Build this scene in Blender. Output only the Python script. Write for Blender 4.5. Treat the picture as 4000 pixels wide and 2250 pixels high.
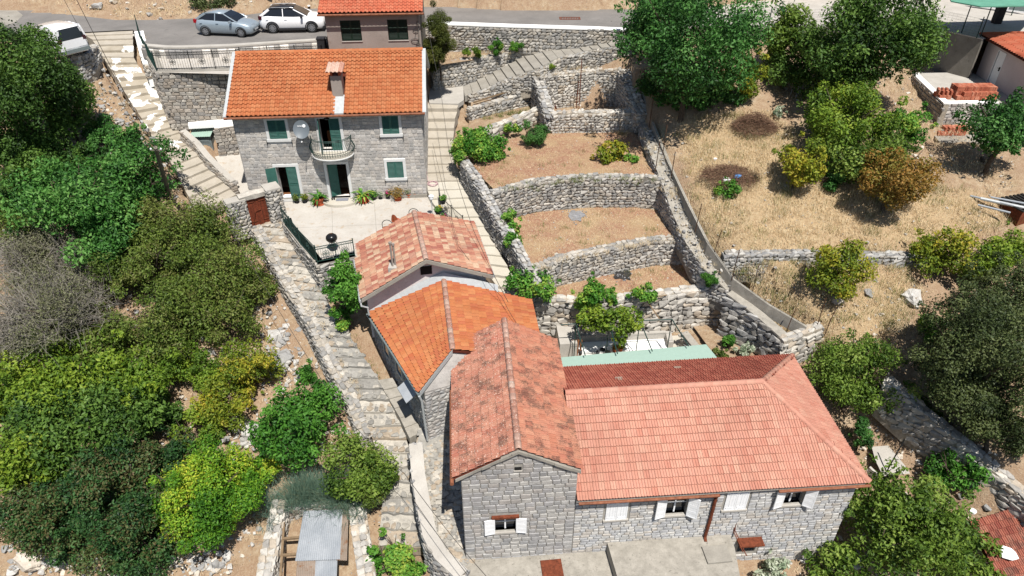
import bpy, bmesh, math, random
import numpy as np
from mathutils import Vector, Matrix
R = math.radians
rnd = random.Random(7)
for o in list(bpy.data.objects): bpy.data.objects.remove(o)
SC = bpy.context.scene
COL = SC.collection

# ------------------------------------------------------------------ camera, world, sun, exposure
CAMZ, PITCH, FPX = 29.0, R(35.0), 2750.0
cam = bpy.data.cameras.new('camera'); camo = bpy.data.objects.new('camera', cam); COL.objects.link(camo)
camo.location = (0, 0, CAMZ); camo.rotation_euler = (R(90) - PITCH, 0, 0)
cam.sensor_width = 36; cam.lens = FPX / 4000 * 36; cam.clip_start = 0.5; cam.clip_end = 900
SC.camera = camo
SHADOW = Vector((-0.17, 0.47, -1.0))              # way the sunlight travels
wd = bpy.data.worlds.new('World'); SC.world = wd; wd.use_nodes = True
nt = wd.node_tree; sky = nt.nodes.new('ShaderNodeTexSky'); sky.sky_type = 'NISHITA'; sky.sun_disc = False
sky.sun_elevation = R(63.4); sky.sun_rotation = R(159.5); sky.altitude = 200; sky.air_density = 1.0; sky.dust_density = 0.6
nt.links.new(sky.outputs[0], nt.nodes['Background'].inputs[0]); nt.nodes['Background'].inputs[1].default_value = 0.062
sl = bpy.data.lights.new('sun', 'SUN'); so = bpy.data.objects.new('sun', sl); COL.objects.link(so)
sl.energy = 4.6; sl.angle = R(0.53); sl.color = (1.0, 0.955, 0.89)
so.rotation_euler = SHADOW.to_track_quat('-Z', 'Y').to_euler(); so.location = (10, -30, 80)
vs = SC.view_settings; vs.view_transform = 'Standard'; vs.look = 'None'; vs.gamma = 1; vs.exposure = 0.62; vs.use_curve_mapping = False
SC.cycles.max_bounces = 5; SC.cycles.diffuse_bounces = 3; SC.cycles.glossy_bounces = 2; SC.cycles.transmission_bounces = 3; SC.cycles.transparent_max_bounces = 4

# ------------------------------------------------------------------ geometry helpers
cP, sP = math.cos(PITCH), math.sin(PITCH)
def W(x, y, z):
    """World point at height z seen at photo position (x, y) of the 4000 x 2250 picture."""
    u = (x - 2000) / FPX; v = -(y - 1125) / FPX
    d = Vector((u, cP + v * sP, -sP + v * cP)); t = (z - CAMZ) / d.z
    return Vector((d.x * t, d.y * t, z))
def depth(p): return p[1] * cP - (p[2] - CAMZ) * sP
def ppm(p): return FPX / depth(p)

class MB:
    def __init__(s): s.v = []; s.f = []; s.r = []; s.m = []
    def add(s, vs, fs, M=None, r=None, mi=0):
        b = len(s.v)
        s.v.extend([tuple(M @ Vector(p)) for p in vs] if M is not None else [tuple(p) for p in vs])
        s.f.extend([tuple(i + b for i in f) for f in fs]); s.m.extend([mi] * len(fs))
        q = rnd.random() if r is None else r
        s.r.extend([q] * len(vs)); return s
    def box(s, c, d, M=None, r=None, mi=0):
        x, y, z = c; a, b, h = d[0] / 2, d[1] / 2, d[2] / 2
        return s.add([(x-a,y-b,z-h),(x+a,y-b,z-h),(x+a,y+b,z-h),(x-a,y+b,z-h),(x-a,y-b,z+h),(x+a,y-b,z+h),(x+a,y+b,z+h),(x-a,y+b,z+h)],
            [(0,3,2,1),(4,5,6,7),(0,1,5,4),(1,2,6,5),(2,3,7,6),(3,0,4,7)], M, r, mi)
    def b2(s, lo, hi, M=None, r=None, mi=0):
        return s.box([(lo[i] + hi[i]) / 2 for i in range(3)], [hi[i] - lo[i] for i in range(3)], M, r, mi)
    def tube(s, pts, rad, n=6, M=None, cap=True, r=None, mi=0):
        pts = [Vector(p) for p in pts]; rad = rad if isinstance(rad, (list, tuple)) else [rad] * len(pts)
        vs = []; fs = []
        for i, p in enumerate(pts):
            t = (pts[min(i+1, len(pts)-1)] - pts[max(i-1, 0)]).normalized()
            a = t.cross(Vector((0,0,1)) if abs(t.z) < .9 else Vector((1,0,0))).normalized(); b = t.cross(a)
            for k in range(n):
                g = 2 * math.pi * (k + .5) / n; vs.append(p + (a * math.cos(g) + b * math.sin(g)) * rad[i])
        for i in range(len(pts) - 1):
            for k in range(n):
                k2 = (k + 1) % n; fs.append((i*n+k, i*n+k2, (i+1)*n+k2, (i+1)*n+k))
        if cap: fs.append(tuple(range(n-1, -1, -1))); fs.append(tuple((len(pts)-1)*n + k for k in range(n)))
        return s.add(vs, fs, M, r, mi)
    def lathe(s, prof, n=12, c=(0,0,0), M=None, r=None, mi=0):
        vs = []; fs = []
        for (q, z) in prof:
            for k in range(n):
                g = 2*math.pi*k/n; vs.append((c[0] + q*math.cos(g), c[1] + q*math.sin(g), c[2] + z))
        for i in range(len(prof)-1):
            for k in range(n):
                k2 = (k+1) % n; fs.append((i*n+k, i*n+k2, (i+1)*n+k2, (i+1)*n+k))
        fs.append(tuple(range(n-1, -1, -1))); fs.append(tuple((len(prof)-1)*n + k for k in range(n)))
        return s.add(vs, fs, M, r, mi)
    def prism(s, poly, z0, z1, M=None, r=None, mi=0):
        """poly: (x, y) ring; z0 / z1 numbers or lists."""
        n = len(poly); A = z0 if isinstance(z0, (list, tuple)) else [z0]*n; B = z1 if isinstance(z1, (list, tuple)) else [z1]*n
        ar = sum(poly[i][0]*poly[(i+1)%n][1] - poly[(i+1)%n][0]*poly[i][1] for i in range(n))
        if ar < 0: poly = poly[::-1]; A = A[::-1]; B = B[::-1]
        vs = [(p[0],p[1],A[i]) for i,p in enumerate(poly)] + [(p[0],p[1],B[i]) for i,p in enumerate(poly)]
        fs = [tuple(range(n-1,-1,-1)), tuple(range(n,2*n))] + [(i,(i+1)%n,n+(i+1)%n,n+i) for i in range(n)]
        return s.add(vs, fs, M, r, mi)
    def build(s, name, mat, parent=None, smooth=False, loc=None):
        me = bpy.data.meshes.new(name); me.from_pydata(s.v, [], s.f)
        for m in (mat if isinstance(mat, (list, tuple)) else [mat]): me.materials.append(m)
        if any(s.m): me.polygons.foreach_set('material_index', s.m)
        at = me.attributes.new('rnd', 'FLOAT', 'POINT'); at.data.foreach_set('value', s.r)
        if smooth: me.polygons.foreach_set('use_smooth', [True]*len(me.polygons))
        me.update(); o = bpy.data.objects.new(name, me); COL.objects.link(o)
        if parent is not None: o.parent = parent
        if loc is not None: o.location = loc
        return o

def tag(o, label=None, cat=None, group=None, kind=None):
    if label: o['label'] = label
    if cat: o['category'] = cat
    if group: o['group'] = group
    if kind: o['kind'] = kind
    return o
def thing(name, label, cat, loc=(0,0,0), rz=0.0, group=None):
    o = bpy.data.objects.new(name, None); COL.objects.link(o); o.location = loc; o.rotation_euler = (0,0,rz); o.empty_display_size = .3
    return tag(o, label, cat, group)
def wm(o):
    M = o.matrix_basis.copy() if False else Matrix.LocRotScale(o.location, o.rotation_euler, o.scale)
    return (wm(o.parent) @ M) if o.parent else M
def npmesh(name, v, f, mat, parent=None, r=None, smooth=False):
    """v (n,3), f (m,k) arrays -> one mesh object."""
    me = bpy.data.meshes.new(name); k = f.shape[1]
    me.vertices.add(len(v)); me.vertices.foreach_set('co', np.asarray(v, np.float32).ravel())
    me.loops.add(f.size); me.loops.foreach_set('vertex_index', f.astype(np.int32).ravel())
    me.polygons.add(len(f)); me.polygons.foreach_set('loop_start', np.arange(0, f.size, k, dtype=np.int32)); me.polygons.foreach_set('loop_total', np.full(len(f), k, np.int32))
    me.polygons.foreach_set('use_smooth', np.full(len(f), bool(smooth)))
    me.update(calc_edges=True)
    if r is not None:
        at = me.attributes.new('rnd', 'FLOAT', 'POINT'); at.data.foreach_set('value', np.asarray(r, np.float32))
    me.materials.append(mat); o = bpy.data.objects.new(name, me); COL.objects.link(o)
    if parent is not None: o.parent = parent
    return o

# shared little meshes for stones, tiles, bricks (each about 12-50 triangles)
_shapes = {}
def shape_stone(k):
    q = random.Random(100 + k); bm = bmesh.new()
    for i in range(18):
        p = Vector((q.gauss(0,1), q.gauss(0,1), q.gauss(0,1)))
        m = max(abs(p.x), abs(p.y), abs(p.z)); p = p / m * .52 if i < 13 else p.normalized() * .6
        p.x = max(-.5, min(.5, p.x)); p.y = max(-.5, min(.5, p.y)); p.z = max(-.5, min(.5, p.z))
        bm.verts.new(p * q.uniform(.9, 1.0))
    r_ = bmesh.ops.convex_hull(bm, input=bm.verts)
    bmesh.ops.delete(bm, geom=[e for e in r_['geom_interior'] if isinstance(e, bmesh.types.BMVert)], context='VERTS')
    bmesh.ops.triangulate(bm, faces=bm.faces); bmesh.ops.recalc_face_normals(bm, faces=bm.faces)
    bm.verts.index_update(); v = [tuple(x.co) for x in bm.verts]; f = [tuple(x.index for x in fc.verts) for fc in bm.faces]; bm.free(); return v, f
def shape_block(k):
    q = random.Random(300 + k); j = lambda a: q.uniform(-a, a)
    v = []
    for y, s, a in ((.5, .5, 0), (-.22, .49, .022), (-.5, .40, .04)):
        for sx, sz in ((-1,-1),(1,-1),(1,1),(-1,1)): v.append((sx*s + j(a), y + j(.12 if y < 0 else 0), sz*s + j(a)))
    f = [(8,9,10,11)]
    for b in (0, 4):
        for i in range(4): f.append((b+i, b+(i+1)%4, b+4+(i+1)%4, b+4+i))
    f = [tuple(t) for q4 in f for t in ((q4[0],q4[1],q4[2]),(q4[0],q4[2],q4[3]))]; return v, f
def shape_tile(kind):
    if kind == 'roman': pr = [(0,.02),(.30,.0),(.40,.09),(.52,.22),(.68,.28),(.84,.22),(.96,.09),(1.04,.03)]
    else: pr = [(0,.19),(.08,.19),(.13,.02),(.40,.02),(.45,.15),(.55,.15),(.60,.02),(.86,.02),(.91,.21),(1.02,.21)]
    v = []; n = len(pr)
    for y, dz in ((0, 0), (1.08, 0), (1.08, -.16)):
        for x, z in pr: v.append((x, y, z + dz))
    f = []
    for b in (0, n):
        for i in range(n-1):
            a, c, d, e = b+i, b+i+1, b+n+i+1, b+n+i; f += [(a,e,d),(a,d,c)]
    return v, f
def shape_ridge():
    v = []; n = 7
    for y, s in ((0, .92), (1.0, 1.05), (1.0, .86)):
        for k in range(n):
            g = math.pi * k / (n-1); v.append((-math.cos(g)*.5*s, y, math.sin(g)*.42*s))
    f = []
    for b in (0, n):
        for i in range(n-1):
            a, c, d, e = b+i, b+i+1, b+n+i+1, b+n+i; f += [(a,e,d),(a,d,c)]
    return v, f
def shape_box():
    m = MB().box((0,0,0),(1,1,1)); return m.v, [t for q in m.f for t in ((q[0],q[1],q[2]),(q[0],q[2],q[3]))]
SHAPES = {'stone': [shape_stone(k) for k in range(8)], 'block': [shape_block(k) for k in range(6)], 'roman': [shape_tile('roman')],
          'flat': [shape_tile('flat')], 'ridge': [shape_ridge()], 'box': [shape_box()]}
def shape_mesh(kind, i, mat):
    key = (kind, i, mat.name)
    if key not in _shapes:
        v, f = SHAPES[kind][i]; me = bpy.data.meshes.new(kind); me.from_pydata(v, [], f); me.materials.append(mat)
        if kind in ('roman', 'ridge'): me.polygons.foreach_set('use_smooth', [True]*len(f))
        me.update(); _shapes[key] = me
    return _shapes[key]
CAMV = Vector((0, 0, CAMZ))
def pieces(name, kind, mats, mat, parent, limit=300, mass='stuff'):
    """mats: matrices in parent space without shear. The ones showing largest become objects, the rest one joined mesh."""
    nv = len(SHAPES[kind]); P = wm(parent) if parent else Matrix.Identity(4)
    order = sorted(mats, key=lambda M: (P @ M.translation - CAMV).length) if len(mats) > limit else list(mats)
    for M in order[:limit]:
        o = bpy.data.objects.new(name, shape_mesh(kind, rnd.randrange(nv), mat)); COL.objects.link(o)
        o.parent = parent; o.matrix_basis = M
    rest = order[limit:]
    if rest:
        V = []; Fa = []; Rr = []; b = 0
        for M in rest:
            v, f = SHAPES[kind][rnd.randrange(nv)]; A = np.array(M); va = np.array(v)
            V.append(va @ A[:3,:3].T + A[:3,3]); Fa.append(np.array(f) + b); Rr.append(np.full(len(v), rnd.random())); b += len(v)
        o = npmesh(name if limit == 0 else name + '_field', np.concatenate(V), np.concatenate(Fa), mat, parent, np.concatenate(Rr)); o['kind'] = 'stuff'
def frame(loc, ex, ey, ez, sc):
    M = Matrix.Identity(4)
    for i, (a, s_) in enumerate(((ex, sc[0]), (ey, sc[1]), (ez, sc[2]))):
        for k in range(3): M[k][i] = a[k] * s_
    for k in range(3): M[k][3] = loc[k]
    return M
def ortho(ex, nz):
    ex = Vector(ex).normalized(); ez = (Vector(nz) - ex * ex.dot(Vector(nz))).normalized(); return ex, ez.cross(ex), ez
# ------------------------------------------------------------------ materials
ALB = [0.55]                                 # how much of a sunlit picture tone is the surface's own reflectance
def L(c):  # sRGB 0-255 -> linear
    return tuple(ALB[0]*((x/255)/12.92 if x/255 <= .04045 else ((x/255+.055)/1.055)**2.4) for x in c) + (1,)
class NB:
    def __init__(s, name):
        s.m = bpy.data.materials.new(name); s.m.use_nodes = True; s.t = s.m.node_tree; s.b = s.t.nodes['Principled BSDF']
        s.b.inputs['Specular IOR Level'].default_value = .25
    def n(s, ty, **k):
        q = s.t.nodes.new(ty)
        for a, v in k.items(): setattr(q, a, v)
        return q
    def link(s, a, b): s.t.links.new(a, b)
    def pos(s):
        g = s.n('ShaderNodeNewGeometry'); return g.outputs['Position']
    def noise(s, scale, detail=4, rough=.6, vec=None, dist=0):
        q = s.n('ShaderNodeTexNoise'); q.inputs['Scale'].default_value = scale; q.inputs['Detail'].default_value = detail
        q.inputs['Roughness'].default_value = rough; q.inputs['Distortion'].default_value = dist
        s.link(vec or s.pos(), q.inputs['Vector']); return q.outputs['Fac']
    def ramp(s, fac, stops, interp='LINEAR'):
        q = s.n('ShaderNodeValToRGB'); e = q.color_ramp; e.interpolation = interp
        while len(e.elements) < len(stops): e.elements.new(.5)
        for i, (p, c) in enumerate(stops): e.elements[i].position = p; e.elements[i].color = c if len(c) == 4 else tuple(c) + (1,)
        s.link(fac, q.inputs[0]); return q.outputs['Color']
    def mix(s, fac, a, b, mode='MIX'):
        q = s.n('ShaderNodeMix', data_type='RGBA', blend_type=mode)
        if isinstance(fac, (int, float)): q.inputs[0].default_value = fac
        else: s.link(fac, q.inputs[0])
        for i, x in ((6, a), (7, b)):
            if isinstance(x, tuple): q.inputs[i].default_value = x
            else: s.link(x, q.inputs[i])
        return q.outputs[2]
    def math(s, op, a, b=None):
        q = s.n('ShaderNodeMath', operation=op)
        for i, x in ((0, a), (1, b)):
            if x is None: continue
            if isinstance(x, (int, float)): q.inputs[i].default_value = x
            else: s.link(x, q.inputs[i])
        return q.outputs[0]
    def rand(s):
        a = s.n('ShaderNodeAttribute', attribute_name='rnd'); o = s.n('ShaderNodeObjectInfo')
        return s.math('FRACT', s.math('ADD', a.outputs['Fac'], o.outputs['Random']))
    def bump(s, h, strength=.4, dist=.03):
        q = s.n('ShaderNodeBump'); q.inputs['Strength'].default_value = strength; q.inputs['Distance'].default_value = dist
        s.link(h, q.inputs['Height']); s.link(q.outputs[0], s.b.inputs['Normal'])
    def out(s, col, rough=.9, metal=0):
        if isinstance(col, tuple): s.b.inputs['Base Color'].default_value = col
        else: s.link(col, s.b.inputs['Base Color'])
        s.b.inputs['Roughness'].default_value = rough; s.b.inputs['Metallic'].default_value = metal; return s.m
G = lambda v, t=(1,1,1): (v*t[0], v*t[1], v*t[2], 1)
def plain(name, col, rough=.7, metal=0, var=.12, scale=6):
    q = NB(name); n = q.noise(scale, 5, .65); lo = tuple(x*(1-var*1.6) for x in col[:3]) + (1,); hi = tuple(min(1, x*(1+var)) for x in col[:3]) + (1,)
    q.bump(n, .15, .01); return q.out(q.ramp(n, [(.3, lo), (.7, hi)]), rough, metal)
def stone(name, cols, spot=None, spotamt=.5, rough=.95):
    q = NB(name); r = q.rand(); k = len(cols)
    c = q.ramp(r, [((i+.0)/k, cols[i]) for i in range(k)], 'CONSTANT' if k > 3 else 'LINEAR')
    n = q.noise(9, 6, .7); n2 = q.noise(2.2, 4, .6)
    c = q.mix(1.0, c, q.ramp(n, [(.25, G(.72)), (.5, G(.97)), (.8, G(1.18))]), 'MULTIPLY')
    c = q.mix(1.0, c, q.ramp(n2, [(.3, G(.8)), (.7, G(1.12))]), 'MULTIPLY')
    if spot: c = q.mix(q.ramp(q.noise(3.3, 6, .75), [(spotamt, G(0)), (spotamt+.06, G(1))]), c, spot)
    q.bump(n, .5, .03); return q.out(c, rough)
def tiles(name, cols, lichen=0.0, pale=0.0, streak=.1, dark=(.03,.027,.024,1)):
    q = NB(name); r = q.rand(); k = len(cols)
    c = q.ramp(r, [(i/k, cols[i]) for i in range(k)], 'LINEAR')
    n = q.noise(7, 6, .7); c = q.mix(1.0, c, q.ramp(n, [(.25, G(1-streak*2.4)), (.75, G(1+streak))]), 'MULTIPLY')
    c = q.mix(1.0, c, q.ramp(q.noise(.55, 3, .6), [(.3, G(.9)), (.7, G(1.08))]), 'MULTIPLY')
    if lichen:
        mp = q.n('ShaderNodeMapping'); mp.inputs['Scale'].default_value = (1,2.6,1); q.link(q.pos(), mp.inputs[0])
        w = q.math('ADD', q.noise(17, 7, .82, mp.outputs[0]), q.math('MULTIPLY', q.noise(2.0, 3, .6), .75)); w = q.math('ADD', w, q.math('MULTIPLY', r, .12))
        c = q.mix(q.ramp(w, [(1.02-lichen, G(0)), (1.10-lichen, G(.6))]), c, dark)
    if pale: c = q.mix(q.ramp(q.noise(17, 4, .6), [(.74-pale, G(0)), (.79-pale, G(.8))]), c, (.62,.5,.42,1))
    q.bump(n, .25, .01); return q.out(c, .85)
def leaf(name, cols, trans=.35, rough=.55):
    q = NB(name); a = q.n('ShaderNodeAttribute', attribute_name='rnd'); c = q.ramp(a.outputs['Fac'], [(i/max(1,len(cols)-1), cols[i]) for i in range(len(cols))])
    q.out(c, rough); q.b.inputs['Specular IOR Level'].default_value = .3
    t = q.n('ShaderNodeBsdfTranslucent'); q.link(c, t.inputs[0]); mx = q.n('ShaderNodeMixShader'); mx.inputs[0].default_value = trans
    q.link(q.b.outputs[0], mx.inputs[1]); q.link(t.outputs[0], mx.inputs[2]); q.link(mx.outputs[0], q.t.nodes['Material Output'].inputs[0]); return q.m
M = {}
# ground
q = NB('dry_slope_ground'); n1 = q.noise(.45, 5, .6); n2 = q.noise(3.2, 7, .75); n3 = q.noise(14, 5, .7)
GROUNDNODE = q
c = q.ramp(n2, [(.25, L((150,122,98))), (.42, L((190,160,128))), (.58, L((214,190,158))), (.75, L((226,212,190)))])
c = q.mix(q.ramp(n1, [(.42, G(0)), (.6, G(.75))]), c, q.ramp(n3, [(.3, L((166,128,102))), (.55, L((196,166,136))), (.75, L((224,208,190)))]))
vo = q.n('ShaderNodeTexVoronoi'); vo.inputs['Scale'].default_value = 4.2; q.link(q.pos(), vo.inputs['Vector'])
a_ = q.n('ShaderNodeAttribute', attribute_name='meadow')
nm = q.ramp(q.noise(5, 7, .8), [(.28, L((176,138,102))), (.45, L((214,184,142))), (.7, L((236,214,174)))])
c = q.mix(q.ramp(q.math('ADD', a_.outputs['Fac'], q.math('MULTIPLY', n2, .5)), [(.6, G(0)), (.9, G(1))]), c, nm)
c = q.mix(q.ramp(q.math('ADD', vo.outputs['Distance'], q.math('MULTIPLY', n1, .55)), [(.34, G(.85)), (.42, G(0))]), c, q.ramp(n3, [(.3, L((130,128,124))), (.7, L((196,192,186)))]))
q.bump(q.math('ADD', n2, n3), .8, .08); M['ground'] = q.out(c, .95)
q = NB('red_garden_soil'); n1 = q.noise(.6, 4, .6); n2 = q.noise(6, 7, .75); n3 = q.noise(22, 4, .7)
c = q.ramp(n2, [(.3, L((154,114,92))), (.5, L((192,146,118))), (.68, L((216,182,150)))])
c = q.mix(q.ramp(n1, [(.42, G(0)), (.62, G(.85))]), c, q.ramp(n3, [(.3, L((186,150,112))), (.7, L((226,198,158)))]))
q.bump(q.math('ADD', n2, n3), .7, .05); M['soil'] = q.out(c, .97)
q = NB('dry_meadow'); n1 = q.noise(.5, 4, .6); n2 = q.noise(5, 7, .8); n3 = q.noise(20, 4, .7)
c = q.ramp(n2, [(.28, L((150,112,74))), (.45, L((200,166,118))), (.7, L((230,204,156)))])
c = q.mix(q.ramp(n1, [(.5, G(0)), (.68, G(.55))]), c, q.ramp(n3, [(.3, L((150,116,84))), (.7, L((206,180,140)))]))
q.bump(q.math('ADD', n2, n3), .8, .06); M['meadow'] = q.out(c, .97)
def concrete(name, lo, hi, stain=None, amt=.5, sc=1.2):
    q = NB(name); n = q.noise(sc, 6, .65); n2 = q.noise(18, 4, .7); c = q.ramp(n, [(.3, lo), (.7, hi)])
    c = q.mix(1.0, c, q.ramp(n2, [(.3, G(.88)), (.7, G(1.06))]), 'MULTIPLY')
    if stain: c = q.mix(q.ramp(q.noise(sc*3.1, 7, .75), [(amt, G(0)), (amt+.12, G(.85))]), c, stain)
    q.bump(n2, .25, .01); return q.out(c, .92)
M['asphalt'] = concrete('asphalt', L((140,136,132)), L((164,159,154)), L((126,122,119)), .58, .5)
M['terrace'] = concrete('terrace_concrete', L((216,208,196)), L((236,230,220)), L((206,184,156)), .55, .8)
M['stepc'] = concrete('step_concrete', L((200,190,172)), L((224,214,198)), L((166,148,122)), .6, 1.2)
M['cream'] = concrete('cream_step', L((224,216,198)), L((238,231,216)), L((206,192,166)), .64, 1.0)
q = NB('limewashed_step'); n = q.noise(1.3, 6, .6); c = q.ramp(n, [(.3, L((190,178,158))), (.7, L((214,204,186)))])
c = q.mix(q.ramp(q.noise(.95, 4, .55, dist=.6), [(.55, G(0)), (.57, G(1))]), c, (.86,.86,.84,1)); q.bump(q.noise(15), .3, .01); M['lime'] = q.out(c, .9)
M['grey_conc'] = concrete('grey_concrete', L((172,166,155)), L((200,194,182)), L((104,98,90)), .6, 1.0)
M['slab'] = concrete('stained_slab', L((172,166,154)), L((210,203,190)), L((98,93,86)), .58, 2.6)
M['white_conc'] = concrete('pale_render', L((206,200,190)), L((230,224,214)), L((190,180,164)), .66, 1.0)
M['whitewash'] = plain('whitewash', (.83,.83,.81,1), .85, 0, .04)
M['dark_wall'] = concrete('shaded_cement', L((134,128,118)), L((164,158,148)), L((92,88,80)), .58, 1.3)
ALB[0] = .9
M['plaster'] = concrete('grey_plaster', L((138,128,120)), L((156,146,138)), L((128,116,106)), .6, .6)
M['pink'] = concrete('pink_render', L((196,182,180)), L((210,198,196)), None, .5, .5)
M['white_render'] = concrete('white_render', L((204,200,198)), L((226,222,220)), L((178,160,146)), .6, 1.5)
# stone
ALB[0] = .92
M['ashlar'] = stone('grey_ashlar', [L((172,168,163)), L((184,180,175)), L((162,159,155)), L((190,184,176)), L((177,171,164))])
M['ashlar_core'] = plain('pale_mortar', L((214,210,204)), .95, 0, .1)
M['retain'] = stone('brown_grey_ashlar', [L((158,152,144)), L((172,163,152)), L((146,142,137)), L((178,172,162)), L((160,150,138))])
M['mortar'] = plain('grey_mortar', L((158,154,146)), .95, 0, .15)
M['lime_stone'] = stone('limestone_rubble', [L((152,149,144)), L((172,168,161)), L((142,140,136)), L((182,176,166)), L((162,155,144))], (.16,.15,.13,1), .70)
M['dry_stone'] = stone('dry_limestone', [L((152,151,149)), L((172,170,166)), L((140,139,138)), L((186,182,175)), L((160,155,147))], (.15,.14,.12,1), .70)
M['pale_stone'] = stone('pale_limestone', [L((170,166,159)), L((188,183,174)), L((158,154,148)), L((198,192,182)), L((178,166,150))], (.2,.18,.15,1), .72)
M['gap'] = plain('dark_joint', L((132,127,119)), 1, 0, .3)
M['gap2'] = plain('earthy_joint', L((166,157,143)), 1, 0, .25)
M['oldwall'] = stone('old_house_stone', [L((160,158,157)), L((168,166,163)), L((153,152,151)), L((175,172,167)), L((163,158,153))])
M['paleold'] = stone('washed_house_stone', [L((176,176,176)), L((184,183,180)), L((169,169,170)), L((192,189,184)), L((180,174,166))])
M['rock'] = stone('limestone_rock', [L((168,166,162)), L((190,187,182)), L((150,149,147)), L((200,190,176))], (.2,.15,.1,1), .6)
M['paving'] = stone('worn_paving', [L((150,147,140)), L((168,163,153)), L((138,135,129)), L((180,174,163)), L((160,147,130))], (.16,.13,.1,1), .62)
M['parapet'] = stone('banded_parapet_stone', [L((150,146,142)), L((222,216,206)), L((140,138,136)), L((210,204,196)), L((160,156,150))])
M['marble'] = plain('white_window_stone', L((206,206,204)), .8, 0, .05)
# roofs
ALB[0] = .58
M['t_new'] = tiles('new_orange_tile', [L((206,124,78)), L((212,132,86)), L((200,117,74)), L((214,138,92))], 0, 0, .05)
M['t_new2'] = tiles('orange_red_tile', [L((218,118,86)), L((224,126,94)), L((212,110,80)), L((222,132,100))], 0, 0, .06)
M['t_mott'] = tiles('mottled_tile', [L((214,146,122)), L((232,180,150)), L((200,124,106)), L((236,196,164)), L((222,158,132)), L((190,116,102)), L((238,204,174))], 0, .06, .12)
M['t_orange'] = tiles('orange_pan_tile', [L((218,134,86)), L((224,145,94)), L((210,120,80)), L((228,156,104)), L((214,127,88))], 0, .02, .08)
M['t_old'] = tiles('weathered_tile', [L((222,154,126)), L((216,144,116)), L((228,166,136)), L((210,136,112)), L((226,160,132))], .03, .06, .10)
M['t_old2'] = tiles('blackened_tile', [L((220,154,130)), L((214,144,120)), L((226,166,140)), L((210,136,114)), L((222,160,134))], .026, .14, .10)
M['t_long'] = tiles('salmon_tile', [L((224,160,138)), L((229,168,146)), L((218,150,128)), L((233,178,154)), L((226,163,140))], 0, .03, .07)
M['t_back'] = tiles('dark_weathered_tile', [L((190,104,86)), L((200,114,94)), L((178,96,80)), L((206,124,102))], .02, .06, .12)
M['t_low'] = tiles('dusty_red_tile', [L((178,102,84)), L((196,122,100)), L((166,90,76)), L((202,134,112))], .03, .06, .12)
M['t_deck'] = plain('tile_underlay', L((110,52,36)), .95, 0, .2)
M['cap'] = tiles('mortared_ridge_tile', [L((222,176,156)), L((230,196,176)), L((210,154,132))], 0, .16, .1)
# metal, wood, misc
ALB[0] = .75
M['green'] = plain('green_shutter_paint', L((62,108,98)), .55, 0, .12)
M['dkgreen'] = plain('dark_green_shutter', L((26,46,36)), .5, 0, .1)
M['rail'] = plain('green_iron', L((44,72,66)), .5, 0, .15)
M['iron'] = plain('dark_iron', L((48,50,50)), .55, .3, .2)
M['rust'] = plain('rusty_iron', L((124,66,44)), .9, 0, .35, 9)
M['rustp'] = plain('rusty_post', L((92,66,48)), .9, 0, .3, 9)
M['pipe'] = plain('zinc_gutter', L((196,200,200)), .5, .2, .08)
M['brownpipe'] = plain('brown_gutter', L((150,96,70)), .7, 0, .25)
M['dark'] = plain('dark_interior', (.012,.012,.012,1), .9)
M['wood_dark'] = plain('rust_red_board', L((124,60,38)), .8, 0, .3, 5)
M['wood'] = plain('weathered_wood', L((140,118,92)), .9, 0, .2)
M['pole'] = plain('utility_pole_wood', L((124,116,104)), .9, 0, .2)
M['firewood'] = plain('split_firewood', L((204,168,128)), .9, 0, .2)
M['brown_wood'] = plain('brown_board', L((128,84,52)), .85, 0, .2)
M['terracotta'] = plain('terracotta', L((184,96,62)), .8, 0, .12)
M['black'] = plain('black_enamel', (.012,.012,.013,1), .25)
M['blackp'] = plain('black_plastic', (.02,.02,.022,1), .5)
M['white_wood'] = plain('white_shutter_paint', (.74,.75,.76,1), .6, 0, .04)
M['white'] = plain('white_paint', (.8,.8,.8,1), .5, 0, .03)
M['dish'] = plain('dish_grey', L((112,120,126)), .45, 0, .04)
M['logo'] = plain('white_print', (.8,.8,.8,1), .6)
M['mat_grey'] = plain('grey_doormat', L((140,142,150)), .95)
M['corr'] = concrete('corrugated_sheet', L((158,164,170)), L((186,190,194)), L((150,120,92)), .64, 1.2)
M['corr_rust'] = concrete('rusty_sheet', L((150,134,118)), L((176,160,146)), L((140,98,66)), .52, 1.6)
M['door_grey'] = plain('grey_metal_door', L((136,146,146)), .5, .1)
M['awning'] = plain('mint_sheet', L((166,192,178)), .6, 0, .03)
M['canopy'] = plain('green_carport_sheet', L((104,164,140)), .6, 0, .1, 1.5)
M['brick'] = stone('clay_brick', [L((186,110,84)), L((196,122,94)), L((174,98,74)), L((202,134,108))])
M['cable'] = plain('cable', L((60,58,56)), .7)
M['hose'] = plain('pink_hose', L((222,186,190)), .6)
M['yellow'] = plain('yellow_planter', L((226,176,70)), .7)
M['pinkf'] = plain('pink_flower', L((214,60,130)), .7)
M['yelf'] = plain('yellow_flower', L((236,200,50)), .7)
M['blue'] = plain('blue_bag', L((96,150,210)), .5); M['bag'] = plain('white_bag', (.8,.8,.8,1), .5)
M['ash'] = plain('ash_grey', L((150,150,152)), 1, 0, .25, 5)
M['char'] = plain('charcoal', L((60,58,58)), 1, 0, .3, 5)
M['twig'] = plain('dead_twig', L((124,96,78)), 1, 0, .3, 8)
M['twigs_m'] = plain('grey_twig', L((148,142,132)), 1, 0, .3, 8)
M['bark'] = plain('bark', L((96,84,72)), 1, 0, .3, 8)
M['straw'] = leaf('dry_straw', [L((206,176,132)), L((236,212,170)), L((246,230,194)), L((222,190,148))], .25, .9)
M['weed'] = leaf('green_weed', [L((92,110,52)), L((126,140,70)), L((160,164,96))], .35)
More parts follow.
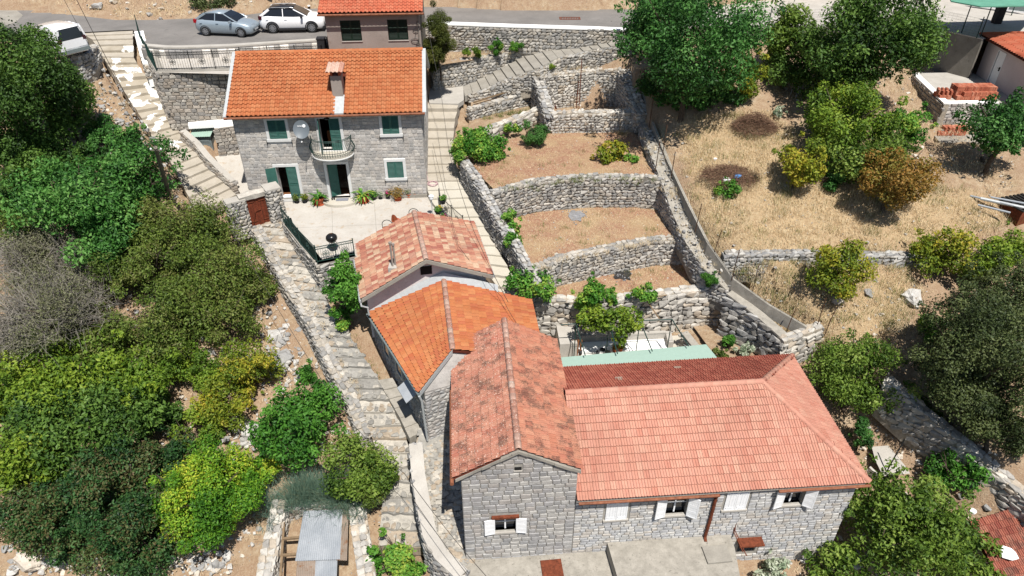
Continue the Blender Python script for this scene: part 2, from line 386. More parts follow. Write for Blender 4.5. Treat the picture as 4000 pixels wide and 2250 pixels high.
def carpaint(name, col, rough, coat, metal=0):
    q = NB(name); m = q.out(col, rough, metal); q.b.inputs['Coat Weight'].default_value = coat; q.b.inputs['Coat Roughness'].default_value = .06; return m
M['car_silver'] = carpaint('silver_blue_paint', L((172,186,196)), .35, .8, .35); M['car_white'] = carpaint('white_car_paint', (.78,.78,.79,1), .35, .8)
M['car_black'] = carpaint('black_car_roof', (.010,.010,.013,1), .45, .25); M['glass'] = carpaint('tinted_glass', (.012,.014,.018,1), .06, .6)
M['tyre'] = plain('tyre_rubber', (.016,.016,.016,1), .85); M['alloy'] = plain('alloy_rim', L((170,172,176)), .35, .6); M['cladding'] = plain('black_cladding', (.022,.022,.024,1), .7)
M['red_lamp'] = plain('red_lamp', L((170,30,40)), .2); M['dark_lamp'] = plain('smoked_red_lamp', L((70,24,36)), .2); M['clear_lamp'] = plain('clear_lamp', L((214,220,222)), .15); M['plate'] = plain('number_plate', L((216,220,222)), .4)
M['windscreen'] = carpaint('green_tint_glass', L((62,86,86)), .06, .8)
# leaves
ALB[0] = .95
M['l_dark'] = leaf('leaf_dark_green', [L((34,58,24)), L((58,88,34)), L((84,116,46)), L((110,140,60))])
M['l_fig'] = leaf('leaf_fig_green', [L((36,70,28)), L((58,106,42)), L((84,134,58)), L((120,164,84))])
M['l_deep'] = leaf('leaf_deep_green', [L((30,58,24)), L((48,90,36)), L((72,122,52)), L((108,152,82))])
M['l_olive'] = leaf('leaf_olive', [L((56,74,28)), L((84,104,40)), L((110,132,54)), L((100,100,56)), L((136,152,70))])
M['l_grey'] = leaf('leaf_grey_brown', [L((86,86,68)), L((112,110,86)), L((92,100,58)), L((130,126,106)), L((116,124,78))], .2)
M['l_yel'] = leaf('leaf_yellow_green', [L((58,86,26)), L((90,120,36)), L((122,148,46)), L((150,164,58))])
M['l_gold'] = leaf('leaf_gold', [L((72,98,30)), L((108,128,38)), L((146,150,44)), L((182,162,56))])
M['l_orange'] = leaf('leaf_orange_brown', [L((90,92,38)), L((132,110,50)), L((164,122,58)), L((108,116,46)), L((178,146,72))])
M['l_mastic'] = leaf('leaf_mastic', [L((28,52,28)), L((44,80,38)), L((66,106,54)), L((96,84,52)), L((82,126,70))])
M['l_ivy'] = leaf('leaf_ivy', [L((48,92,24)), L((84,134,34)), L((132,168,44)), L((196,196,64))])
M['l_bright'] = leaf('leaf_bright_green', [L((42,84,28)), L((64,114,38)), L((88,140,48)), L((114,164,68))])
M['l_vine'] = leaf('leaf_vine', [L((44,92,26)), L((74,128,40)), L((110,158,60)), L((168,182,76))])
M['l_night'] = leaf('leaf_dusky', [L((38,50,24)), L((58,72,36)), L((80,92,50)), L((102,110,66))], .2)
M['l_citrus'] = leaf('leaf_citrus', [L((46,72,22)), L((78,106,34)), L((112,138,52)), L((146,164,80))])
M['l_pale'] = leaf('leaf_pale', [L((92,116,84)), L((150,166,136)), L((206,210,190)), L((120,140,100))])
M['l_reed'] = leaf('leaf_blue_reed', [L((62,88,76)), L((88,116,100)), L((112,136,116)), L((134,132,96))])
M['l_juniper'] = leaf('leaf_juniper', [L((52,62,22)), L((78,88,34)), L((104,112,48)), L((126,120,60))])
# ------------------------------------------------------------------ terrain heights
CTRL = [(0,100,15.5),(220,270,14.9),(100,300,14.0),(400,330,13.8),(300,550,12.0),(550,600,11.4),(100,650,11.5),(100,900,9.8),(450,900,9.3),(780,880,9.0),(860,1000,7.5),
    (600,1200,6.8),(100,1250,7.2),(1000,1230,6.2),(1120,1450,5.0),(100,1600,4.8),(700,1550,4.6),(1190,1600,4.5),(1000,1800,3.4),(400,1950,2.8),(1300,1870,3.7),(50,2200,1.2),
    (800,2200,1.4),(1000,2230,1.6),(1550,2200,2.2),(2000,2230,3.3),(2600,2210,3.3),(2900,2230,2.3),(3300,2150,2.0),(3420,1760,3.0),(3700,1950,2.4),(3950,2150,1.6),(3250,1600,3.9),(3600,1620,4.4),
    (2700,1350,5.0),(2950,1340,5.3),(3200,1330,6.4),(3150,1230,7.3),(2960,1170,7.7),(2700,500,12.2),(3000,450,12.8),(2900,800,10.5),(3300,800,10.4),(3700,850,9.9),(2900,960,9.4),(3400,980,9.3),
    (2950,1080,8.4),(3300,1070,8.3),(3300,1250,7.4),(3550,1200,7.5),(3900,1200,7.2),(3900,1500,6.2),(3950,1800,5.0),(3600,270,13.3),(3300,260,13.6),(3700,240,13.3),(3400,620,11.7),(3750,580,11.5),(3980,700,11.0),
    (2600,250,14.8),(2850,300,13.9),(2200,480,10.9),(1880,500,11.0),(2300,250,13.3),(2380,225,14.2),(1800,230,14.2),(500,8,16.2),(2000,8,17.2),(3600,60,15.8),(3950,60,15.8),(1750,520,10.8),(1700,900,8.6),(1900,1000,8.4),
    (1500,900,9.0),(950,650,10.0),(650,420,12.5)]
_cp = [W(*c) for c in CTRL] + [Vector(p) for p in ((-45,75,27),(0,75,28),(45,75,26),(-45,12,-2),(0,8,-2),(45,12,-3),(-60,45,16),(60,45,15))]
_xy = np.array([(p.x, p.y) for p in _cp]); _z = np.array([p.z for p in _cp])
def _K(a, b): return np.sqrt(((a[:,None,:]-b[None,:,:])**2).sum(-1) + .25)
_n = len(_xy); _A = np.zeros((_n+3, _n+3)); _A[:_n,:_n] = _K(_xy,_xy) + np.eye(_n)*.05*-1; _A[:_n,_n] = 1; _A[:_n,_n+1:] = _xy; _A[_n:,:_n] = _A[:_n,_n:].T
_w = np.linalg.solve(_A, np.concatenate([_z, np.zeros(3)]))
def groundn(xy):
    xy = np.asarray(xy, float); return _K(xy,_xy) @ _w[:_n] + _w[_n] + xy @ _w[_n+1:]
def ground(x, y): return float(groundn([(x, y)])[0])
def on_ground(px, py, h=0.0):
    lo, hi = 1.0, 120.0; u = (px-2000)/FPX; v = -(py-1125)/FPX; d = Vector((u, cP+v*sP, -sP+v*cP)).normalized()
    t = 12.0
    while t < 130:
        p = CAMV + d*t
        if p.z - ground(p.x, p.y) <= h: break
        t += .4
    return CAMV + d*(t-.2)
SURF = []                                   # (polygon xy array, heights) that the terrain has to stay under
def inside(poly, X, Y):
    r = np.zeros(X.shape, bool); n = len(poly); j = n-1
    for i in range(n):
        xi, yi = poly[i][:2]; xj, yj = poly[j][:2]
        with np.errstate(divide='ignore', invalid='ignore'):
            r ^= ((yi > Y) != (yj > Y)) & (X < (xj-xi)*(Y-yi)/(yj-yi+1e-12)+xi)
        j = i
    return r
def surface(name, pts, mat, kind='structure', label=None, thick=0, drop=.25, parent=None):
    """Flat or gently sloping paved/soil patch from world points; also keeps the terrain below it."""
    mb = MB(); n = len(pts); c = sum((Vector(p) for p in pts), Vector())/n
    poly = [Vector(p) for p in pts]
    ar = sum(poly[i].x*poly[(i+1)%n].y - poly[(i+1)%n].x*poly[i].y for i in range(n))
    if ar < 0: poly.reverse()
    bm = bmesh.new(); f = bm.faces.new([bm.verts.new(p) for p in poly]); f.normal_update(); bmesh.ops.triangulate(bm, faces=[f])
    bm.verts.index_update(); fs = [tuple(v.index for v in q.verts) for q in bm.faces]; bm.free()
    mb.add(poly, fs, r=0)
    if thick:
        b = [p - Vector((0,0,thick)) for p in poly]; m = len(poly)
        mb.add(poly + b, [(i, m+i, m+(i+1)%m, (i+1)%m) for i in range(m)], r=0)
    SURF.append((poly, drop)); o = mb.build(name, mat, parent)
    if kind: o['kind'] = kind
    if label: o['label'] = label
    return o
def PX(lst, z=None): return [W(*p) if len(p) == 3 else W(p[0], p[1], z) for p in lst]
def lerp(a, b, t): return a + (b-a)*t
def polyat(pts, t):
    """point at 0..1 of a polyline by length"""
    ls = [(pts[i+1]-pts[i]).length for i in range(len(pts)-1)]; s = t*sum(ls)
    for i, l in enumerate(ls):
        if s <= l or i == len(ls)-1: return pts[i].lerp(pts[i+1], min(1, s/max(l,1e-6)))
        s -= l

# ------------------------------------------------------------------ stone walls
def stone_wall(name, label, top, base, thick=.45, mat='dry_stone', core='gap', cap='stone', course=.18, bw=.28, both=False, kind='stone', cat='wall', limit=300, ends=True, jit=.12, proud=.05, capmat=None, capname='coping', group=None, lowcap=0):
    """top: world points (x,y,ztop) along the face; base: heights of the foot. The face looks to the right-hand side of the run."""
    top = [Vector(p) for p in top]; n = len(top); base = base if isinstance(base, (list, tuple)) else [base]*n
    o0 = top[n//2]; root = thing(name, label, cat, (o0.x, o0.y, min(base)), 0, group); O = Vector(root.location)
    nr = []
    for i in range(n):
        d = Vector((0,0,0))
        if i > 0: d += (top[i]-top[i-1]).to_2d().normalized().to_3d()
        if i < n-1: d += (top[i+1]-top[i]).to_2d().normalized().to_3d()
        d.normalize(); nr.append(Vector((d.y, -d.x, 0)))
    mb = MB(); f = [p.copy() for p in top]; b = [top[i] - nr[i]*thick for i in range(n)]
    for i in range(n-1):
        q = [f[i], f[i+1], b[i+1], b[i]]
        zt = [top[i].z-.03, top[i+1].z-.03, top[i+1].z-.03, top[i].z-.03]; zb = [base[i]-.6, base[i+1]-.6, base[i+1]-.6, base[i]-.6]
        vs = [Vector((q[k].x, q[k].y, zb[k]))-O for k in range(4)] + [Vector((q[k].x, q[k].y, zt[k]))-O for k in range(4)]
        mb.add(vs, [(3,2,1,0),(4,5,6,7),(0,1,5,4),(2,3,7,6)] + ([(3,0,4,7)] if i == 0 else []) + ([(1,2,6,5)] if i == n-2 else []), r=.5)
    mb.build('core', M[core], root)
    mats = []
    def face(a, c, za, zc, ba, bc, nv):
        d = (c-a); Ld = d.to_2d().length
        if Ld < .05: return
        ex = Vector((d.x, d.y, 0)).normalized(); ny = -Vector((nv.x, nv.y, 0)).normalized()
        zlo = min(ba, bc) - .05; z = zlo
        while z < max(za, zc) - .04:
            h = course*rnd.uniform(1-jit*2, 1+jit*2); x = -rnd.uniform(0, bw*.5)
            while x < Ld:
                w = bw*rnd.uniform(.6, 1.5); xm = x + w/2; t = max(0, min(1, xm/Ld)); zt = lerp(za, zc, t); zb = lerp(ba, bc, t)
                zc_ = z + h/2
                if zc_ < zt - .02 and zc_ > zb - .15 and xm < Ld + .05 and xm > -.05:
                    hh = min(h, zt - z + .03)*rnd.uniform(.92, 1.12) if kind == 'stone' else min(h, zt-z+.01)-.014
                    p = a + ex*xm + Vector((0,0,z + h/2 - a.z)) - ny*(rnd.uniform(0, proud)); p = Vector((p.x, p.y, z+min(h,hh)/2))
                    g = rnd.uniform(-jit, jit) if kind == 'stone' else rnd.uniform(-.01, .01)
                    e1 = ex*math.cos(g) + Vector((0,0,1))*math.sin(g); e3 = Vector((0,0,1))*math.cos(g) - ex*math.sin(g)
                    mats.append(frame(p - O, e1, ny, e3, ((w*1.05 if kind == 'stone' else w-.015), .16, hh)))
                x += w
            z += h
    for i in range(n-1):
        nv = Vector(((top[i+1]-top[i]).y, -(top[i+1]-top[i]).x, 0)); face(top[i], top[i+1], top[i].z, top[i+1].z, base[i], base[i+1], nv)
        if both: face(b[i+1], b[i], top[i+1].z, top[i].z, base[i+1]+lowcap, base[i]+lowcap, -nv)
    if ends:
        for i, j in ((0, 1), (n-1, n-2)):
            d = (top[i]-top[j]); a_, c_ = (b[i], f[i]) if i == 0 else (f[i], b[i])
            face(a_, c_, top[i].z, top[i].z, base[i], base[i], Vector((d.x, d.y, 0)))
    if cap == 'stone':
        for i in range(n-1):
            d = top[i+1]-top[i]; Ld = d.length; ex = d.normalized(); x = 0
            while x < Ld:
                w = bw*rnd.uniform(.7, 1.4); k = max(1, round(thick/.3))
                for r_ in range(k):
                    dy = thick/k; p = top[i] + ex*(x+w/2) - nr[i]*(dy*(r_+.5)) + Vector((0,0,-.03+rnd.uniform(-.03,.04)))
                    e1, e2, e3 = ortho(ex, Vector((rnd.uniform(-.15,.15), rnd.uniform(-.15,.15), 1))); mats.append(frame(p-O, e1, e2, e3, (w*1.05, dy*1.1, rnd.uniform(.12,.2))))
                x += w
    else:
        mc = MB()
        k = 0
        for i in range(n-1):
            d = top[i+1]-top[i]; m = max(1, int(d.to_2d().length/.6))
            for s in range(m):
                a0, a1 = s/m, (s+1)/m; e = lambda: rnd.uniform(-.03,.03)
                P0 = top[i].lerp(top[i+1], a0); P1 = top[i].lerp(top[i+1], a1); N0 = nr[i].lerp(nr[i+1], a0); N1 = nr[i].lerp(nr[i+1], a1)
                q = [P0+N0*.05, P1+N1*.05, P1-N1*(thick+.05), P0-N0*(thick+.05)]
                vs = [v-O+Vector((0,0,-.06)) for v in q] + [v-O+Vector((0,0,.03)) for v in q]
                mc.add(vs, [(4,5,6,7),(0,1,5,4),(2,3,7,6)] + ([(3,0,4,7)] if i==0 and s==0 else []) + ([(1,2,6,5)] if i==n-2 and s==m-1 else []), r=.5)
        mc.build(capname, M[capmat or 'grey_conc'], root)
    pieces('stone', kind, mats, M[mat], root, limit)
    return root

# ------------------------------------------------------------------ stairs
def stairway(name, left, right, n, mats, rise_keep=.0, label=None, nose=0, dx=0, slope=.5):
    """left / right: world polylines running DOWN the flight; n steps. Each tread is a block of its own."""
    root = bpy.data.objects.new(name, None); COL.objects.link(root); root['kind'] = 'structure'
    if label: root['label'] = label
    root.location = polyat(left, 1)
    O = root.location; A = [polyat(left, i/n) for i in range(n+1)]; B = [polyat(right, i/n) for i in range(n+1)]
    for i in range(n):
        z = (A[i].z+B[i].z)/2; zn = (A[i+1].z+B[i+1].z)/2 - .35; hs = slope*(z - zn - .35)/2; j = rnd.uniform(-.012, .012)
        q = [A[i], A[i+1], B[i+1], B[i]]; back = [(A[i]-A[i+1])*.12, Vector((0,0,0)), Vector((0,0,0)), (B[i]-B[i+1])*.12]
        mb = MB(); pts = [(q[k]+back[k]-O) for k in range(4)]; m = 6; P0, P1, P2, P3 = pts
        # ragged nosing: subdivided front edge
        fr = [P1.lerp(P2, t/m) + Vector((0, rnd.uniform(-nose, nose), 0)) for t in range(m+1)]; bk = [P0.lerp(P3, t/m) for t in range(m+1)]
        fr[0] = P1; fr[m] = P2
        V = [Vector((p.x,p.y,z-O.z-hs+j+rnd.uniform(-nose,nose)*.15)) for p in fr] + [Vector((p.x,p.y,z-O.z+hs+j)) for p in bk] + [Vector((p.x,p.y,zn-O.z)) for p in fr]+ [Vector((p.x,p.y,zn-O.z)) for p in bk]
        K = m+1; F_ = []
        for t in range(m):
            F_ += [(t, t+1, K+t+1, K+t), (2*K+t, 2*K+t+1, t+1, t)]
        F_ += [(0, K, 3*K, 2*K), (m, 2*K+m, 3*K+m, K+m)]
        mb.add(V, F_); mb.build('step', M[mats[i] if isinstance(mats, list) else mats], root)
        SURF.append(([A[i]+Vector((0,0,0)), A[i+1]-Vector((0,0,.0)), B[i+1], B[i]], (z - zn) + .12))
    return root

# ------------------------------------------------------------------ plants
RG = np.random.default_rng(11)
def leaves(name, puffs, n, size, mat, parent=None, aspect=.5, up=.35, flat=1.0, origin=(0,0,0), shell=.55):
    """puffs: (x,y,z,r,tone). n leaf-sized folded faces spread through the puffs."""
    P = np.array(puffs, float); w = P[:,3]**2; idx = RG.choice(len(P), n, p=w/w.sum())
    d = RG.normal(size=(n,3)); d /= np.linalg.norm(d,axis=1,keepdims=True)
    rad = P[idx,3]*(shell + (1-shell)*RG.random(n)**.6)*(1+.14*RG.normal(size=n)); c = P[idx,:3] + d*rad[:,None]*np.array([1,1,flat]) - np.array(origin)
    nv = d*.6 + RG.normal(size=(n,3))*.55 + np.array([0,0,up]); nv /= np.linalg.norm(nv,axis=1,keepdims=True)
    a = np.cross(nv, RG.normal(size=(n,3))); a /= np.linalg.norm(a,axis=1,keepdims=True); b = np.cross(nv,a)
    s = size*(.6+.8*RG.random(n)); L_ = a*s[:,None]; Wd = b*(s*aspect)[:,None]
    v = np.stack([c-L_, c+Wd+nv*(s*.12)[:,None], c+L_, c-Wd+nv*(s*.12)[:,None]],1).reshape(-1,3); f = np.arange(4*n).reshape(n,4)
    tone = np.clip(P[idx,4]*.65 + RG.random(n)*.45 - .05, 0, 1); return npmesh(name, v, f, mat, parent, np.repeat(tone,4))
def puffset(cx, cy, cz, rx, ry, rz, n, pr=.36, seed=None):
    out = []; rm = (rx+ry+rz)/3
    for i in range(n):
        d = RG.normal(size=3); d /= np.linalg.norm(d); d[2] = d[2]*.9 + .12; k = (RG.random()**.35)*.92
        out.append((cx+d[0]*rx*k, cy+d[1]*ry*k, cz+d[2]*rz*k, rm*pr*RG.uniform(.65,1.35), RG.random()))
    for i in range(max(3, n//2)):
        d = RG.normal(size=3); d /= np.linalg.norm(d); d[2] = d[2]*.8+.25; k = RG.uniform(.88,1.22); out.append((cx+d[0]*rx*k, cy+d[1]*ry*k, cz+d[2]*rz*k, rm*pr*RG.uniform(.25,.55), RG.random()))
    return out
def limbs(mb, base, cen, rad, tr, nb, twist=.25):
    base = Vector(base); cen = Vector(cen); f = base.lerp(cen, .45) + Vector((rnd.uniform(-twist,twist), rnd.uniform(-twist,twist), 0))
    mb.tube([base - Vector((0,0,.3)), base.lerp(f,.5) + Vector((rnd.uniform(-.1,.1),rnd.uniform(-.1,.1),0)), f], [tr*1.25, tr, tr*.75], 7)
    for i in range(nb):
        a = 2*math.pi*(i+rnd.random()*.6)/nb; e = cen + Vector((math.cos(a)*rad*.7, math.sin(a)*rad*.7, rnd.uniform(-.1,.75)*rad)); m = f.lerp(e,.5) + Vector((0,0,rad*.12))
        mb.tube([f, m, e], [tr*.6, tr*.4, tr*.12], 5, cap=False)
        for k in range(2):
            e2 = m + Vector((rnd.uniform(-1,1), rnd.uniform(-1,1), rnd.uniform(.1,.9)))*rad*.5; mb.tube([m, m.lerp(e2,.55)+Vector((0,0,.05*rad)), e2], [tr*.3, tr*.2, tr*.06], 4, cap=False)
LEAFK = 1.0
def plant(name, label, cat, px, py, rx, ry, mat, size=.13, hc=1.0, dens=1.0, npuff=24, pr=.36, group=None, depthk=1.0, aspect=.5, grow=1.0, trunk=True, z=None, twigs=0, up=.35, shell=.5, tr=None):
    """Crown seen at photo (px,py) with half-width rx and half-height ry (photo px); hc = height of its centre in units of its own vertical radius."""
    c = on_ground(px, py, 1.0); size *= .82
    for _ in range(3):
        k = ppm(c); Rx = rx*1.2*grow/k; Rz = ry*1.2*grow/k; h = Rz*hc
        c = on_ground(px, py, h) if z is None else W(px, py, z + h)
    Ry = (Rx+Rz)/2*depthk; g = ground(c.x, c.y) if z is None else z
    root = thing(name, label, cat, (c.x, c.y, g), 0, group); O = (c.x, c.y, g)
    pf = puffset(c.x, c.y, c.z, Rx*.86, Ry*.86, Rz*.86, npuff, pr)
    area = (Rx*Ry+Rx*Rz+Ry*Rz)/3; n = int(min(70000, max(250, 8.2*dens*area/(size*size*aspect*2)*1.75*LEAFK)))
    leaves('crown' if trunk else 'foliage', pf, n, size, M[mat], root, aspect, up, 1.0, O, shell)
    if trunk:
        mb = MB(); limbs(mb, (0,0,0), (0,0,c.z-g), min(Rx,Rz), tr or max(.03, min(.16, Rx*.05)), 5); mb.build('trunk', M['bark'], root)
    if twigs:
        mb = MB()
        for i in range(twigs):
            d = Vector((rnd.gauss(0,1), rnd.gauss(0,1), abs(rnd.gauss(0,1))+.2)).normalized(); p0 = Vector((0,0,(c.z-g)*.7)); e = Vector((d.x*Rx, d.y*Ry, (c.z-g)+d.z*Rz*rnd.uniform(.4,1.05)-Rz*.1))*1.0
            m = p0.lerp(e,.55) + Vector((rnd.uniform(-.2,.2),rnd.uniform(-.2,.2),rnd.uniform(-.1,.2)))*Rx*.5; mb.tube([p0, m, e], [.03, .018, .006], 3, cap=False)
            for k in range(4):
                a = m.lerp(e, rnd.random()); b = a + Vector((rnd.gauss(0,1),rnd.gauss(0,1),rnd.gauss(.3,1)))*Rx*.16; mb.tube([a,b],[.01,.004],3,cap=False)
        o = mb.build('twigs', M['twigs_m'] if 'twigs_m' in M else M['twig'], root); o['kind'] = 'stuff'
    return root
def tufts(name, pts, h, mat, blades=14, spread=.12, w=.012, lean=.5, parent=None, label=None):
    """grass tufts: narrow bent blades rooted at pts (numpy n x 3)"""
    pts = np.asarray(pts, float); n = len(pts)*blades; p = np.repeat(pts, blades, 0); hh = h*(.5+RG.random(n)*.8)*np.repeat(.6+.8*RG.random(len(pts)), blades)
    p = p + np.concatenate([RG.normal(size=(n,2))*spread, np.zeros((n,1))],1); a = RG.random(n)*6.283; d = np.stack([np.cos(a),np.sin(a),np.zeros(n)],1); l = RG.random(n)*lean
    sd = np.stack([-np.sin(a),np.cos(a),np.zeros(n)],1)*(w*(.6+RG.random(n)))[:,None]; tip = p + d*(hh*l)[:,None] + np.array([0,0,1])*(hh*(1-.4*l))[:,None]
    v = np.stack([p-sd, p+sd, tip],1).reshape(-1,3); f = np.arange(3*n).reshape(n,3); tone = np.clip(np.repeat(RG.random(len(pts)),blades)*.6+RG.random(n)*.4,0,1)
    o = npmesh(name, v, f, M[mat], parent, np.repeat(tone,3)); o['kind'] = 'stuff'
    if label: o['label'] = label
    return o
def scatter_poly(poly, n, zf):
    P = np.array([(p[0],p[1]) for p in poly]); lo, hi = P.min(0), P.max(0); x = RG.uniform(lo[0],hi[0],n); y = RG.uniform(lo[1],hi[1],n)
    k = inside(poly, x, y); x, y = x[k], y[k]; return np.stack([x, y, zf(x,y)],1)
def rubble(name, pts, smin, smax, mat, parent=None, label=None, flat=.6, sink=.2):
    V=[];Fa=[];Rr=[];b=0
    for p in pts:
        v,f = SHAPES['stone'][rnd.randrange(8)]; s = smin*(smax/smin)**(rnd.random()**1.8); a = rnd.random()*6.28; va = np.array(v)*np.array([s, s*rnd.uniform(.6,1), s*flat*rnd.uniform(.7,1.2)])
        c_,s_ = math.cos(a), math.sin(a); va = va @ np.array([[c_,s_,0],[-s_,c_,0],[0,0,1]]) + np.array([p[0],p[1],p[2]+s*flat*.5*(1-sink*2)]); V.append(va); Fa.append(np.array(f)+b); Rr.append(np.full(len(v), rnd.random())); b += len(v)
    o = npmesh(name, np.concatenate(V), np.concatenate(Fa), M[mat], parent, np.concatenate(Rr)); o['kind'] = 'stuff'
    if label: o['label'] = label
    return o
# ------------------------------------------------------------------ roads, terraces, stairs (polygons read off the photograph at their own heights)
ROADZ = 15.8
near = [(-600,60),(0,112),(200,168),(300,208),(314,150),(322,126),(520,116),(556,168),(700,186),(900,172),(1100,156),(1272,148),(1300,112),(1660,88),(2000,98),(2420,112),(2560,112),(2700,112)]
far_ = [(2700,40),(2420,36),(2000,40),(1700,24),(1300,30),(1100,40),(900,66),(750,72),(600,78),(450,78),(150,42),(80,30),(-600,-40)]
surface('road', PX(near + far_, ROADZ), M['asphalt'], drop=.1)
_pc, _pe = W(3812,290,13.3), W(3905,352,13.3); _pd = (_pe-_pc).to_2d().normalized(); _pb = Vector((_pc.x-_pd.y*7.6-_pd.x*.1, _pc.y+_pd.x*7.6-_pd.y*.1, ROADZ-.01))
surface('driveway', PX([(2560,113),(2900,113),(3220,111),(3480,104),(3641,113),(3815,152)], ROADZ-.01) + [_pb, _pb + Vector((14,3,0))] + PX([(4500,-30),(3500,-20),(3000,0),(2640,40)], ROADZ-.01), M['white_conc'], drop=.1)
# concrete pull-in on the far left of the road, lying on the asphalt
surface('lay_by', PX([(-500,75),(0,105),(60,88),(90,60),(60,36),(0,22),(-500,0)], ROADZ+.006), M['grey_conc'], drop=.0)
T1 = PX([(1830,620),(1900,570),(2000,545),(2080,520),(2190,512),(2480,476),(2560,625),(2600,705),(2500,692),(2300,690),(2100,706),(1990,725),(1930,740),(1890,700)], 10.8)
T2 = PX([(1975,830),(2110,808),(2300,786),(2500,786),(2590,795),(2640,880),(2670,935),(2560,935),(2400,965),(2200,1005),(2060,1035),(2040,960),(2000,900)], 9.0)
T3 = PX([(2040,1085),(2180,1068),(2300,1040),(2450,1006),(2560,985),(2660,975),(2770,1080),(2830,1125),(2700,1138),(2500,1160),(2300,1185),(2090,1170)], 7.4)
surface('garden_terrace', T1, M['soil']); surface('garden_terrace', T2, M['soil']); surface('garden_terrace', T3, M['soil'])
yard = PX([(2050,1300),(2300,1325),(2450,1322),(2680,1308),(2770,1400),(2830,1480),(2300,1560),(2080,1560)], 5.0); surface('yard', yard, M['cream'])
bed_small = PX([(2690,1250),(2760,1240),(2900,1230),(3060,1330),(3200,1420),(2900,1470),(2830,1440)], 5.25); surface('rough_bed', bed_small, M['ground'])
terr = PX([(960,775),(1105,790),(1112,878),(1241,1033),(1388,1002),(1500,1010),(1700,950),(1725,860),(1700,770),(1660,740),(985,740)], 9.3); surface('terrace', terr, M['terrace'])
upterr = PX([(566,195),(700,215),(1275,180),(1275,300),(610,282),(590,250)], 15.3); surface('upper_terrace', upterr, M['terrace'])
side_pat = PX([(838,612,10.4),(925,590,10.4),(960,580,10.4),(1000,790,9.35),(960,792,9.35),(930,740,9.5),(892,700,9.8)]); surface("side_patio", side_pat, M["terrace"])
surface("ledge", PX([(735,492),(915,482),(930,466),(900,462),(735,478)], 12.25), M["whitewash"], thick=.2)
slabL = PX([(1800,2190),(1840,2170),(2372,2117),(2380,2150),(2420,2300),(1830,2300)], 3.65); surface('lower_slab', slabL, M['slab'], thick=.5)
slabR = PX([(2372,2119),(2700,2098),(2850,2080),(2870,2140),(2900,2300),(2425,2300)], 4.2); surface('raised_slab', slabR, M['slab'], thick=1.0)
alley = PX([(1652,1650,5.7),(1840,1640,5.7),(1850,1990,4.3),(1850,2190,3.66),(1800,2222,3.66),(1690,2100,3.95),(1655,1960,4.4),(1640,1860,4.85),(1626,1740,5.4)]); surface('alley', alley, M['paving'])
surface('landing', PX([(1676,345),(1810,330),(1812,390),(1790,405),(1676,402)], 12.3), M['white_conc'], thick=.3)
surface('concrete_pad', PX([(3405,1745),(3470,1740),(3545,1830),(3555,1850),(3450,1860),(3420,1800)], 3.3), M['white_conc'])
surface('brick_yard', PX([(3570,282),(3800,285),(3960,365),(3990,400),(3690,400),(3640,352)], 13.3), M['white_conc'], thick=.2)
surface('lower_brick_pad', PX([(3650,530),(3900,520),(3920,560),(3672,557)], 11.55), M['grey_conc'], thick=.25)

L_ = PX([(318,128,15.72),(372,175,15.2),(400,240,14.4),(470,345,13.3),(545,455,12.2),(590,530,11.6),(640,590,11.1),(692,690,10.4),(745,790,9.7),(775,850,9.35)])
R_ = PX([(520,118,15.72),(515,205,15.2),(552,265,14.4),(605,340,13.3),(645,445,12.2),(690,505,11.6),(775,590,11.1),(830,665,10.4),(895,735,9.7),(925,770,9.35)])
ms = ['stepc' if i in (0,1,2,4,18,19,20,21,22,23,24,25) else 'lime' for i in range(26)]
stairway('stairway', L_, R_, 26, ms, nose=.03)
L_ = PX([(1676,402,12.2),(1655,490,11.3),(1660,600,10.5),(1668,700,9.95),(1672,765,9.6),(1718,850,9.1),(1780,930,8.7),(1850,1000,8.3),(1910,1080,7.8),(1970,1180,7.2)])
R_ = PX([(1795,402,12.2),(1775,490,11.3),(1768,600,10.5),(1800,700,9.95),(1840,770,9.6),(1885,860,9.1),(1930,950,8.7),(1975,1030,8.3),(2010,1100,7.8),(2070,1190,7.2)])
stairway('stairway', L_, R_, 21, ['stepc']*9 + ['cream']*12, nose=.015)
# low light steps climbing to the road on the right
L_ = PX([(2415,128,15.3),(2330,150,14.9),(2250,170,14.6),(2140,180,14.4),(2060,215,13.9),(1960,265,13.1),(1850,320,12.4),(1810,340,12.3)])
R_ = PX([(2460,170,15.3),(2370,190,14.9),(2300,200,14.6),(2190,225,14.4),(2110,270,13.9),(1985,310,13.1),(1865,362,12.4),(1815,378,12.3)])
stairway('stairway', R_, L_, 19, 'grey_conc', nose=.03)
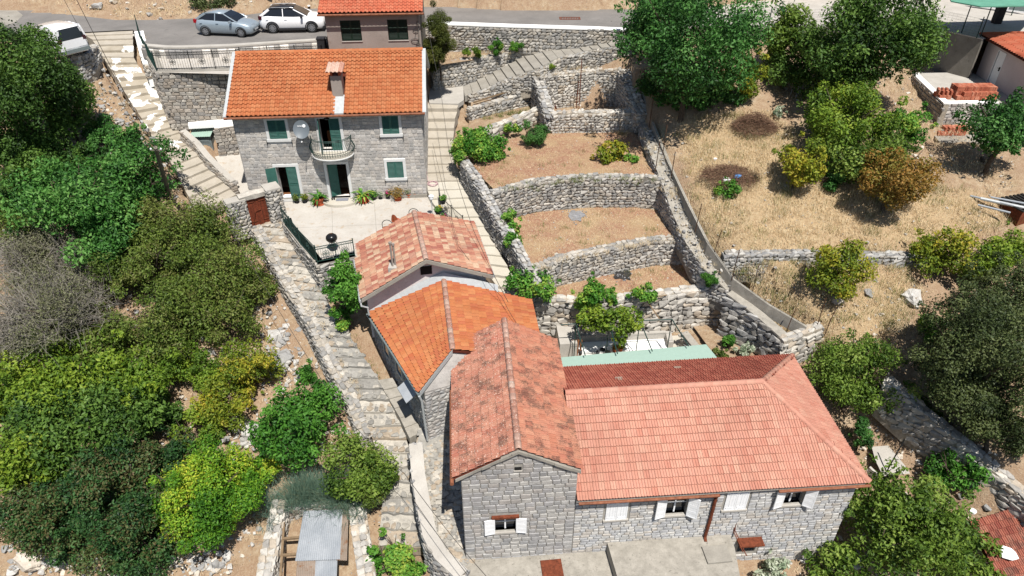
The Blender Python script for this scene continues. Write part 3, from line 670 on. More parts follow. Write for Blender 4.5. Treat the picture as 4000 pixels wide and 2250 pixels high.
# main stony path down past the gate
PL = PX([(1005,860,8.9),(1075,980,8.3),(1150,1110,7.7),(1250,1270,7.0),(1320,1420,6.3),(1400,1560,5.6),(1450,1700,4.9),(1500,1830,4.3),(1495,1950,3.7),(1480,2140,2.8)])
PR = PX([(1100,868,8.9),(1165,980,8.3),(1235,1110,7.7),(1312,1240,7.0),(1400,1375,6.3),(1505,1530,5.6),(1568,1660,4.9),(1605,1780,4.3),(1622,1900,3.7),(1650,2150,2.8)])
path = stairway('stone_path', PL, PR, 30, 'paving', nose=.05)
pvs = []
for i in range(30):
    a0, a1, b0, b1 = polyat(PL,i/30), polyat(PL,(i+1)/30), polyat(PR,i/30), polyat(PR,(i+1)/30); z = (a0.z+b0.z)/2
    rows = 2 if i > 18 else 2; cols = 6 if i > 18 else 5
    for r_ in range(rows):
        x = rnd.uniform(0,.05)
        while x < .93:
            w = rnd.uniform(.6,1.5)/cols; t = (r_+.5+rnd.uniform(-.1,.1))/rows; u = x+w/2
            p = a0.lerp(a1,t).lerp(b0.lerp(b1,t), min(.97,u)); wid = (b0-a0).length*w; ln = (a1-a0).length/rows
            if rnd.random() < (.96 if i > 18 else .7):
                e1,e2,e3 = ortho(b0-a0, (rnd.uniform(-.06,.06), rnd.uniform(-.06,.06), 1))
                pvs.append(frame(Vector((p.x,p.y,z-.03))-Vector(path.location), e1, e2, e3, (wid*.97, ln*rnd.uniform(.8,1.0), rnd.uniform(.10,.15))))
            x += w
pieces('paving_stone', 'stone', pvs, M['paving'], path)
# paving stones of the alley
al = bpy.data.objects['alley']; pvs = []; _aw, *_ = np.linalg.lstsq(np.c_[np.array([(p.x,p.y) for p in alley]), np.ones(len(alley))], np.array([p.z for p in alley]), rcond=None)
for p in scatter_poly(alley, 900, lambda x,y: x*0):
    z = _aw[0]*p[0]+_aw[1]*p[1]+_aw[2]
    e1,e2,e3 = ortho((1,.1*rnd.random(),0), (rnd.uniform(-.05,.05), rnd.uniform(-.05,.05)-.35, 1)); s = rnd.uniform(.16,.34); pvs.append(frame((p[0],p[1],z+.01), e1,e2,e3,(s,s*rnd.uniform(.6,.9),.10)))
pieces('paving_stone', 'stone', pvs, M['paving'], al, 200)

surface('bed_strip', PX([(1830,508),(1985,478),(2132,418),(2112,368),(1960,402),(1835,440)], 11.2), M['ground'])
surface('bed_strip', PX([(1838,428),(1960,395),(2105,355),(2092,300),(1985,334),(1840,388)], 11.95), M['ground'])
surface('bed_strip', PX([(1690,258),(1850,234),(2000,207),(2100,190),(2145,160),(1900,176),(1680,190)], 14.05), M['ground'])
_rf = [W(2120,448,12.1), W(2485,442,12.1), W(2430,268,13.8), W(2085,290,13.5)]; surface('ruin_floor', [Vector((p.x,p.y,11.2)) for p in _rf], M['ground'])
SURF.append((PX([(2110,300),(2130,278),(2440,268),(2440,222),(2310,218),(2200,245)], 13.4), .1))
_q = [W(2500,1162,7.45), W(2700,1140,7.5), W(2838,1128,7.6), W(2960,1230,7.4), W(3062,1322,7.1), W(3120,1440,5.2), W(2690,1420,5.0), W(2500,1380,5.0)]; SURF.append(([Vector((p.x,p.y,5.15)) for p in _q], .15))
SURF.append((PX([(1835,610),(2000,548),(2150,514),(2150,468),(1985,488),(1900,518),(1825,545)], 10.85), .2))
# ------------------------------------------------------------------ terrain sheet
def build_terrain():
    xs = np.concatenate([np.arange(-140,-34,4), np.arange(-34,34,.36), np.arange(34,141,4)]); ys = np.concatenate([np.arange(-10,14,3), np.arange(14,62,.36), np.arange(62,160,5)])
    X, Y = np.meshgrid(xs, ys); xy = np.stack([X.ravel(), Y.ravel()],1); Z = groundn(xy)
    nz = np.zeros(len(Z))
    for f, a in ((.9,.10),(2.1,.06),(4.3,.035)):
        ph = RG.uniform(0,6.28,8)
        for k in range(4): g = ph[k]; nz += a*.5*np.sin(f*(xy[:,0]*math.cos(g)+xy[:,1]*math.sin(g))*2.2+ph[k+4])
    Z = Z + nz*.8; Z = np.where(xy[:,1] > 62, np.minimum(Z, 20+(xy[:,1]-62)*.35), Z)
    for poly, drop in SURF:
        P = np.array([tuple(p) for p in poly]); c = P.mean(0); A = np.c_[P[:,:2]-c[:2], np.ones(len(P))]; w, *_ = np.linalg.lstsq(A, P[:,2], rcond=None)
        big = [tuple(c[:2] + (p[:2]-c[:2])*(1 + .3/max(.3, np.linalg.norm(p[:2]-c[:2])))) for p in P]
        k = inside(big, xy[:,0], xy[:,1]); Z[k] = np.minimum(Z[k], ((xy[k]-c[:2]) @ w[:2]) + w[2] - drop)
    ny, nx = X.shape; i = np.arange(ny*nx).reshape(ny,nx); f = np.stack([i[:-1,:-1],i[:-1,1:],i[1:,1:],i[1:,:-1]],-1).reshape(-1,4)
    o = npmesh('ground', np.c_[xy, Z], f, M['ground'], None, None, True); o['kind'] = 'structure'
    md = np.zeros(len(Z))
    for poly in (FIELD, FIELD2): md[inside(poly, xy[:,0], xy[:,1])] = .6
    g = md.reshape(ny,nx)
    for _ in range(3): g = (g + np.roll(g,1,0) + np.roll(g,-1,0) + np.roll(g,1,1) + np.roll(g,-1,1))/5
    at = o.data.attributes.new('meadow', 'FLOAT', 'POINT'); at.data.foreach_set('value', g.ravel().astype(np.float32)); return o
# dry-grass field on the right, sheet of its own following the terrain
FIELD = PX([(2640,470,12.4),(3000,430,12.9),(3150,560,12.0),(3400,740,10.6),(3600,720,10.8),(3900,760,10.4),(3980,860,9.8),(3700,970,9.3),(3560,985,9.3),(2840,985,9.3),(2760,900,9.9),(2700,750,10.8)])
FIELD2 = PX([(2830,1035,8.5),(3560,1045,8.5),(3620,1150,7.8),(3520,1300,7.1),(3400,1420,6.5),(3250,1330,7.0),(3130,1240,7.5),(2960,1150,7.9)])
# ------------------------------------------------------------------ walls
def run(lst): return [W(*p) for p in lst]
stone_wall('retaining_wall', 'tall grey ashlar retaining wall under the upper terrace railing, beside the whitewashed stairs', run([(556,190,15.3),(585,235,15.3),(612,282,15.3),(760,279,15.3),(1010,272,15.3)]), [13.6,12.6,11.8,11.7,11.7], .5, 'retain', 'mortar', 'conc', .21, .34, kind='block', capmat='grey_conc', ends=False, proud=.03)
stone_wall('retaining_wall', 'short ashlar wall with white ledge beside the metal meter cabinet', run([(838,500,12.2),(938,487,12.2)]), [10.4,10.3], .4, 'retain', 'mortar', 'conc', .21, .34, kind='block', capmat='whitewash', ends=False, proud=.03)
stone_wall('parapet', 'low roadside parapet of light and dark stone blocks', run([(553,178,15.97),(640,186,15.97),(700,186,15.97),(900,180,15.97),(1100,166,15.97),(1274,156,15.97)]), 15.2, .35, 'parapet', 'ashlar_core', 'conc', .7, .42, kind='block', capmat='white_conc', jit=.02)
stone_wall('stair_wall', 'whitewashed lumpy low wall beside the top of the stairs', run([(528,125,16.15),(545,195,15.5),(562,250,14.9)]), [15.5,14.6,14.0], .45, 'pale_stone', 'whitewash', 'conc', .2, .3, capmat='whitewash', both=True)
stone_wall('kerb_wall', 'low stone kerb with pale capping between lower stairs and side patio', run([(706,512,12.0),(760,560,11.55),(800,610,11.2),(860,670,10.55),(902,712,10.1)]), [11.2,10.9,10.5,9.9,9.3], .28, 'retain', 'mortar', 'conc', .2, .3, kind='block', capmat='white_conc')
stone_wall('retaining_wall', 'rough dry stone wall under the parked white van', run([(225,236,15.75),(300,222,15.75),(345,205,15.75),(378,178,15.75)]), [14.4,14.3,14.6,15.0], .5, 'dry_stone', 'gap2', 'stone', .22, .34)
stone_wall('retaining_wall', 'rubble wall carrying the paved terrace and its green railing', run([(1106,858,9.27),(1113,880,9.27),(1175,958,9.27),(1241,1033,9.27),(1316,1018,9.27),(1390,1003,9.27)]), [8.6,8.4,7.7,7.1,7.0,7.0], .4, 'lime_stone', 'mortar', 'conc', .2, .32, capmat='grey_conc', ends=False)
pw = [p + Vector((-.55,-.12,.12)) for p in PL[:7]]
stone_wall('path_wall', 'broad low wall with mortared top along the left of the stony path', pw, [p.z-1.3 for p in pw], .55, 'lime_stone', 'gap2', 'stone', .2, .3)
stone_wall('alley_wall', 'curving whitewashed wall between the alley and the cobbled path', run([(1602,1735,5.95),(1612,1860,5.35),(1634,1990,4.95),(1658,2100,4.6),(1702,2180,4.4),(1790,2262,4.25)]), [4.6,4.0,3.3,2.9,2.4,2.0], .48, 'dry_stone', 'gap2', 'conc', .24, .32, capmat='white_conc')
LT = 'dry limestone terrace wall '
stone_wall('terrace_wall', LT + 'below the uppermost red soil garden bed', run([(1925,757,10.9),(1975,742,10.9),(2100,708,10.95),(2300,692,10.95),(2500,692,10.95),(2602,704,10.9)]), 8.8, .5, 'lime_stone', 'gap', 'stone', .19, .28)
stone_wall('terrace_wall', LT + 'with small steps, below the middle garden bed', run([(2070,1060,9.0),(2200,1010,9.05),(2400,968,9.05),(2560,938,9.05),(2672,936,9.0)]), 7.3, .5, 'lime_stone', 'gap2', 'stone', .19, .28)
stone_wall('terrace_wall', 'tall pale rock wall behind the green pergola', run([(2092,1172,7.45),(2300,1187,7.45),(2420,1172,7.45),(2500,1162,7.45),(2700,1140,7.5),(2836,1128,7.6)]), [4.9]*6, .6, 'pale_stone', 'gap2', 'stone', .30, .44, proud=.12, jit=.16)
stone_wall('stair_wall', 'dark rubble wall beside the cream stairs, vine over its top', run([(1800,628,11.35),(1845,690,11.2),(1890,770,10.75),(1930,848,10.3),(1965,905,9.95)]), [10.0,9.7,9.3,8.8,8.5], .5, 'dry_stone', 'gap', 'stone', .17, .26, limit=200)
stone_wall('stair_wall', 'leafy rubble wall edging the middle bed above the cream stairs', run([(1967,890,10.0),(2010,960,9.6),(2050,1050,9.2),(2085,1100,8.6)]), [8.4,8.0,7.4,7.0], .45, 'dry_stone', 'gap', 'stone', .17, .26, limit=200)
stone_wall('terrace_wall', 'sloping rubble wall beneath the pale steps to the road', run([(1835,376,12.35),(1870,364,12.45),(1985,312,13.1),(2110,272,13.9),(2190,228,14.4),(2300,204,14.6),(2375,193,14.9),(2468,172,15.3)]), [11.9,11.9,12.2,12.7,13.0,13.2,13.3,13.4], .35, 'lime_stone', 'gap2', 'stone', .18, .28, limit=200)
stone_wall('terrace_wall', 'short rubble wall with a grey plank lying along its top', run([(1838,425,12.0),(1960,392,12.0),(2105,352,12.15)]), [11.2,11.2,11.3], .4, 'lime_stone', 'gap2', 'stone', .22, .32)
stone_wall('terrace_wall', 'low sloping wall of big stones behind the vine', run([(1905,505,11.35),(1985,475,11.5),(2060,445,11.7),(2132,415,11.9)]), [10.8,10.8,10.85,10.9], .45, 'pale_stone', 'gap2', 'stone', .28, .45)
stone_wall('terrace_wall', 'broad rubble wall below the row of small round shrubs', run([(1690,256,13.95),(1850,232,14.05),(2000,205,14.15),(2100,188,14.4)]), [12.3,12.4,13.0,13.9], .5, 'lime_stone', 'gap2', 'stone', .2, .3)
stone_wall('retaining_wall', 'long rubble wall under the white road edge', run([(1664,92,15.9),(2000,104,15.9),(2300,113,15.9),(2445,119,15.9)]), [14.0,14.1,14.4,14.8], .55, 'lime_stone', 'gap2', 'conc', .2, .3, capmat='whitewash')
stone_wall('retaining_wall', 'weathered dry stone wall along the far side of the road', [p + Vector((0,.5,1.9)) for p in run([(1680,20,15.8),(2000,36,15.8),(2250,36,15.8),(2480,34,15.8)])], 15.7, .6, 'dry_stone', 'gap', 'stone', .35, .5)
# roofless ruin
RL = 'roofless stone ruin, '
stone_wall('ruin_wall', RL + 'front wall with a small square hole', run([(2158,446,12.1),(2240,440,12.15),(2350,440,12.15),(2480,440,12.1)]), 10.75, .55, 'pale_stone', 'gap2', 'stone', .19, .27, both=True)
stone_wall('ruin_wall', RL + 'back wall on bedrock', run([(2112,300,13.5),(2250,282,13.6),(2330,276,13.6),(2420,272,13.8)]), 11.2, .55, 'pale_stone', 'gap2', 'stone', .19, .27)
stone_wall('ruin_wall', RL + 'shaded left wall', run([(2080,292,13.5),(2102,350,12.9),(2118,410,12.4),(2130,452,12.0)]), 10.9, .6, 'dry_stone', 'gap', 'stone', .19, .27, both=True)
stone_wall('ruin_wall', RL + 'right wall with a loose broad top', run([(2418,272,13.8),(2442,340,13.1),(2462,395,12.6),(2490,446,12.2)]), 11.0, .85, 'pale_stone', 'gap', 'stone', .19, .27)
stone_wall('boundary_wall', 'long wall with a path on top between the garden beds and the dry field', run([(2496,462,11.7),(2545,605,11.45),(2588,715,10.8),(2628,830,10.1),(2682,950,9.5),(2752,1048,8.8),(2838,1132,8.0)]), [10.7,10.6,9.0,8.9,8.7,7.3,7.1], .9, 'dry_stone', 'gap', 'conc', .2, .28, capmat='slab')
stone_wall('field_wall', 'low grey dry stone wall across the dry field', run([(2838,996,9.35),(3100,992,9.35),(3350,998,9.35),(3620,1002,9.35)]), 8.2, .5, 'dry_stone', 'gap', 'stone', .2, .3)
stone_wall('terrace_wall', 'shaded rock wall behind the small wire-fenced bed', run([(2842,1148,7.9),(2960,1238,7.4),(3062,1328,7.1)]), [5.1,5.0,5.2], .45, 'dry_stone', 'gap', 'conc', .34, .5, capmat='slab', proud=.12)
stone_wall('terrace_wall', 'pale stone corner wall by the roof hip and the bush', run([(3064,1334,7.15),(3140,1308,7.2),(3216,1278,7.3)]), 5.4, .5, 'pale_stone', 'gap2', 'stone', .28, .4)
stone_wall('kerb_wall', 'low wall beside the mint awning and wire fence', run([(2664,1300,5.95),(2722,1372,5.75),(2800,1460,5.6)]), [4.9]*3, .3, 'lime_stone', 'gap2', 'conc', .22, .3, capmat='slab')
stone_wall('boundary_wall', 'broken wall descending beneath the dusky trees at the lower right', run([(3462,1485,6.6),(3620,1625,5.6),(3800,1768,4.9),(3905,1860,4.5),(4040,1990,4.1)]), [4.9,3.9,2.9,2.4,2.0], .6, 'pale_stone', 'gap2', 'stone', .28, .42)
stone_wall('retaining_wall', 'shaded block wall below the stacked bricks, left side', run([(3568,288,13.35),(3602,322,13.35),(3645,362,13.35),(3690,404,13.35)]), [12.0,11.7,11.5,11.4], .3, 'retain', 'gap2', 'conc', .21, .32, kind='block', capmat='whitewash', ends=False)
stone_wall('retaining_wall', 'front block wall between the two stacks of bricks', run([(3690,404,13.3),(3790,402,13.3),(3900,400,13.3)]), 11.45, .3, 'ashlar', 'gap2', 'conc', .21, .34, kind='block', capmat='whitewash', ends=False)
stone_wall('ruin_wall', 'right wall of the roofed ruin beside the cobbled path', run([(1470,2330,3.1),(1452,2200,3.2),(1432,2080,3.4),(1418,1968,3.8)]), [1.8,2.0,2.5,2.9], .62, 'pale_stone', 'gap2', 'stone', .22, .32)
stone_wall('ruin_wall', 'left wall of the roofed ruin, bright stones beside the dark gap', run([(1040,2330,2.8),(1065,2200,3.0),(1090,2080,3.3),(1116,1960,3.8)]), [.4,.6,1.0,1.5], .6, 'pale_stone', 'gap2', 'stone', .2, .3)
stone_wall('ruin_wall', 'back wall of the roofed ruin under the blue-green reeds', run([(1116,1962,3.8),(1260,1966,3.8),(1420,1968,3.8)]), 1.2, .5, 'pale_stone', 'gap2', 'stone', .22, .32)
def plain_wall(name, label, pts, base, th, mat, cat='wall', cap=None):
    pts = [Vector(p) for p in pts]; base = base if isinstance(base, list) else [base]*len(pts); root = thing(name, label, cat, (pts[0].x, pts[0].y, base[0])); O = pts[0].copy(); O.z = base[0]
    mb = MB(); mc = MB()
    for i in range(len(pts)-1):
        a, b = pts[i]-O, pts[i+1]-O; d = (b-a).to_2d().normalized(); nb = Vector((-d.y, d.x, 0))*th
        za, zb = base[i]-O.z-.4, base[i+1]-O.z-.4
        q = [a, b, b+nb, a+nb]; lo = [za,zb,zb,za]
        mb.add([Vector((q[k].x,q[k].y,lo[k])) for k in range(4)] + q, [(3,2,1,0),(4,5,6,7),(0,1,5,4),(1,2,6,5),(2,3,7,6),(3,0,4,7)])
        if cap:
            e = nb.normalized()*.03; q2 = [a-e, b-e, b+nb+e, a+nb+e]; up = Vector((0,0,.06)); mc.add([v+Vector((0,0,.004)) for v in q2] + [v+up for v in q2], [(3,2,1,0),(4,5,6,7),(0,1,5,4),(1,2,6,5),(2,3,7,6),(3,0,4,7)])
    mb.build('wall_body', M[mat], root)
    if cap: mc.build('coping', M[cap], root)
    return root
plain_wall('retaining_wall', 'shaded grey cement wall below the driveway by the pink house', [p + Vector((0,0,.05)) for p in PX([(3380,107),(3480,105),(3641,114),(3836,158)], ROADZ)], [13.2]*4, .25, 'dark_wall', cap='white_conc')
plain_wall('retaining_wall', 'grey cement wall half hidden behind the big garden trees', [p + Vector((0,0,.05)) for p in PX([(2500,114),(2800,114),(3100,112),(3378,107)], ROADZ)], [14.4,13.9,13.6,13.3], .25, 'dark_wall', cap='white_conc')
kp = run([(2505,330,13.2),(2532,440,12.3),(2602,620,11.5),(2682,790,10.75),(2762,950,9.85),(2862,1090,8.6),(3000,1190,7.95),(3150,1278,7.4)])
plain_wall('kerb', 'thin cement kerb carrying the wire fence of the dry field', kp, [p.z-.3 for p in kp], .14, 'slab', 'kerb')
plain_wall('hole_liner', 'dark hole', [Vector((0,0,-50)), Vector((1,0,-50))], -51, .1, 'dark') if False else None
# dark window hole in the ruin's front wall
# ------------------------------------------------------------------ house parts
def cells(Wd, H0, H1, ops):
    us = sorted({0, Wd} | {o[0] for o in ops} | {o[1] for o in ops}); out = []
    for a, b in zip(us, us[1:]):
        vsx = sorted({H0, H1} | {o[2] for o in ops if o[0] <= a+1e-6 and o[1] >= b-1e-6} | {o[3] for o in ops if o[0] <= a+1e-6 and o[1] >= b-1e-6})
        for c, d in zip(vsx, vsx[1:]):
            if not any(o[0] <= a+1e-6 and o[1] >= b-1e-6 and o[2] <= c+1e-6 and o[3] >= d-1e-6 for o in ops): out.append((a,b,c,d))
    return out
def facade(root, Wd, H0, H1, ops, th, mat, name='wall', y0=0, u0=0, gable=None):
    """Front wall in the root's local x-z plane, openings as (u0,u1,h0,h1); gable: (u_apex, h_apex)."""
    mb = MB()
    for a,b,c,d in cells(Wd, H0, H1, ops): mb.b2((u0+a, y0, c), (u0+b, y0+th, d), r=.5)
    if gable:
        ua, ha = gable; vs = [(u0,y0,H1),(u0+Wd,y0,H1),(ua,y0,ha),(u0,y0+th,H1),(u0+Wd,y0+th,H1),(ua,y0+th,ha)]; mb.add(vs, [(0,1,2),(5,4,3),(0,2,5,3),(1,4,5,2)], r=.5)
    return mb.build(name, M[mat], root)
def coursed(u0, u1, h0, h1, ops, ch, bw, y=0.0, lim=None, gap=.014, kind='block', jit=.0, dep=.036):
    """stone blocks over a facade; lim(h) -> (umin, umax)"""
    out = []; h = h0
    while h < h1 - .03:
        c = min(ch*rnd.uniform(1-jit, 1+jit), h1-h); a, b = u0, u1
        if lim: l = lim(h+c); a, b = max(a, l[0]), min(b, l[1])
        iv = [(a, b)]
        for o in ops:
            if o[2] < h+c-.02 and o[3] > h+.02:
                iv = [(x0,x1) for s,e in iv for (x0,x1) in ((s, min(e,o[0])), (max(s,o[1]), e)) if x1-x0 > .05]
        for s, e in iv:
            n = max(1, round((e-s)/bw)); ws = [rnd.uniform(.7,1.3) for _ in range(n)]; k = (e-s)/sum(ws); x = s
            for w in ws:
                w *= k; out.append(frame((x+w/2, y-dep/2+rnd.uniform(-.008,.012), h+c/2), (1,0,0), (0,1,0), (0,0,1), (max(.03,w-gap), dep, max(.03,c-gap)))); x += w
        h += c
    return out
def tile_roof(root, q, rows, cols, kind, mat, name='tile', lift=.03, limit=300, thick=.06, deck=True, skip=None):
    """q: ridge-left, ridge-right, eave-right, eave-left (local, left/right seen from the eave looking up)."""
    q = [Vector(p) for p in q]
    P = lambda u, v: q[0].lerp(q[1], u).lerp(q[3].lerp(q[2], u), v)
    n = (q[2]-q[3]).cross(q[0]-q[3]).normalized()
    if n.z < 0: n = -n
    out = []
    for j in range(rows):
        for i in range(cols):
            u, v = i/cols, j/rows
            if skip and skip((i+.5)/cols, (j+.5)/rows): continue
            a = P(u, v); ex = P((i+1)/cols, v+.5/rows) - P(u, v+.5/rows); ey = P(u+.5/cols, (j+1)/rows) - P(u+.5/cols, v)
            w, l = ex.length, ey.length
            if w < .03: continue
            y = (ey.normalized() + n*(thick/l)*.9).normalized(); x = (ex - y*ex.dot(y)).normalized(); z = x.cross(y)
            if z.z < 0: z = -z
            x = y.cross(z)
            if x.dot(ex) < 0: x = -x
            o = a + n*(lift + rnd.uniform(-.004,.006))
            # frame needs a right-handed set: x along eave, y down slope gives z downwards, so flip x and start from the right
            M_ = frame(o + ex, -x, y, z, (w, l, w if kind == 'roman' else min(w, .24)*.9)) if x.cross(y).z < 0 else frame(o, x, y, z, (w, l, w if kind == 'roman' else min(w,.24)*.9))
            out.append(M_)
    if deck:
        mb = MB(); d = [p - n*.012 for p in q]; e = [p - n*.10 for p in q]; mb.add(d+e, [(0,1,2,3),(7,6,5,4),(0,4,5,1),(1,5,6,2),(2,6,7,3),(3,7,4,0)]); mb.build('roof_deck', M['t_deck'], root)
    pieces(name, kind, out, M[mat], root, limit)
def ridge_caps(root, a, b, mat='cap', w=.26, step=.34, name='ridge_tile', up=.0, ends=False):
    a, b = Vector(a), Vector(b); d = b-a; n = max(2, round(d.length/step)); ex = d.normalized(); x, y_, z = ortho(ex, (0,0,1)); out = []
    for i in range(n):
        p = a + d*(i/n) + Vector((0,0,up)); yy = (ex + z*.02).normalized(); out.append(frame(p, yy.cross(z), yy, z, (w, d.length/n*1.1, w)))
    pieces(name, 'ridge', out, M[mat], root, 80)
def shutter(root, u0, u1, h0, h1, y, mat, ang=0.0, hinge=None, kind='louvre', name='shutter'):
    """one leaf; hinge: u of the hinge side when it stands open by ang degrees (outwards)."""
    w = u1-u0; h = h1-h0; mb = MB(); f = .055
    mb.b2((0,-.02,0),(f,.02,h)); mb.b2((w-f,-.02,0),(w,.02,h)); mb.b2((f,-.02,0),(w-f,.02,f)); mb.b2((f,-.02,h-f),(w-f,.02,h))
    if kind == 'louvre':
        if h > 1.4: mb.b2((f,-.02,h*.45-.03),(w-f,.02,h*.45+.03))
        mb.b2((f,.012,f),(w-f,.017,h-f))
    else:
        mb.b2((.07,-.035,.12),(w-.07,-.021,.17)); mb.b2((.07,-.035,h-.17),(w-.07,-.021,h-.12))
    o = mb.build(name, M[mat], root)
    if hinge is None or abs(hinge-u0) < 1e-6: o.location = (u0, y, h0); o.rotation_euler = (0,0,R(-ang))
    else: o.location = (u1 - w*math.cos(R(ang)), y - w*math.sin(R(ang)), h0); o.rotation_euler = (0,0,R(ang))
    sl = []
    if kind == 'louvre':
        n = max(6, int((h-2*f)/.075)); st = (h-2*f)/n
        for i in range(n):
            z = f + st*(i+.5)
            if h > 1.4 and abs(z - h*.45) < .05: continue
            sl.append(frame((w/2,-.004,z), (1,0,0), Vector((0,1,.75)).normalized(), Vector((0,-.75,1)).normalized(), (w-2*f, .045, .012)))
        pieces('slat', 'box', sl, M[mat], o)
    else:
        n = 6; st = (h-2*f)/n if kind == 'hplank' else (w-2*f)/3
        for i in range(n if kind == 'hplank' else 3):
            if kind == 'hplank': sl.append(frame((w/2,0,f+st*(i+.5)), (1,0,0),(0,1,0),(0,0,1), (w-2*f,.024+.008*(i%2),st*.94)))
            else: sl.append(frame((f+st*(i+.5),0,h/2), (1,0,0),(0,1,0),(0,0,1), (st*.94,.024+.006*(i%2),h-2*f)))
        pieces('plank', 'box', sl, M[mat], o)
    return o
def win_frame(root, u0, u1, h0, h1, fw, mat='marble', y=-.07, th=.2, sill=.0, name='window_frame', top=True):
    mb = MB(); fb = fw if sill == 0 else sill
    mb.b2((u0-fw,y,h0),(u0,y+th,h1)); mb.b2((u1,y,h0),(u1+fw,y+th,h1))
    if top: mb.b2((u0-fw,y-.002,h1),(u1+fw,y+th,h1+fw))
    mb.b2((u0-fw-.03,y-.03,h0-fb),(u1+fw+.03,y+th,h0)); return mb.build(name, M[mat], root)

# ------------------------------------------------------------------ house 1: grey ashlar with green shutters and orange roof
o1 = W(985,790,9.3)
h1 = thing('stone_house', 'two-storey grey ashlar house with bright orange roof, green shutters and round balcony', 'house', o1, R(3.9))
WD, HE, DP, YR = 10.28, 5.42, 7.0, 3.6
OPS = [(1.82,2.80,3.93,5.03),(4.6,5.75,3.15,5.05),(8.1,9.02,4.05,5.12),(1.78,2.92,.18,2.23),(4.66,5.78,.12,2.30),(8.12,9.04,1.33,2.36)]
w = facade(h1, WD, -.6, HE, OPS, .45, 'ashlar_core')
FO = [(a-.17,b+.17,c-.17,d+.17) for a,b,c,d in OPS]
bl = coursed(0, WD, .22, HE, FO, .2, .29)
pieces('stone', 'block', bl, M['ashlar'], w)
mb = MB(); mb.b2((-.03,-.09,-.5),(4.4,0,.2),r=.5); mb.b2((6.0,-.09,-.5),(WD+.03,0,.2),r=.5); mb.build('plinth', M['grey_conc'], h1)
mb = MB()
for x0 in (0.0, WD-.4): mb.add([(x0,.45,-.6),(x0+.4,.45,-.6),(x0+.4,DP,-.6),(x0,DP,-.6),(x0,.45,HE),(x0+.4,.45,HE),(x0+.4,DP,HE),(x0,DP,HE)],[(0,1,5,4),(1,2,6,5),(2,3,7,6),(3,0,4,7),(4,5,6,7)],r=.5)
mb.b2((.4,DP-.4,-.6),(WD-.4,DP,HE),r=.5)
for x0 in (0.0, WD-.3): mb.add([(x0,0,HE),(x0+.3,0,HE),(x0+.3,DP,HE),(x0,DP,HE),(x0,YR,HE+2.05),(x0+.3,YR,HE+2.05)],[(0,1,5,4),(2,3,4,5),(1,2,5),(0,4,3)],r=.5)
sw = mb.build('side_wall', M['ashlar_core'], h1)
bs = []
for Mt in coursed(0, DP, 0, HE, [], .2, .3): # right and left flanks
    p = Mt.translation; s = [Vector((Mt[0][i],Mt[1][i],Mt[2][i])).length for i in range(3)]
    bs.append(frame((-.03,p.x,p.z),(0,-1,0),(1,0,0),(0,0,1),s)); bs.append(frame((WD+.03,p.x,p.z),(0,1,0),(-1,0,0),(0,0,1),s))
pieces('stone', 'block', bs, M['ashlar'], sw, 0)
mb = MB(); mb.b2((.4,.5,2.55),(WD-.4,DP-.4,2.7)); mb.b2((.4,.46,-.2),(WD-.4,DP-.4,.1)); mb.b2((3.3,.46,.1),(3.4,DP-.4,HE)); mb.b2((7.0,.46,.1),(7.1,DP-.4,HE)); mb.build('interior', M['brown_wood'], h1)
er, sl_ = 5.40, .557
ey, ry = -.38, YR
rz = er + (ry-ey)*sl_
tile_roof(h1, [(-.16,ry,rz),(10.42,ry,rz),(10.42,ey,er),(-.16,ey,er)], 17, 42, 'roman', 't_new', skip=lambda u,v: .538 < u < .585 and v > .38)
tile_roof(h1, [(10.42,ry,rz),(-.16,ry,rz),(-.16,DP+.2,er+.1),(10.42,DP+.2,er+.1)], 16, 42, 'roman', 't_new', limit=0)
ridge_caps(h1, (-.16,ry,rz+.03), (10.42,ry,rz+.03), 't_new', .3, .36)
mb = MB()
for x0, x1 in ((-.34,-.15),(10.41,10.62)):
    for (ya,za),(yb,zb) in (((ey-.03,er+.03),(ry,rz+.1)),((ry,rz+.1),(DP+.2,er+.2))):
        mb.add([(x0,ya,za-.2),(x1,ya,za-.2),(x1,yb,zb-.2),(x0,yb,zb-.2),(x0,ya,za),(x1,ya,za),(x1,yb,zb),(x0,yb,zb)],[(0,1,2,3),(7,6,5,4),(0,4,5,1),(1,5,6,2),(2,6,7,3),(3,7,4,0)])
mb.build('verge_flashing', M['pipe'], h1)
mb = MB(); mb.tube([(-.3,ey-.07,er-.07),(10.55,ey-.07,er-.05)], .065, 8)
mb.build('gutter', M['brownpipe'], h1)
mb = MB(); mb.b2((-.1,ey+.02,er-.12),(10.4,.0,er-.08)); mb.build('soffit', M['brown_wood'], h1)
# chimney on the front slope
cx = 5.78; cy0 = .55; mb = MB(); zf = lambda y: er + (y-ey)*sl_
mb.b2((cx-.29,cy0+.1,zf(cy0)-.3),(cx+.29,cy0+.85,zf(cy0)+1.25)); ch = mb.build('chimney', M['plaster'], h1)
mb = MB()
for sx in (-.27,.15): mb.b2((cx+sx,cy0+.12,zf(cy0)+1.25),(cx+sx+.12,cy0+.83,zf(cy0)+1.5))
mb.build('chimney_pier', M['terracotta'], ch)
mb = MB(); mb.add([(cx-.46,cy0-.05,zf(cy0)+1.5),(cx+.46,cy0-.05,zf(cy0)+1.5),(cx+.46,cy0+.98,zf(cy0)+1.62),(cx-.46,cy0+.98,zf(cy0)+1.62),(cx-.46,cy0-.05,zf(cy0)+1.56),(cx+.46,cy0-.05,zf(cy0)+1.56),(cx+.46,cy0+.98,zf(cy0)+1.7),(cx-.46,cy0+.98,zf(cy0)+1.7)],[(0,3,2,1),(4,5,6,7),(0,1,5,4),(1,2,6,5),(2,3,7,6),(3,0,4,7)]); mb.build('chimney_cap', M['cap'], ch)
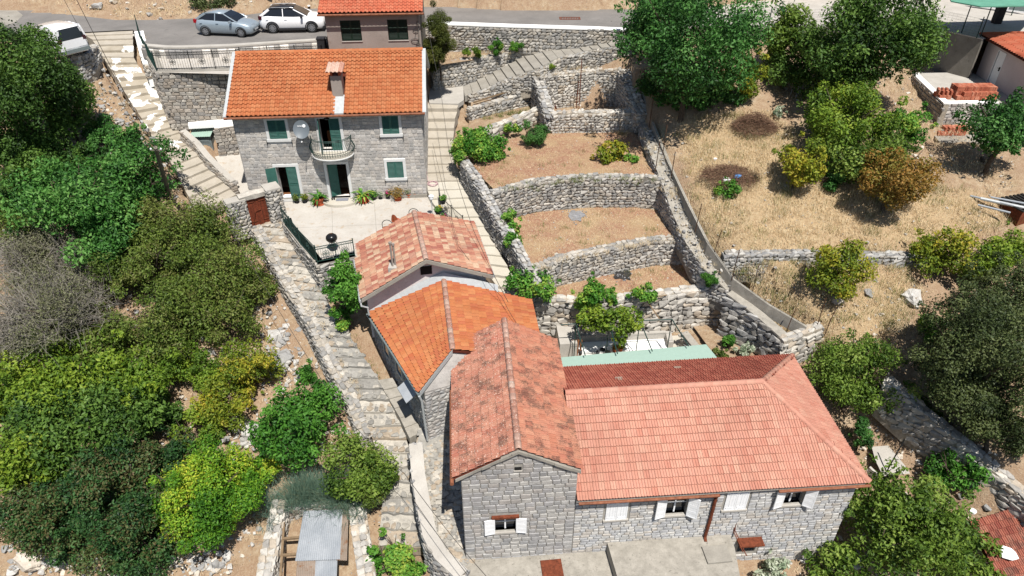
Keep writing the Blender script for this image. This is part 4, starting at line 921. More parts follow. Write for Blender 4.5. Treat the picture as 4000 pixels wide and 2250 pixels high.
ct = [frame((cx-.44+.22*i, cy0+.98, zf(cy0)+1.72),(1,0,0),Vector((0,-1,-.13)).normalized(),Vector((0,-.13,1)).normalized(),(-.22,1.08,.2)) for i in range(1,5)]
pieces('tile', 'roman', [frame((cx-.44+.22*i, cy0+.98, zf(cy0)+1.72),(-1,0,0),Vector((0,-1,-.13)).normalized(),Vector((0,-.13,1)).normalized(),(.22,1.08,.2)) for i in range(1,5)], M['cap'], ch)
mb = MB(); mb.add([(cx-.36,ey,zf(ey)+.06),(cx+.38,ey,zf(ey)+.06),(cx+.38,cy0+.2,zf(cy0+.2)+.06),(cx-.36,cy0+.2,zf(cy0+.2)+.06),(cx-.36,ey,zf(ey)-.02),(cx+.38,ey,zf(ey)-.02),(cx+.38,cy0+.2,zf(cy0+.2)-.02),(cx-.36,cy0+.2,zf(cy0+.2)-.02)],[(0,1,2,3),(7,6,5,4),(0,4,5,1),(1,5,6,2),(2,6,7,3),(3,7,4,0)]); mb.build('chimney_apron', M['pipe'], h1)
# windows and doors
def pane(root, u0, u1, h0, h1_, y=.2, mat='glass'):
    mb = MB(); mb.b2((u0,y,h0),(u1,y+.02,h1_)); return mb.build('pane', M[mat], root)
def casement(root, o, closed=True):
    a,b,c,d = o; f = win_frame(root, a,b,c,d,.155,'marble',-.075,.3); pane(f, a, b, c, d, .3)
    m = (a+b)/2
    if closed: shutter(root, a+.01, m-.004, c+.01, d-.01, -.035, 'green'); shutter(root, m+.004, b-.01, c+.01, d-.01, -.035, 'green')
    mb = MB()
    for u in (a-.2, b+.2): mb.b2((u-.012,-.14,c-.32),(u+.012,-.06,c-.08))
    mb.build('shutter_catch', M['iron'], root)
for k in (0, 2, 5): casement(h1, OPS[k])
a,b,c,d = OPS[1]; win_frame(h1, a,b,c,d,.155,'marble',-.075,.3, name='door_frame')
shutter(h1, a, a+.56, c+.02, d-.01, -.06, 'green', 80, a); shutter(h1, b-.57, b, c+.02, d-.01, -.035, 'green')
mb = MB(); mb.b2((a+.2,.9,c+.02),(a+.75,1.3,c+.8)); mb.build('cabinet_front', M['brown_wood'], h1)
a,b,c,d = OPS[3]; win_frame(h1, a,b,c,d,.155,'marble',-.075,.3, name='door_frame')
shutter(h1, b-.57, b, c+.02, d-.01, -.04, 'green'); shutter(h1, a, a+.57, c+.02, d-.01, -.10, 'green', 160, a)
mb = MB(); mb.b2((a+.05,.1,c-.15),(b-.6,.5,c+.02)); mb.build('door_sill', M['white'], h1)
a,b,c,d = OPS[4]; win_frame(h1, a,b,c,d,.155,'marble',-.075,.3, name='door_frame')
mb = MB(); mb.b2((0,-.02,0),(.55,.02,d-c-.02)); mb.b2((.08,-.03,.15),(.47,-.02,.9)); mb.b2((.08,-.03,1.05),(.47,-.02,1.95)); o = mb.build('door', M['green'], h1); o.location = (a+.01,.15,c+.01); o.rotation_euler = (0,0,R(28))
mb = MB(); mb.lathe([(.12,0),(.16,.03),(.16,.05),(.02,.1)], 10, (5.15,-.3,5.1)); mb.tube([(5.15,0,5.2),(5.15,-.3,5.2)],.015,5); mb.build('wall_lamp', M['iron'], h1)
# balcony: half-round slab and bellied railing
bx, bz, br = 5.17, 3.12, 1.12
ring = [(bx+br*math.cos(t), -.06-.92*math.sin(t)) for t in [math.pi*i/16 for i in range(17)]]
mb = MB(); mb.prism(ring, bz-.14, bz); bal = mb.build('balcony', M['cream'], h1)
mb = MB(); mb.prism([(bx+(br+.06)*math.cos(t), -.06-.98*math.sin(t)) for t in [math.pi*i/16 for i in range(17)]], bz-.19, bz-.142); mb.build('balcony_cornice', M['marble'], bal)
mb = MB()
for z, k in ((bz+.95,1.0),(bz+.88,1.0),(bz+.08,1.0)):
    mb.tube([(bx+br*k*math.cos(math.pi*i/20), -.06-.92*k*math.sin(math.pi*i/20), z) for i in range(21)], .018, 5)
mb.build('balcony_rail', M['rail'], bal)
for i in range(27):
    t = math.pi*i/26; mb = MB(); c_, s_ = math.cos(t), math.sin(t); pts = [(bx+br*k*c_, -.06-.92*k*s_, bz+z) for z,k in ((0,1),(.12,1.08),(.3,1.13),(.5,1.06),(.65,.99),(.95,1))]
    mb.tube(pts, .011 if i not in (0,26) else .025, 4, cap=False); mb.build('baluster', M['rail'], bal)
# satellite dish on its bracket
sd = thing('satellite_dish', 'grey satellite dish with white totalTV print on a wall bracket', 'dish', o1 + Matrix.Rotation(R(3.9),3,'Z') @ Vector((3.76,0,4.45)), R(3.9))
mb = MB(); NR, NS = 7, 28; V = []; F_ = []
for s_ in (0, 1):
    for i in range(NR+1):
        for k in range(NS):
            r_ = i/NR; a_ = 2*math.pi*k/NS; V.append((.44*r_*math.cos(a_), -(.11*r_*r_) + .012*s_, .50*r_*math.sin(a_)))
for s_ in (0, 1):
    for i in range(NR):
        for k in range(NS):
            b_ = s_*(NR+1)*NS; q_ = (b_+i*NS+k, b_+i*NS+(k+1)%NS, b_+(i+1)*NS+(k+1)%NS, b_+(i+1)*NS+k); F_.append(q_ if s_ else q_[::-1])
mb.add(V, F_, r=.5); TR = Matrix.Translation((0,-.55,.2)) @ Matrix.Rotation(R(-24),4,'X')
dsh = mb.build('reflector', M['dish'], sd, True); dsh.matrix_basis = TR
def text_obj(name, body, size, mat, parent, Mx, ext=.002, align='CENTER'):
    cu = bpy.data.curves.new(name, 'FONT'); cu.body = body; cu.size = size; cu.extrude = ext; cu.align_x = align; cu.align_y = 'CENTER'; cu.resolution_u = 3
    ob = bpy.data.objects.new(name, cu); COL.objects.link(ob); dg = bpy.context.evaluated_depsgraph_get(); me = bpy.data.meshes.new_from_object(ob.evaluated_get(dg)); bpy.data.objects.remove(ob)
    me.materials.clear(); me.materials.append(M[mat]); o = bpy.data.objects.new(name, me); COL.objects.link(o); o.parent = parent; o.matrix_basis = Mx; return o
fr_ = Matrix.Rotation(R(90),4,'X')
text_obj('lettering', 'total', .135, 'logo', dsh, Matrix.Translation((-.09,-.052,.19)) @ fr_, .004)
mb = MB(); mb.lathe([(.085,-.003),(.085,.003)], 20); o = mb.build('logo_disc', M['logo'], dsh); o.matrix_basis = Matrix.Translation((.145,-.056,.19)) @ fr_
text_obj('lettering', 'TV', .115, 'dish', dsh, Matrix.Translation((.145,-.060,.19)) @ fr_, .003)
mb = MB(); mb.tube([(0,-.02,0),(0,-.45,.1)], .03, 6); mb.b2((-.1,-.03,-.15),(.1,0,.15)); mb.tube([(0,-.4,.1),(.02,-.62,-.33),(.02,-1.0,-.32)], .018, 5); mb.build('bracket', M['iron'], sd)
mb = MB(); mb.tube([(.02,-1.0,-.32),(.02,-1.12,-.28)], .035, 8); mb.build('receiver', M['bag'], sd)

# ------------------------------------------------------------------ house 2: grey plaster behind
o2 = Vector((-5.53,43.81,12.0)); rot2 = R(4.0)
h2 = thing('plaster_house', 'grey plastered house with two dark green shuttered windows behind the orange roof', 'house', o2, rot2)
OP2 = [(.84,2.05,4.8,6.0),(3.64,4.84,4.8,6.0)]
facade(h2, 5.6, -1, 6.6, OP2, .35, 'plaster', u0=-5.6)
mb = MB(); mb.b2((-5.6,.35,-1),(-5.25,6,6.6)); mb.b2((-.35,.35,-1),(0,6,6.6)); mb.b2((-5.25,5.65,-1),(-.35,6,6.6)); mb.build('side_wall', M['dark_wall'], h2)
for a,b,c,d in OP2:
    a -= 5.6; b -= 5.6; m = (a+b)/2; f = win_frame(h2,a,b,c,d,.03,'dkgreen',.05,.1); shutter(h2,a+.03,m-.005,c+.02,d-.02,.08,'dkgreen'); shutter(h2,m+.005,b-.03,c+.02,d-.02,.08,'dkgreen')
    mb = MB(); mb.b2((a-.02,-.05,c-.05),(b+.02,.3,c)); mb.build('window_sill', M['white_conc'], h2)
tile_roof(h2, [(-5.9,3.0,7.75),(.22,3.0,7.75),(.22,-.38,6.5),(-5.9,-.38,6.5)], 12, 25, 'roman', 't_new2')
tile_roof(h2, [(.22,3.0,7.75),(-5.9,3.0,7.75),(-5.9,6.3,6.5),(.22,6.3,6.5)], 12, 25, 'roman', 't_new2', limit=0); ridge_caps(h2, (-5.9,3.0,7.78),(.22,3.0,7.78),'t_new2',.3,.36)
mb = MB(); mb.tube([(-5.95,-.45,6.42),(.28,-.45,6.42)],.06,8); mb.build('gutter', M['brownpipe'], h2)
for (cz,cxx,rr) in ((5.35,-.28,.17),(4.75,-.38,.22),(4.5,-.2,.13)):
    t = thing('cable_coil', 'loop of black cable hanging on grey plaster ' + {5.35:'nearest the eave',4.75:'at mid height, the widest',4.5:'lowest on the wall'}[cz], 'cable', o2 + Matrix.Rotation(rot2,3,'Z') @ Vector((cxx,-.02,cz)), rot2, 'cable loops on the grey house')
    mb = MB(); mb.tube([(rr*math.cos(g*.35)*(1+.1*math.sin(g)), -.03-.01*math.sin(g*2), rr*.6*math.sin(g*.35)) for g in range(0,40)], .012, 4); mb.tube([(0,-.02,rr*.6),(.1,-.02,.55)],.012,4); mb.build('loop', M['cable'], t)
mb = MB(); mb.tube([(-.12,-.03,6.4),(-.14,-.03,3.0),(-.1,-.03,.2)],.03,6); mb.build('downpipe', M['dark_wall'], h2)

# ------------------------------------------------------------------ house A: small gabled roof of mottled tiles
def gable_house(name, label, cat, ra, rb, la, lb, ea, eb, zbase, wallmat, tmatL, tmatR, rowsL, colsL, rowsR, colsR, kindt='flat', inset=.25, capm='cap', limL=300, limR=150, wallname='wall', insf=None):
    insf = inset*.6 if insf is None else insf
    """ra/rb ridge front/back, la/lb left eave front/back, ea/eb right eave front/back (world points)"""
    O = Vector((ra.x, ra.y, zbase)); root = thing(name, label, cat, O); l = lambda p: p - O
    tile_roof(root, [l(rb), l(ra), l(la), l(lb)], rowsL, colsL, kindt, tmatL, limit=limL); tile_roof(root, [l(ra), l(rb), l(eb), l(ea)], rowsR, colsR, kindt, tmatR, limit=limR)
    ridge_caps(root, l(ra)+Vector((0,0,.03)), l(rb)+Vector((0,0,.03)), capm)
    def ins(p, f, s):  # wall corner below an eave corner, pulled in
        dy = (rb-ra).normalized(); dx = (ea-la).normalized(); return p + dy*((insf if f > 0 else inset*.6)*f) + dx*(inset*s)
    c = [l(ins(la,1,1)), l(ins(ea,1,-1)), l(ins(eb,-1,-1)), l(ins(lb,-1,1))]; rf = l(ra + (rb-ra).normalized()*insf) - Vector((0,0,.14)); rbk = l(rb - (rb-ra).normalized()*inset*.6) - Vector((0,0,.14))
    mb = MB(); tops = [p - Vector((0,0,.12)) for p in c]; bot = [Vector((p.x,p.y,0)) for p in c]
    mb.add(bot + tops + [rf, rbk], [(0,1,5,4),(1,2,6,5),(2,3,7,6),(3,0,4,7),(4,5,8),(6,7,9),(4,8,9,7),(5,6,9,8)], r=.5)
    w = mb.build(wallname, M[wallmat], root)
    return root, w, c, rf, O
Ara, Arb = W(1665,1018,11.0), W(1618,830,11.0); Ala, Alb = W(1413,1172,9.15), W(1382,963,9.15); Aea, Aeb = W(1925,1079,9.7), W(1848,870,9.7)
ha, wa, ca, rfa, OA = gable_house('cottage', 'small cottage with mottled pink and cream tiled gable roof beside the terrace', 'house', Ara, Arb, Ala, Alb, Aea, Aeb, 6.4, 'white_render', 't_mott', 't_mott', 10, 21, 10, 21, insf=.5)
fx = (ca[1]-ca[0]).to_2d().normalized().to_3d(); fy = Vector((-fx.y, fx.x, 0))
mb = MB(); p = rfa - Vector((.0,0,.72)); 
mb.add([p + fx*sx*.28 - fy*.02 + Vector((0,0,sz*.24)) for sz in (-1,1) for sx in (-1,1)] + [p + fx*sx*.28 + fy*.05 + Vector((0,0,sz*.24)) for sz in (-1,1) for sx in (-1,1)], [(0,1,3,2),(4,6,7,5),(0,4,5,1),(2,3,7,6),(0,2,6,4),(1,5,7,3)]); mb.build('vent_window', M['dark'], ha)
mb = MB()
for a_, b_ in ((Ala, Ara), (Ara, Aea)):
    a_, b_ = a_-OA, b_-OA; d_ = fy*.12; mb.add([a_-d_*.3-Vector((0,0,.14)), b_-d_*.3-Vector((0,0,.14)), b_+d_-Vector((0,0,.14)), a_+d_-Vector((0,0,.14)), a_-d_*.3+Vector((0,0,.05)), b_-d_*.3+Vector((0,0,.05)), b_+d_+Vector((0,0,.05)), a_+d_+Vector((0,0,.05))], [(0,3,2,1),(4,5,6,7),(0,1,5,4),(1,2,6,5),(2,3,7,6),(3,0,4,7)])
mb.build('verge_mortar', M['grey_conc'], ha)
mb = MB(); g0, g1 = Ala-OA, Alb-OA; off = Vector((-.08,0,-.04)); mb.tube([g0+off-fy*.1, g1+off], .06, 8); mb.build('gutter', M['pipe'], ha)
mb = MB(); mb.tube([g0+off, g0+off+Vector((.05,-.1,-.25)), g0+off+Vector((.3,.05,-.45)), g0+off+Vector((.32,.05,-.9))], .05, 8); mb.build('downpipe', M['pipe'], ha)
mb = MB(); g0, g1 = Aea-OA, Aeb-OA; mb.tube([g0+Vector((.07,0,-.05)), g1+Vector((.07,0,-.05))], .05, 8); mb.build('gutter', M['pipe'], ha)
# flue pair on a little tiled kerb
fp = W(1540,1050,10.1) - OA; mb = MB(); mb.box((fp.x,fp.y,fp.z-.05),(.5,.5,.5)); fb = mb.build('flue_base', M['white_conc'], ha)
for dx_, hh in ((-.05,1.25),(.06,1.1)): mb = MB(); mb.tube([(fp.x+dx_,fp.y+dx_,fp.z+.2),(fp.x+dx_,fp.y+dx_,fp.z+.2+hh)], .05, 9); mb.tube([(fp.x+dx_,fp.y+dx_,fp.z+.2+hh),(fp.x+dx_,fp.y+dx_,fp.z+.3+hh)], .075, 9); mb.build('flue', M['plaster'], fb)
mb = MB(); mb.box((fp.x+.0,fp.y-.42,fp.z-.2),(.55,.3,.06)); mb.build('flue_apron', M['pipe'], ha)

# ------------------------------------------------------------------ house B: orange roof in the middle
Bra, Brb = W(1768,1370,9.5), W(1734,1098,9.55); Bla, Blb = W(1640,1537,8.45), W(1437,1224,7.95); Bea, Beb = W(2125,1400,8.3), W(2075,1175,8.35)
hb, wb, cb, rfb, OB = gable_house('row_house', 'middle row house with orange pan-tile roof and white mortared ridge', 'house', Bra, Brb, Bla, Blb, Bea, Beb, 4.4, 'oldwall', 't_orange', 't_orange', 11, 27, 12, 20, inset=.2)
fb_ = [l_ for l_ in cb]
e = (cb[1]-cb[0]).to_2d(); Lb = e.length; exb = e.normalized().to_3d(); sB = []
for Mt in coursed(0, 2.4, .6, cb[0].z-.2, [], .2, .3, kind='stone', jit=.15):
    p = Mt.translation; s = [Vector((Mt[0][i],Mt[1][i],Mt[2][i])).length for i in range(3)]; q_ = cb[0] + exb*p.x; sB.append(frame((q_.x,q_.y,p.z)+(0,) if False else (q_.x, q_.y, p.z), exb, Vector((-exb.y,exb.x,0)), (0,0,1), (s[0],.09,s[2])))
e2 = (cb[0]-cb[3]).to_2d(); exl = e2.normalized().to_3d()
for Mt in coursed(0, e2.length, 1.0, min(cb[0].z, cb[3].z)-.25, [], .2, .3, kind='stone', jit=.15):
    p = Mt.translation; s = [Vector((Mt[0][i],Mt[1][i],Mt[2][i])).length for i in range(3)]; q_ = cb[3] + exl*p.x; sB.append(frame((q_.x, q_.y, p.z), exl, Vector((-exl.y,exl.x,0)), (0,0,1), (s[0],.09,s[2])))
pieces('stone', 'stone', sB, M['oldwall'], wb)
mb = MB(); mb.tube([Bla-OB+Vector((-.03,-.05,-.1)), Bla-OB+Vector((.05,.0,-.45)), Bla-OB+Vector((.12,.05,-2.9))], .05, 8); mb.build('downpipe', M['pipe'], hb)
mb = MB(); mb.tube([Bla-OB+Vector((-.05,-.03,-.06)), Blb-OB+Vector((-.05,0,-.06))], .055, 8); mb.build('gutter', M['door_grey'], hb)
mb = MB(); a_, b_ = Bla-OB, Bra-OB
mb.add([a_+Vector((0,-.06,-.16)), b_+Vector((0,-.06,-.16)), b_+Vector((0,.12,-.16)), a_+Vector((0,.12,-.16)), a_+Vector((0,-.06,.05)), b_+Vector((0,-.06,.05)), b_+Vector((0,.12,.05)), a_+Vector((0,.12,.05))], [(0,3,2,1),(4,5,6,7),(0,1,5,4),(1,2,6,5),(2,3,7,6),(3,0,4,7)]); mb.build('verge_flashing', M['pipe'], hb)
# grey flashing where B's roof meets the cottage gable
mb = MB()
for a_, b_ in ((Blb, Brb), (Brb, Brb.lerp(Beb,.62))):
    a_, b_ = a_-OB, b_-OB; u_ = Vector((0,0,.32)); mb.add([a_-fy*.02, b_-fy*.02, b_+fy*.16+u_, a_+fy*.16+u_, a_-fy*.02+Vector((0,0,.08)), b_-fy*.02+Vector((0,0,.08)), b_+fy*.16+u_*1.3, a_+fy*.16+u_*1.3], [(0,3,2,1),(4,5,6,7),(0,1,5,4),(1,2,6,5),(2,3,7,6),(3,0,4,7)])
mb.build('flashing', M['pipe'], hb)
for t_, z_ in ((.30,.95),(.55,.95)):   # shaded windows in the left wall
    p = cb[3].lerp(cb[0], t_); z0 = p.z-1.3; n_ = Vector((exl.y,-exl.x,0)); f_ = MB()
    for s0,s1,q0,q1 in ((-.42,.42,-.08,0),(-.42,.42,.9,.98),(-.42,-.34,0,.9),(.34,.42,0,.9)): f_.add([p*1.0 + exl*s + n_*d_ - Vector((0,0,p.z)) + Vector((0,0,z0+h_)) for d_ in (.1,.0) for h_ in (q0,q1) for s in (s0,s1)], [(0,1,3,2),(4,6,7,5),(0,4,5,1),(2,3,7,6),(0,2,6,4),(1,5,7,3)])
    fo = f_.build('window_frame', M['pipe'], hb); f_ = MB(); f_.add([p + exl*s + n_*.055 - Vector((0,0,p.z)) + Vector((0,0,z0+h_)) for h_ in (0,.9) for s in (-.34,.34)], [(0,1,3,2)]); f_.build('pane', M['glass'], fo)
mb = MB(); p = cb[3].lerp(cb[0],.80); n_ = Vector((exl.y,-exl.x,0)); b0 = p - Vector((0,0,.75))
mb.add([b0-exl*.55+n_*.02, b0+exl*.55+n_*.02, b0+exl*.55+n_*.6-Vector((0,0,.35)), b0-exl*.55+n_*.6-Vector((0,0,.35))] + [q_+Vector((0,0,.04)) for q_ in (b0-exl*.55+n_*.02, b0+exl*.55+n_*.02, b0+exl*.55+n_*.6-Vector((0,0,.35)), b0-exl*.55+n_*.6-Vector((0,0,.35)))], [(0,3,2,1),(4,5,6,7),(0,1,5,4),(1,2,6,5),(2,3,7,6),(3,0,4,7)]); mb.build('window_hood', M['corr'], hb)

# ------------------------------------------------------------------ house D + C share one stone front, facing down the slope
oD = Vector((3.84,17.48,4.2)); rD = R(4.3); RD = Matrix.Rotation(rD,3,'Z')
hc = thing('gabled_house', 'narrow gabled stone house with lichen-blackened tile roof and one small white shuttered window', 'house', oD + RD @ Vector((-5.72,0,0)), rD)
CW, CE = 4.3, 4.52
OPC = [(1.2,2.02,1.12,2.0),(1.96,2.22,4.68-.02,4.68+.0)]
OPC = [(1.2,2.02,1.12,2.0)]
w = facade(hc, CW, -1.6, CE, OPC, .45, 'mortar', gable=(2.08,5.72))
bl = coursed(0, CW, -.75, 5.65, [(1.0,2.22,1.0,2.12),(1.95,2.25,4.62,4.85)], .235, .36, lim=lambda h: (0,CW) if h < CE else ((h-CE)/(5.72-CE)*2.08, CW-(h-CE)/(5.72-CE)*2.22), jit=.12, gap=.02, dep=.05)
pieces('stone', 'block', bl, M['oldwall'], w)
mb = MB(); mb.b2((0,.45,-1.6),(.4,7.3,CE)); mb.b2((CW-.4,.45,-1.6),(CW,7.3,CE)); mb.b2((.4,6.9,-1.6),(CW-.4,7.3,CE)); mb.add([(0,7.3,CE),(CW,7.3,CE),(2.08,7.3,5.72),(0,6.9,CE),(CW,6.9,CE),(2.08,6.9,5.72)],[(1,0,2),(3,4,5),(0,3,5,2),(4,1,2,5)]); mb.build('side_wall', M['oldwall'], hc)
tile_roof(hc, [(2.09,7.45,5.80),(2.09,-.1,5.80),(-.26,-.1,4.48),(-.26,7.45,4.48)], 8, 34, 'flat', 't_old2'); tile_roof(hc, [(2.09,-.1,5.80),(2.09,7.45,5.80),(4.42,7.45,4.52),(4.42,-.1,4.52)], 8, 34, 'flat', 't_old')
ridge_caps(hc, (2.09,-.1,5.84),(2.09,7.45,5.84),'cap',.26,.34)
mb = MB()
for (xa,za),(xb,zb) in (((-.2,4.46),(2.09,5.76)),((2.09,5.76),(4.4,4.5))):
    n_ = 7
    for i in range(n_):
        t0,t1 = i/n_,(i+1)/n_; A_=(lerp(xa,xb,t0),lerp(za,zb,t0)); B_=(lerp(xa,xb,t1),lerp(za,zb,t1)); j = rnd.uniform(-.02,.02); mb.add([(A_[0],-.14+j,A_[1]-.10),(B_[0],-.14+j,B_[1]-.10),(B_[0],.3,B_[1]-.10),(A_[0],.3,A_[1]-.10),(A_[0],-.14+j,A_[1]+.03),(B_[0],-.14+j,B_[1]+.03),(B_[0],.3,B_[1]+.03),(A_[0],.3,A_[1]+.03)],[(0,3,2,1),(4,5,6,7),(0,1,5,4),(1,2,6,5),(2,3,7,6),(3,0,4,7)])
mb.build('verge_mortar', M['grey_conc'], hc)
mb = MB(); mb.tube([(-.33,-.25,4.38),(-.33,4.6,4.42)], .075, 8); mb.build('gutter', M['brownpipe'], hc)
mb = MB(); mb.b2((1.93,-.05,4.6),(2.25,.1,4.66)); mb.build('vent_sill', M['white_conc'], hc)
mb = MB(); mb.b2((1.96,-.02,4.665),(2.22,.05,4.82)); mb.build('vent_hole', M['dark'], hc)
def small_window(root, o, open_l=True, open_r=True, al=168, ar=168, kind='hplank', lintel=None, shut=False):
    a,b,c,d = o; f = win_frame(root,a,b,c,d,.06,'white_wood',.1,.12); m = (a+b)/2
    mb = MB(); mb.b2((m-.03,.13,c),(m+.03,.18,d)); mb.b2((a,.13,(c+d)/2-.015),(m-.03,.16,(c+d)/2+.015)); mb.b2((m+.03,.13,(c+d)/2-.015),(b,.16,(c+d)/2+.015))
    if open_r and not shut: mb.build('window_bars', M['white_wood'], root)
    pane(f, a, b, c, d, .2)
    mb = MB(); mb.b2((a-.08,-.08,c-.1),(b+.08,.1,c-.003)); mb.build('window_sill', M['white_conc'], root)
    if lintel: mb = MB(); mb.b2((a-.12,-.12,d+.02),(b+.12,.05,d+.12)); mb.build('lintel', M[lintel], root)
    hw = (b-a)/2
    if shut: shutter(root,a,m-.004,c,d,-.03,'white_wood',0,kind='vplank'); shutter(root,m+.004,b,c,d,-.03,'white_wood',0,kind='vplank')
    else:
        shutter(root,a,a+hw,c,d,-.09,'white_wood',al,a,kind=kind); shutter(root,b-hw,b,c,d,-.09,'white_wood',ar,b,kind=kind)
small_window(hc, OPC[0], al=172, ar=172, lintel='rust')
hd = thing('long_house', 'long stone house with salmon hipped roof and white wooden shutters', 'house', oD, rD)
OPD = [(-.19,.66,1.45,2.56),(2.16,3.02,1.5,2.65),(4.53,5.42,1.6,2.72),(6.86,7.68,1.68,2.78)]
DU0, DU1, DEh = -1.415, 9.72, 2.95
w = facade(hd, DU1-DU0, -2.6, DEh, [(a-DU0,b-DU0,c,d) for a,b,c,d in OPD] + [(5.62-DU0,6.35-DU0,-1.25,-.45)], .45, 'mortar', u0=DU0)
bl = coursed(DU0, DU1, -2.3, DEh, [(a-.1,b+.1,c-.12,d+.1) for a,b,c,d in OPD] + [(5.5,6.5,-1.35,-.3)], .17, .3, jit=.2, gap=.012, dep=.05, kind='block')
pieces('stone', 'block', bl, M['paleold'], w)
mb = MB(); mb.b2((DU1-.4,.45,-2.6),(DU1,6.8,DEh)); mb.b2((DU0,6.4,-2.6),(DU1-.4,6.8,DEh)); mb.build('side_wall', M['oldwall'], hd)
rl, rr_, zr, ze = (-1.4,3.7), (6.84,3.75), 4.82, 3.0
tile_roof(hd, [(-1.4,3.7,zr),(6.84,3.75,zr),(6.84,-.22,ze),(-1.4,-.22,ze)], 13, 37, 'flat', 't_long')
def tri_roof(root, tip, e0, e1, rows, wdt, mat, limit=300):
    """hip triangle: tip on the ridge, eave from e0 to e1"""
    tip, e0, e1 = Vector(tip), Vector(e0), Vector(e1); n = (e1-e0).cross(tip-e0).normalized()
    if n.z < 0: n = -n
    out = []
    for j in range(rows):
        a0, a1 = tip.lerp(e0, (j+.55)/rows), tip.lerp(e1, (j+.55)/rows); L0 = (a1-a0).length; cols = max(1, round(L0/wdt)); sl = ((e0+e1)/2-tip); mid = (e0+e1)/2; ax = (e1-e0).normalized(); dn = (sl - ax*sl.dot(ax)); l = dn.length/rows
        for i in range(cols):
            p0 = a0 + (a1-a0)*(i/cols) - dn/rows*.55 + n*.03; y = (dn.normalized()+n*.06/l).normalized(); x = (a1-a0).normalized(); z = n
            M_ = frame(p0, x, y, z, ((a1-a0).length/cols, l, .2)) if x.cross(y).z > 0 else frame(p0+(a1-a0)/cols, -x, y, z, ((a1-a0).length/cols, l, .2)); out.append(M_)
    mb = MB(); mb.add([tip-n*.012, e0-n*.012, e1-n*.012, tip-n*.09, e0-n*.09, e1-n*.09], [(0,1,2),(5,4,3),(1,4,5,2),(0,3,4,1),(2,5,3,0)]); mb.build('roof_deck', M['t_deck'], root)
    pieces('tile', 'flat', out, M[mat], root, limit)
ER, BR_ = (10.02,-.22,ze), (10.02,7.3,ze)
tri_roof(hd, (6.84,3.75,zr), (6.84,-.22,ze), ER, 13, .225, 't_long', 200) if False else None
# front-right wedge between the ridge end and the hip, then the hip itself
def wedge(root, tip, foot, corner, rows, wdt, mat, limit):
    tip, foot, corner = Vector(tip), Vector(foot), Vector(corner); n = (corner-foot).cross(tip-foot).normalized(); n = n if n.z > 0 else -n; out = []; dn = foot-tip; l = dn.length/rows
    for j in range(rows):
        a = tip.lerp(foot, j/rows); wd = (corner-foot)*((j+.8)/rows); cols = max(1, round(wd.length/wdt)); x = wd.normalized(); y = (dn.normalized()+n*.06/l).normalized()
        for i in range(cols):
            p = a + wd.normalized()*wdt*i + n*.03
            out.append(frame(p, x, y, n, (wdt,l,.2)) if x.cross(y).z > 0 else frame(p+x*wdt, -x, y, n, (wdt,l,.2)))
    mb = MB(); mb.add([tip-n*.012, foot-n*.012, corner-n*.012, tip-n*.09, foot-n*.09, corner-n*.09], [(0,1,2),(5,4,3),(1,4,5,2),(0,3,4,1),(2,5,3,0)]); mb.build('roof_deck', M['t_deck'], root)
    pieces('tile', 'flat', out, M[mat], root, limit)
wedge(hd, (6.84,3.75,zr), (6.84,-.22,ze), ER, 13, .225, 't_long', 120)
wedge(hd, (6.84,3.75,zr), (6.84,7.3,ze), BR_, 11, .225, 't_back', 60)
tri_roof(hd, (6.84,3.75,zr), ER, BR_, 10, .225, 't_long', 200)
tile_roof(hd, [(6.84,3.75,zr),(-1.4,3.7,zr),(-1.4,7.2,ze),(6.84,7.3,ze)], 11, 37, 'flat', 't_back', limit=200)
ridge_caps(hd, (-1.4,3.7,zr+.03), (6.84,3.75,zr+.03), 't_long', .27, .36); ridge_caps(hd, (6.84,3.75,zr+.02), (10.0,-.2,ze+.05), 't_long', .25, .36); ridge_caps(hd, (6.84,3.75,zr+.02), (10.0,7.28,ze+.05), 't_long', .25, .36)
mb = MB(); mb.tube([(-1.35,-.3,2.9),(4.05,-.3,2.88)], .06, 8); mb.tube([(6.4,-.3,2.9),(10.05,-.3,2.9)], .06, 8); mb.build('gutter', M['brownpipe'], hd)
mb = MB(); mb.b2((DU0,-.2,2.86),(9.9,.0,2.955)); mb.build('eave_course', M['white_conc'], hd)
mb = MB(); mb.tube([(4.05,-.3,2.88),(4.05,-.14,2.6),(4.05,-.12,1.0),(4.02,-.12,.1),(4.0,-.3,-.0)], .065, 8); mb.build('downpipe', M['rust'], hd)
small_window(hd, OPD[0], shut=True); small_window(hd, OPD[1], al=166, ar=150); small_window(hd, OPD[2], shut=True); small_window(hd, OPD[3], al=166, ar=150)
mb = MB(); mb.b2((5.45,-.42,-.42),(6.5,.0,-.34)); mb.build('rusty_hood', M['rust'], hd)
mb = MB()
for i in range(6): mb.tube([(5.68+.12*i,-.03,-1.22),(5.74+.12*i,-.03,-.86),(5.68+.12*i,-.03,-.48)], .012, 4)
mb.build('window_grille', M['rail'], hd)
mb = MB()
for sx in (2.9,3.25,5.75,6.3): pass
for i,(u_,v_) in enumerate(((1.15,.66),(4.1,.35))):
    mb.add([(u_-.16,7.3-3.55*v_-.2,ze+1.82*v_+.12),(u_+.16,7.3-3.55*v_-.2,ze+1.82*v_+.12),(u_+.16,7.3-3.55*v_+.2,ze+1.82*v_+.02),(u_-.16,7.3-3.55*v_+.2,ze+1.82*v_+.02),(u_-.16,7.3-3.55*v_-.2,ze+1.82*v_-.03),(u_+.16,7.3-3.55*v_-.2,ze+1.82*v_-.03),(u_+.16,7.3-3.55*v_+.2,ze+1.82*v_-.06),(u_-.16,7.3-3.55*v_+.2,ze+1.82*v_-.06)],[(0,1,2,3),(7,6,5,4),(0,4,5,1),(1,5,6,2),(2,6,7,3),(3,7,4,0)])
mb.build('vent_tile', M['corr_rust'], hd)
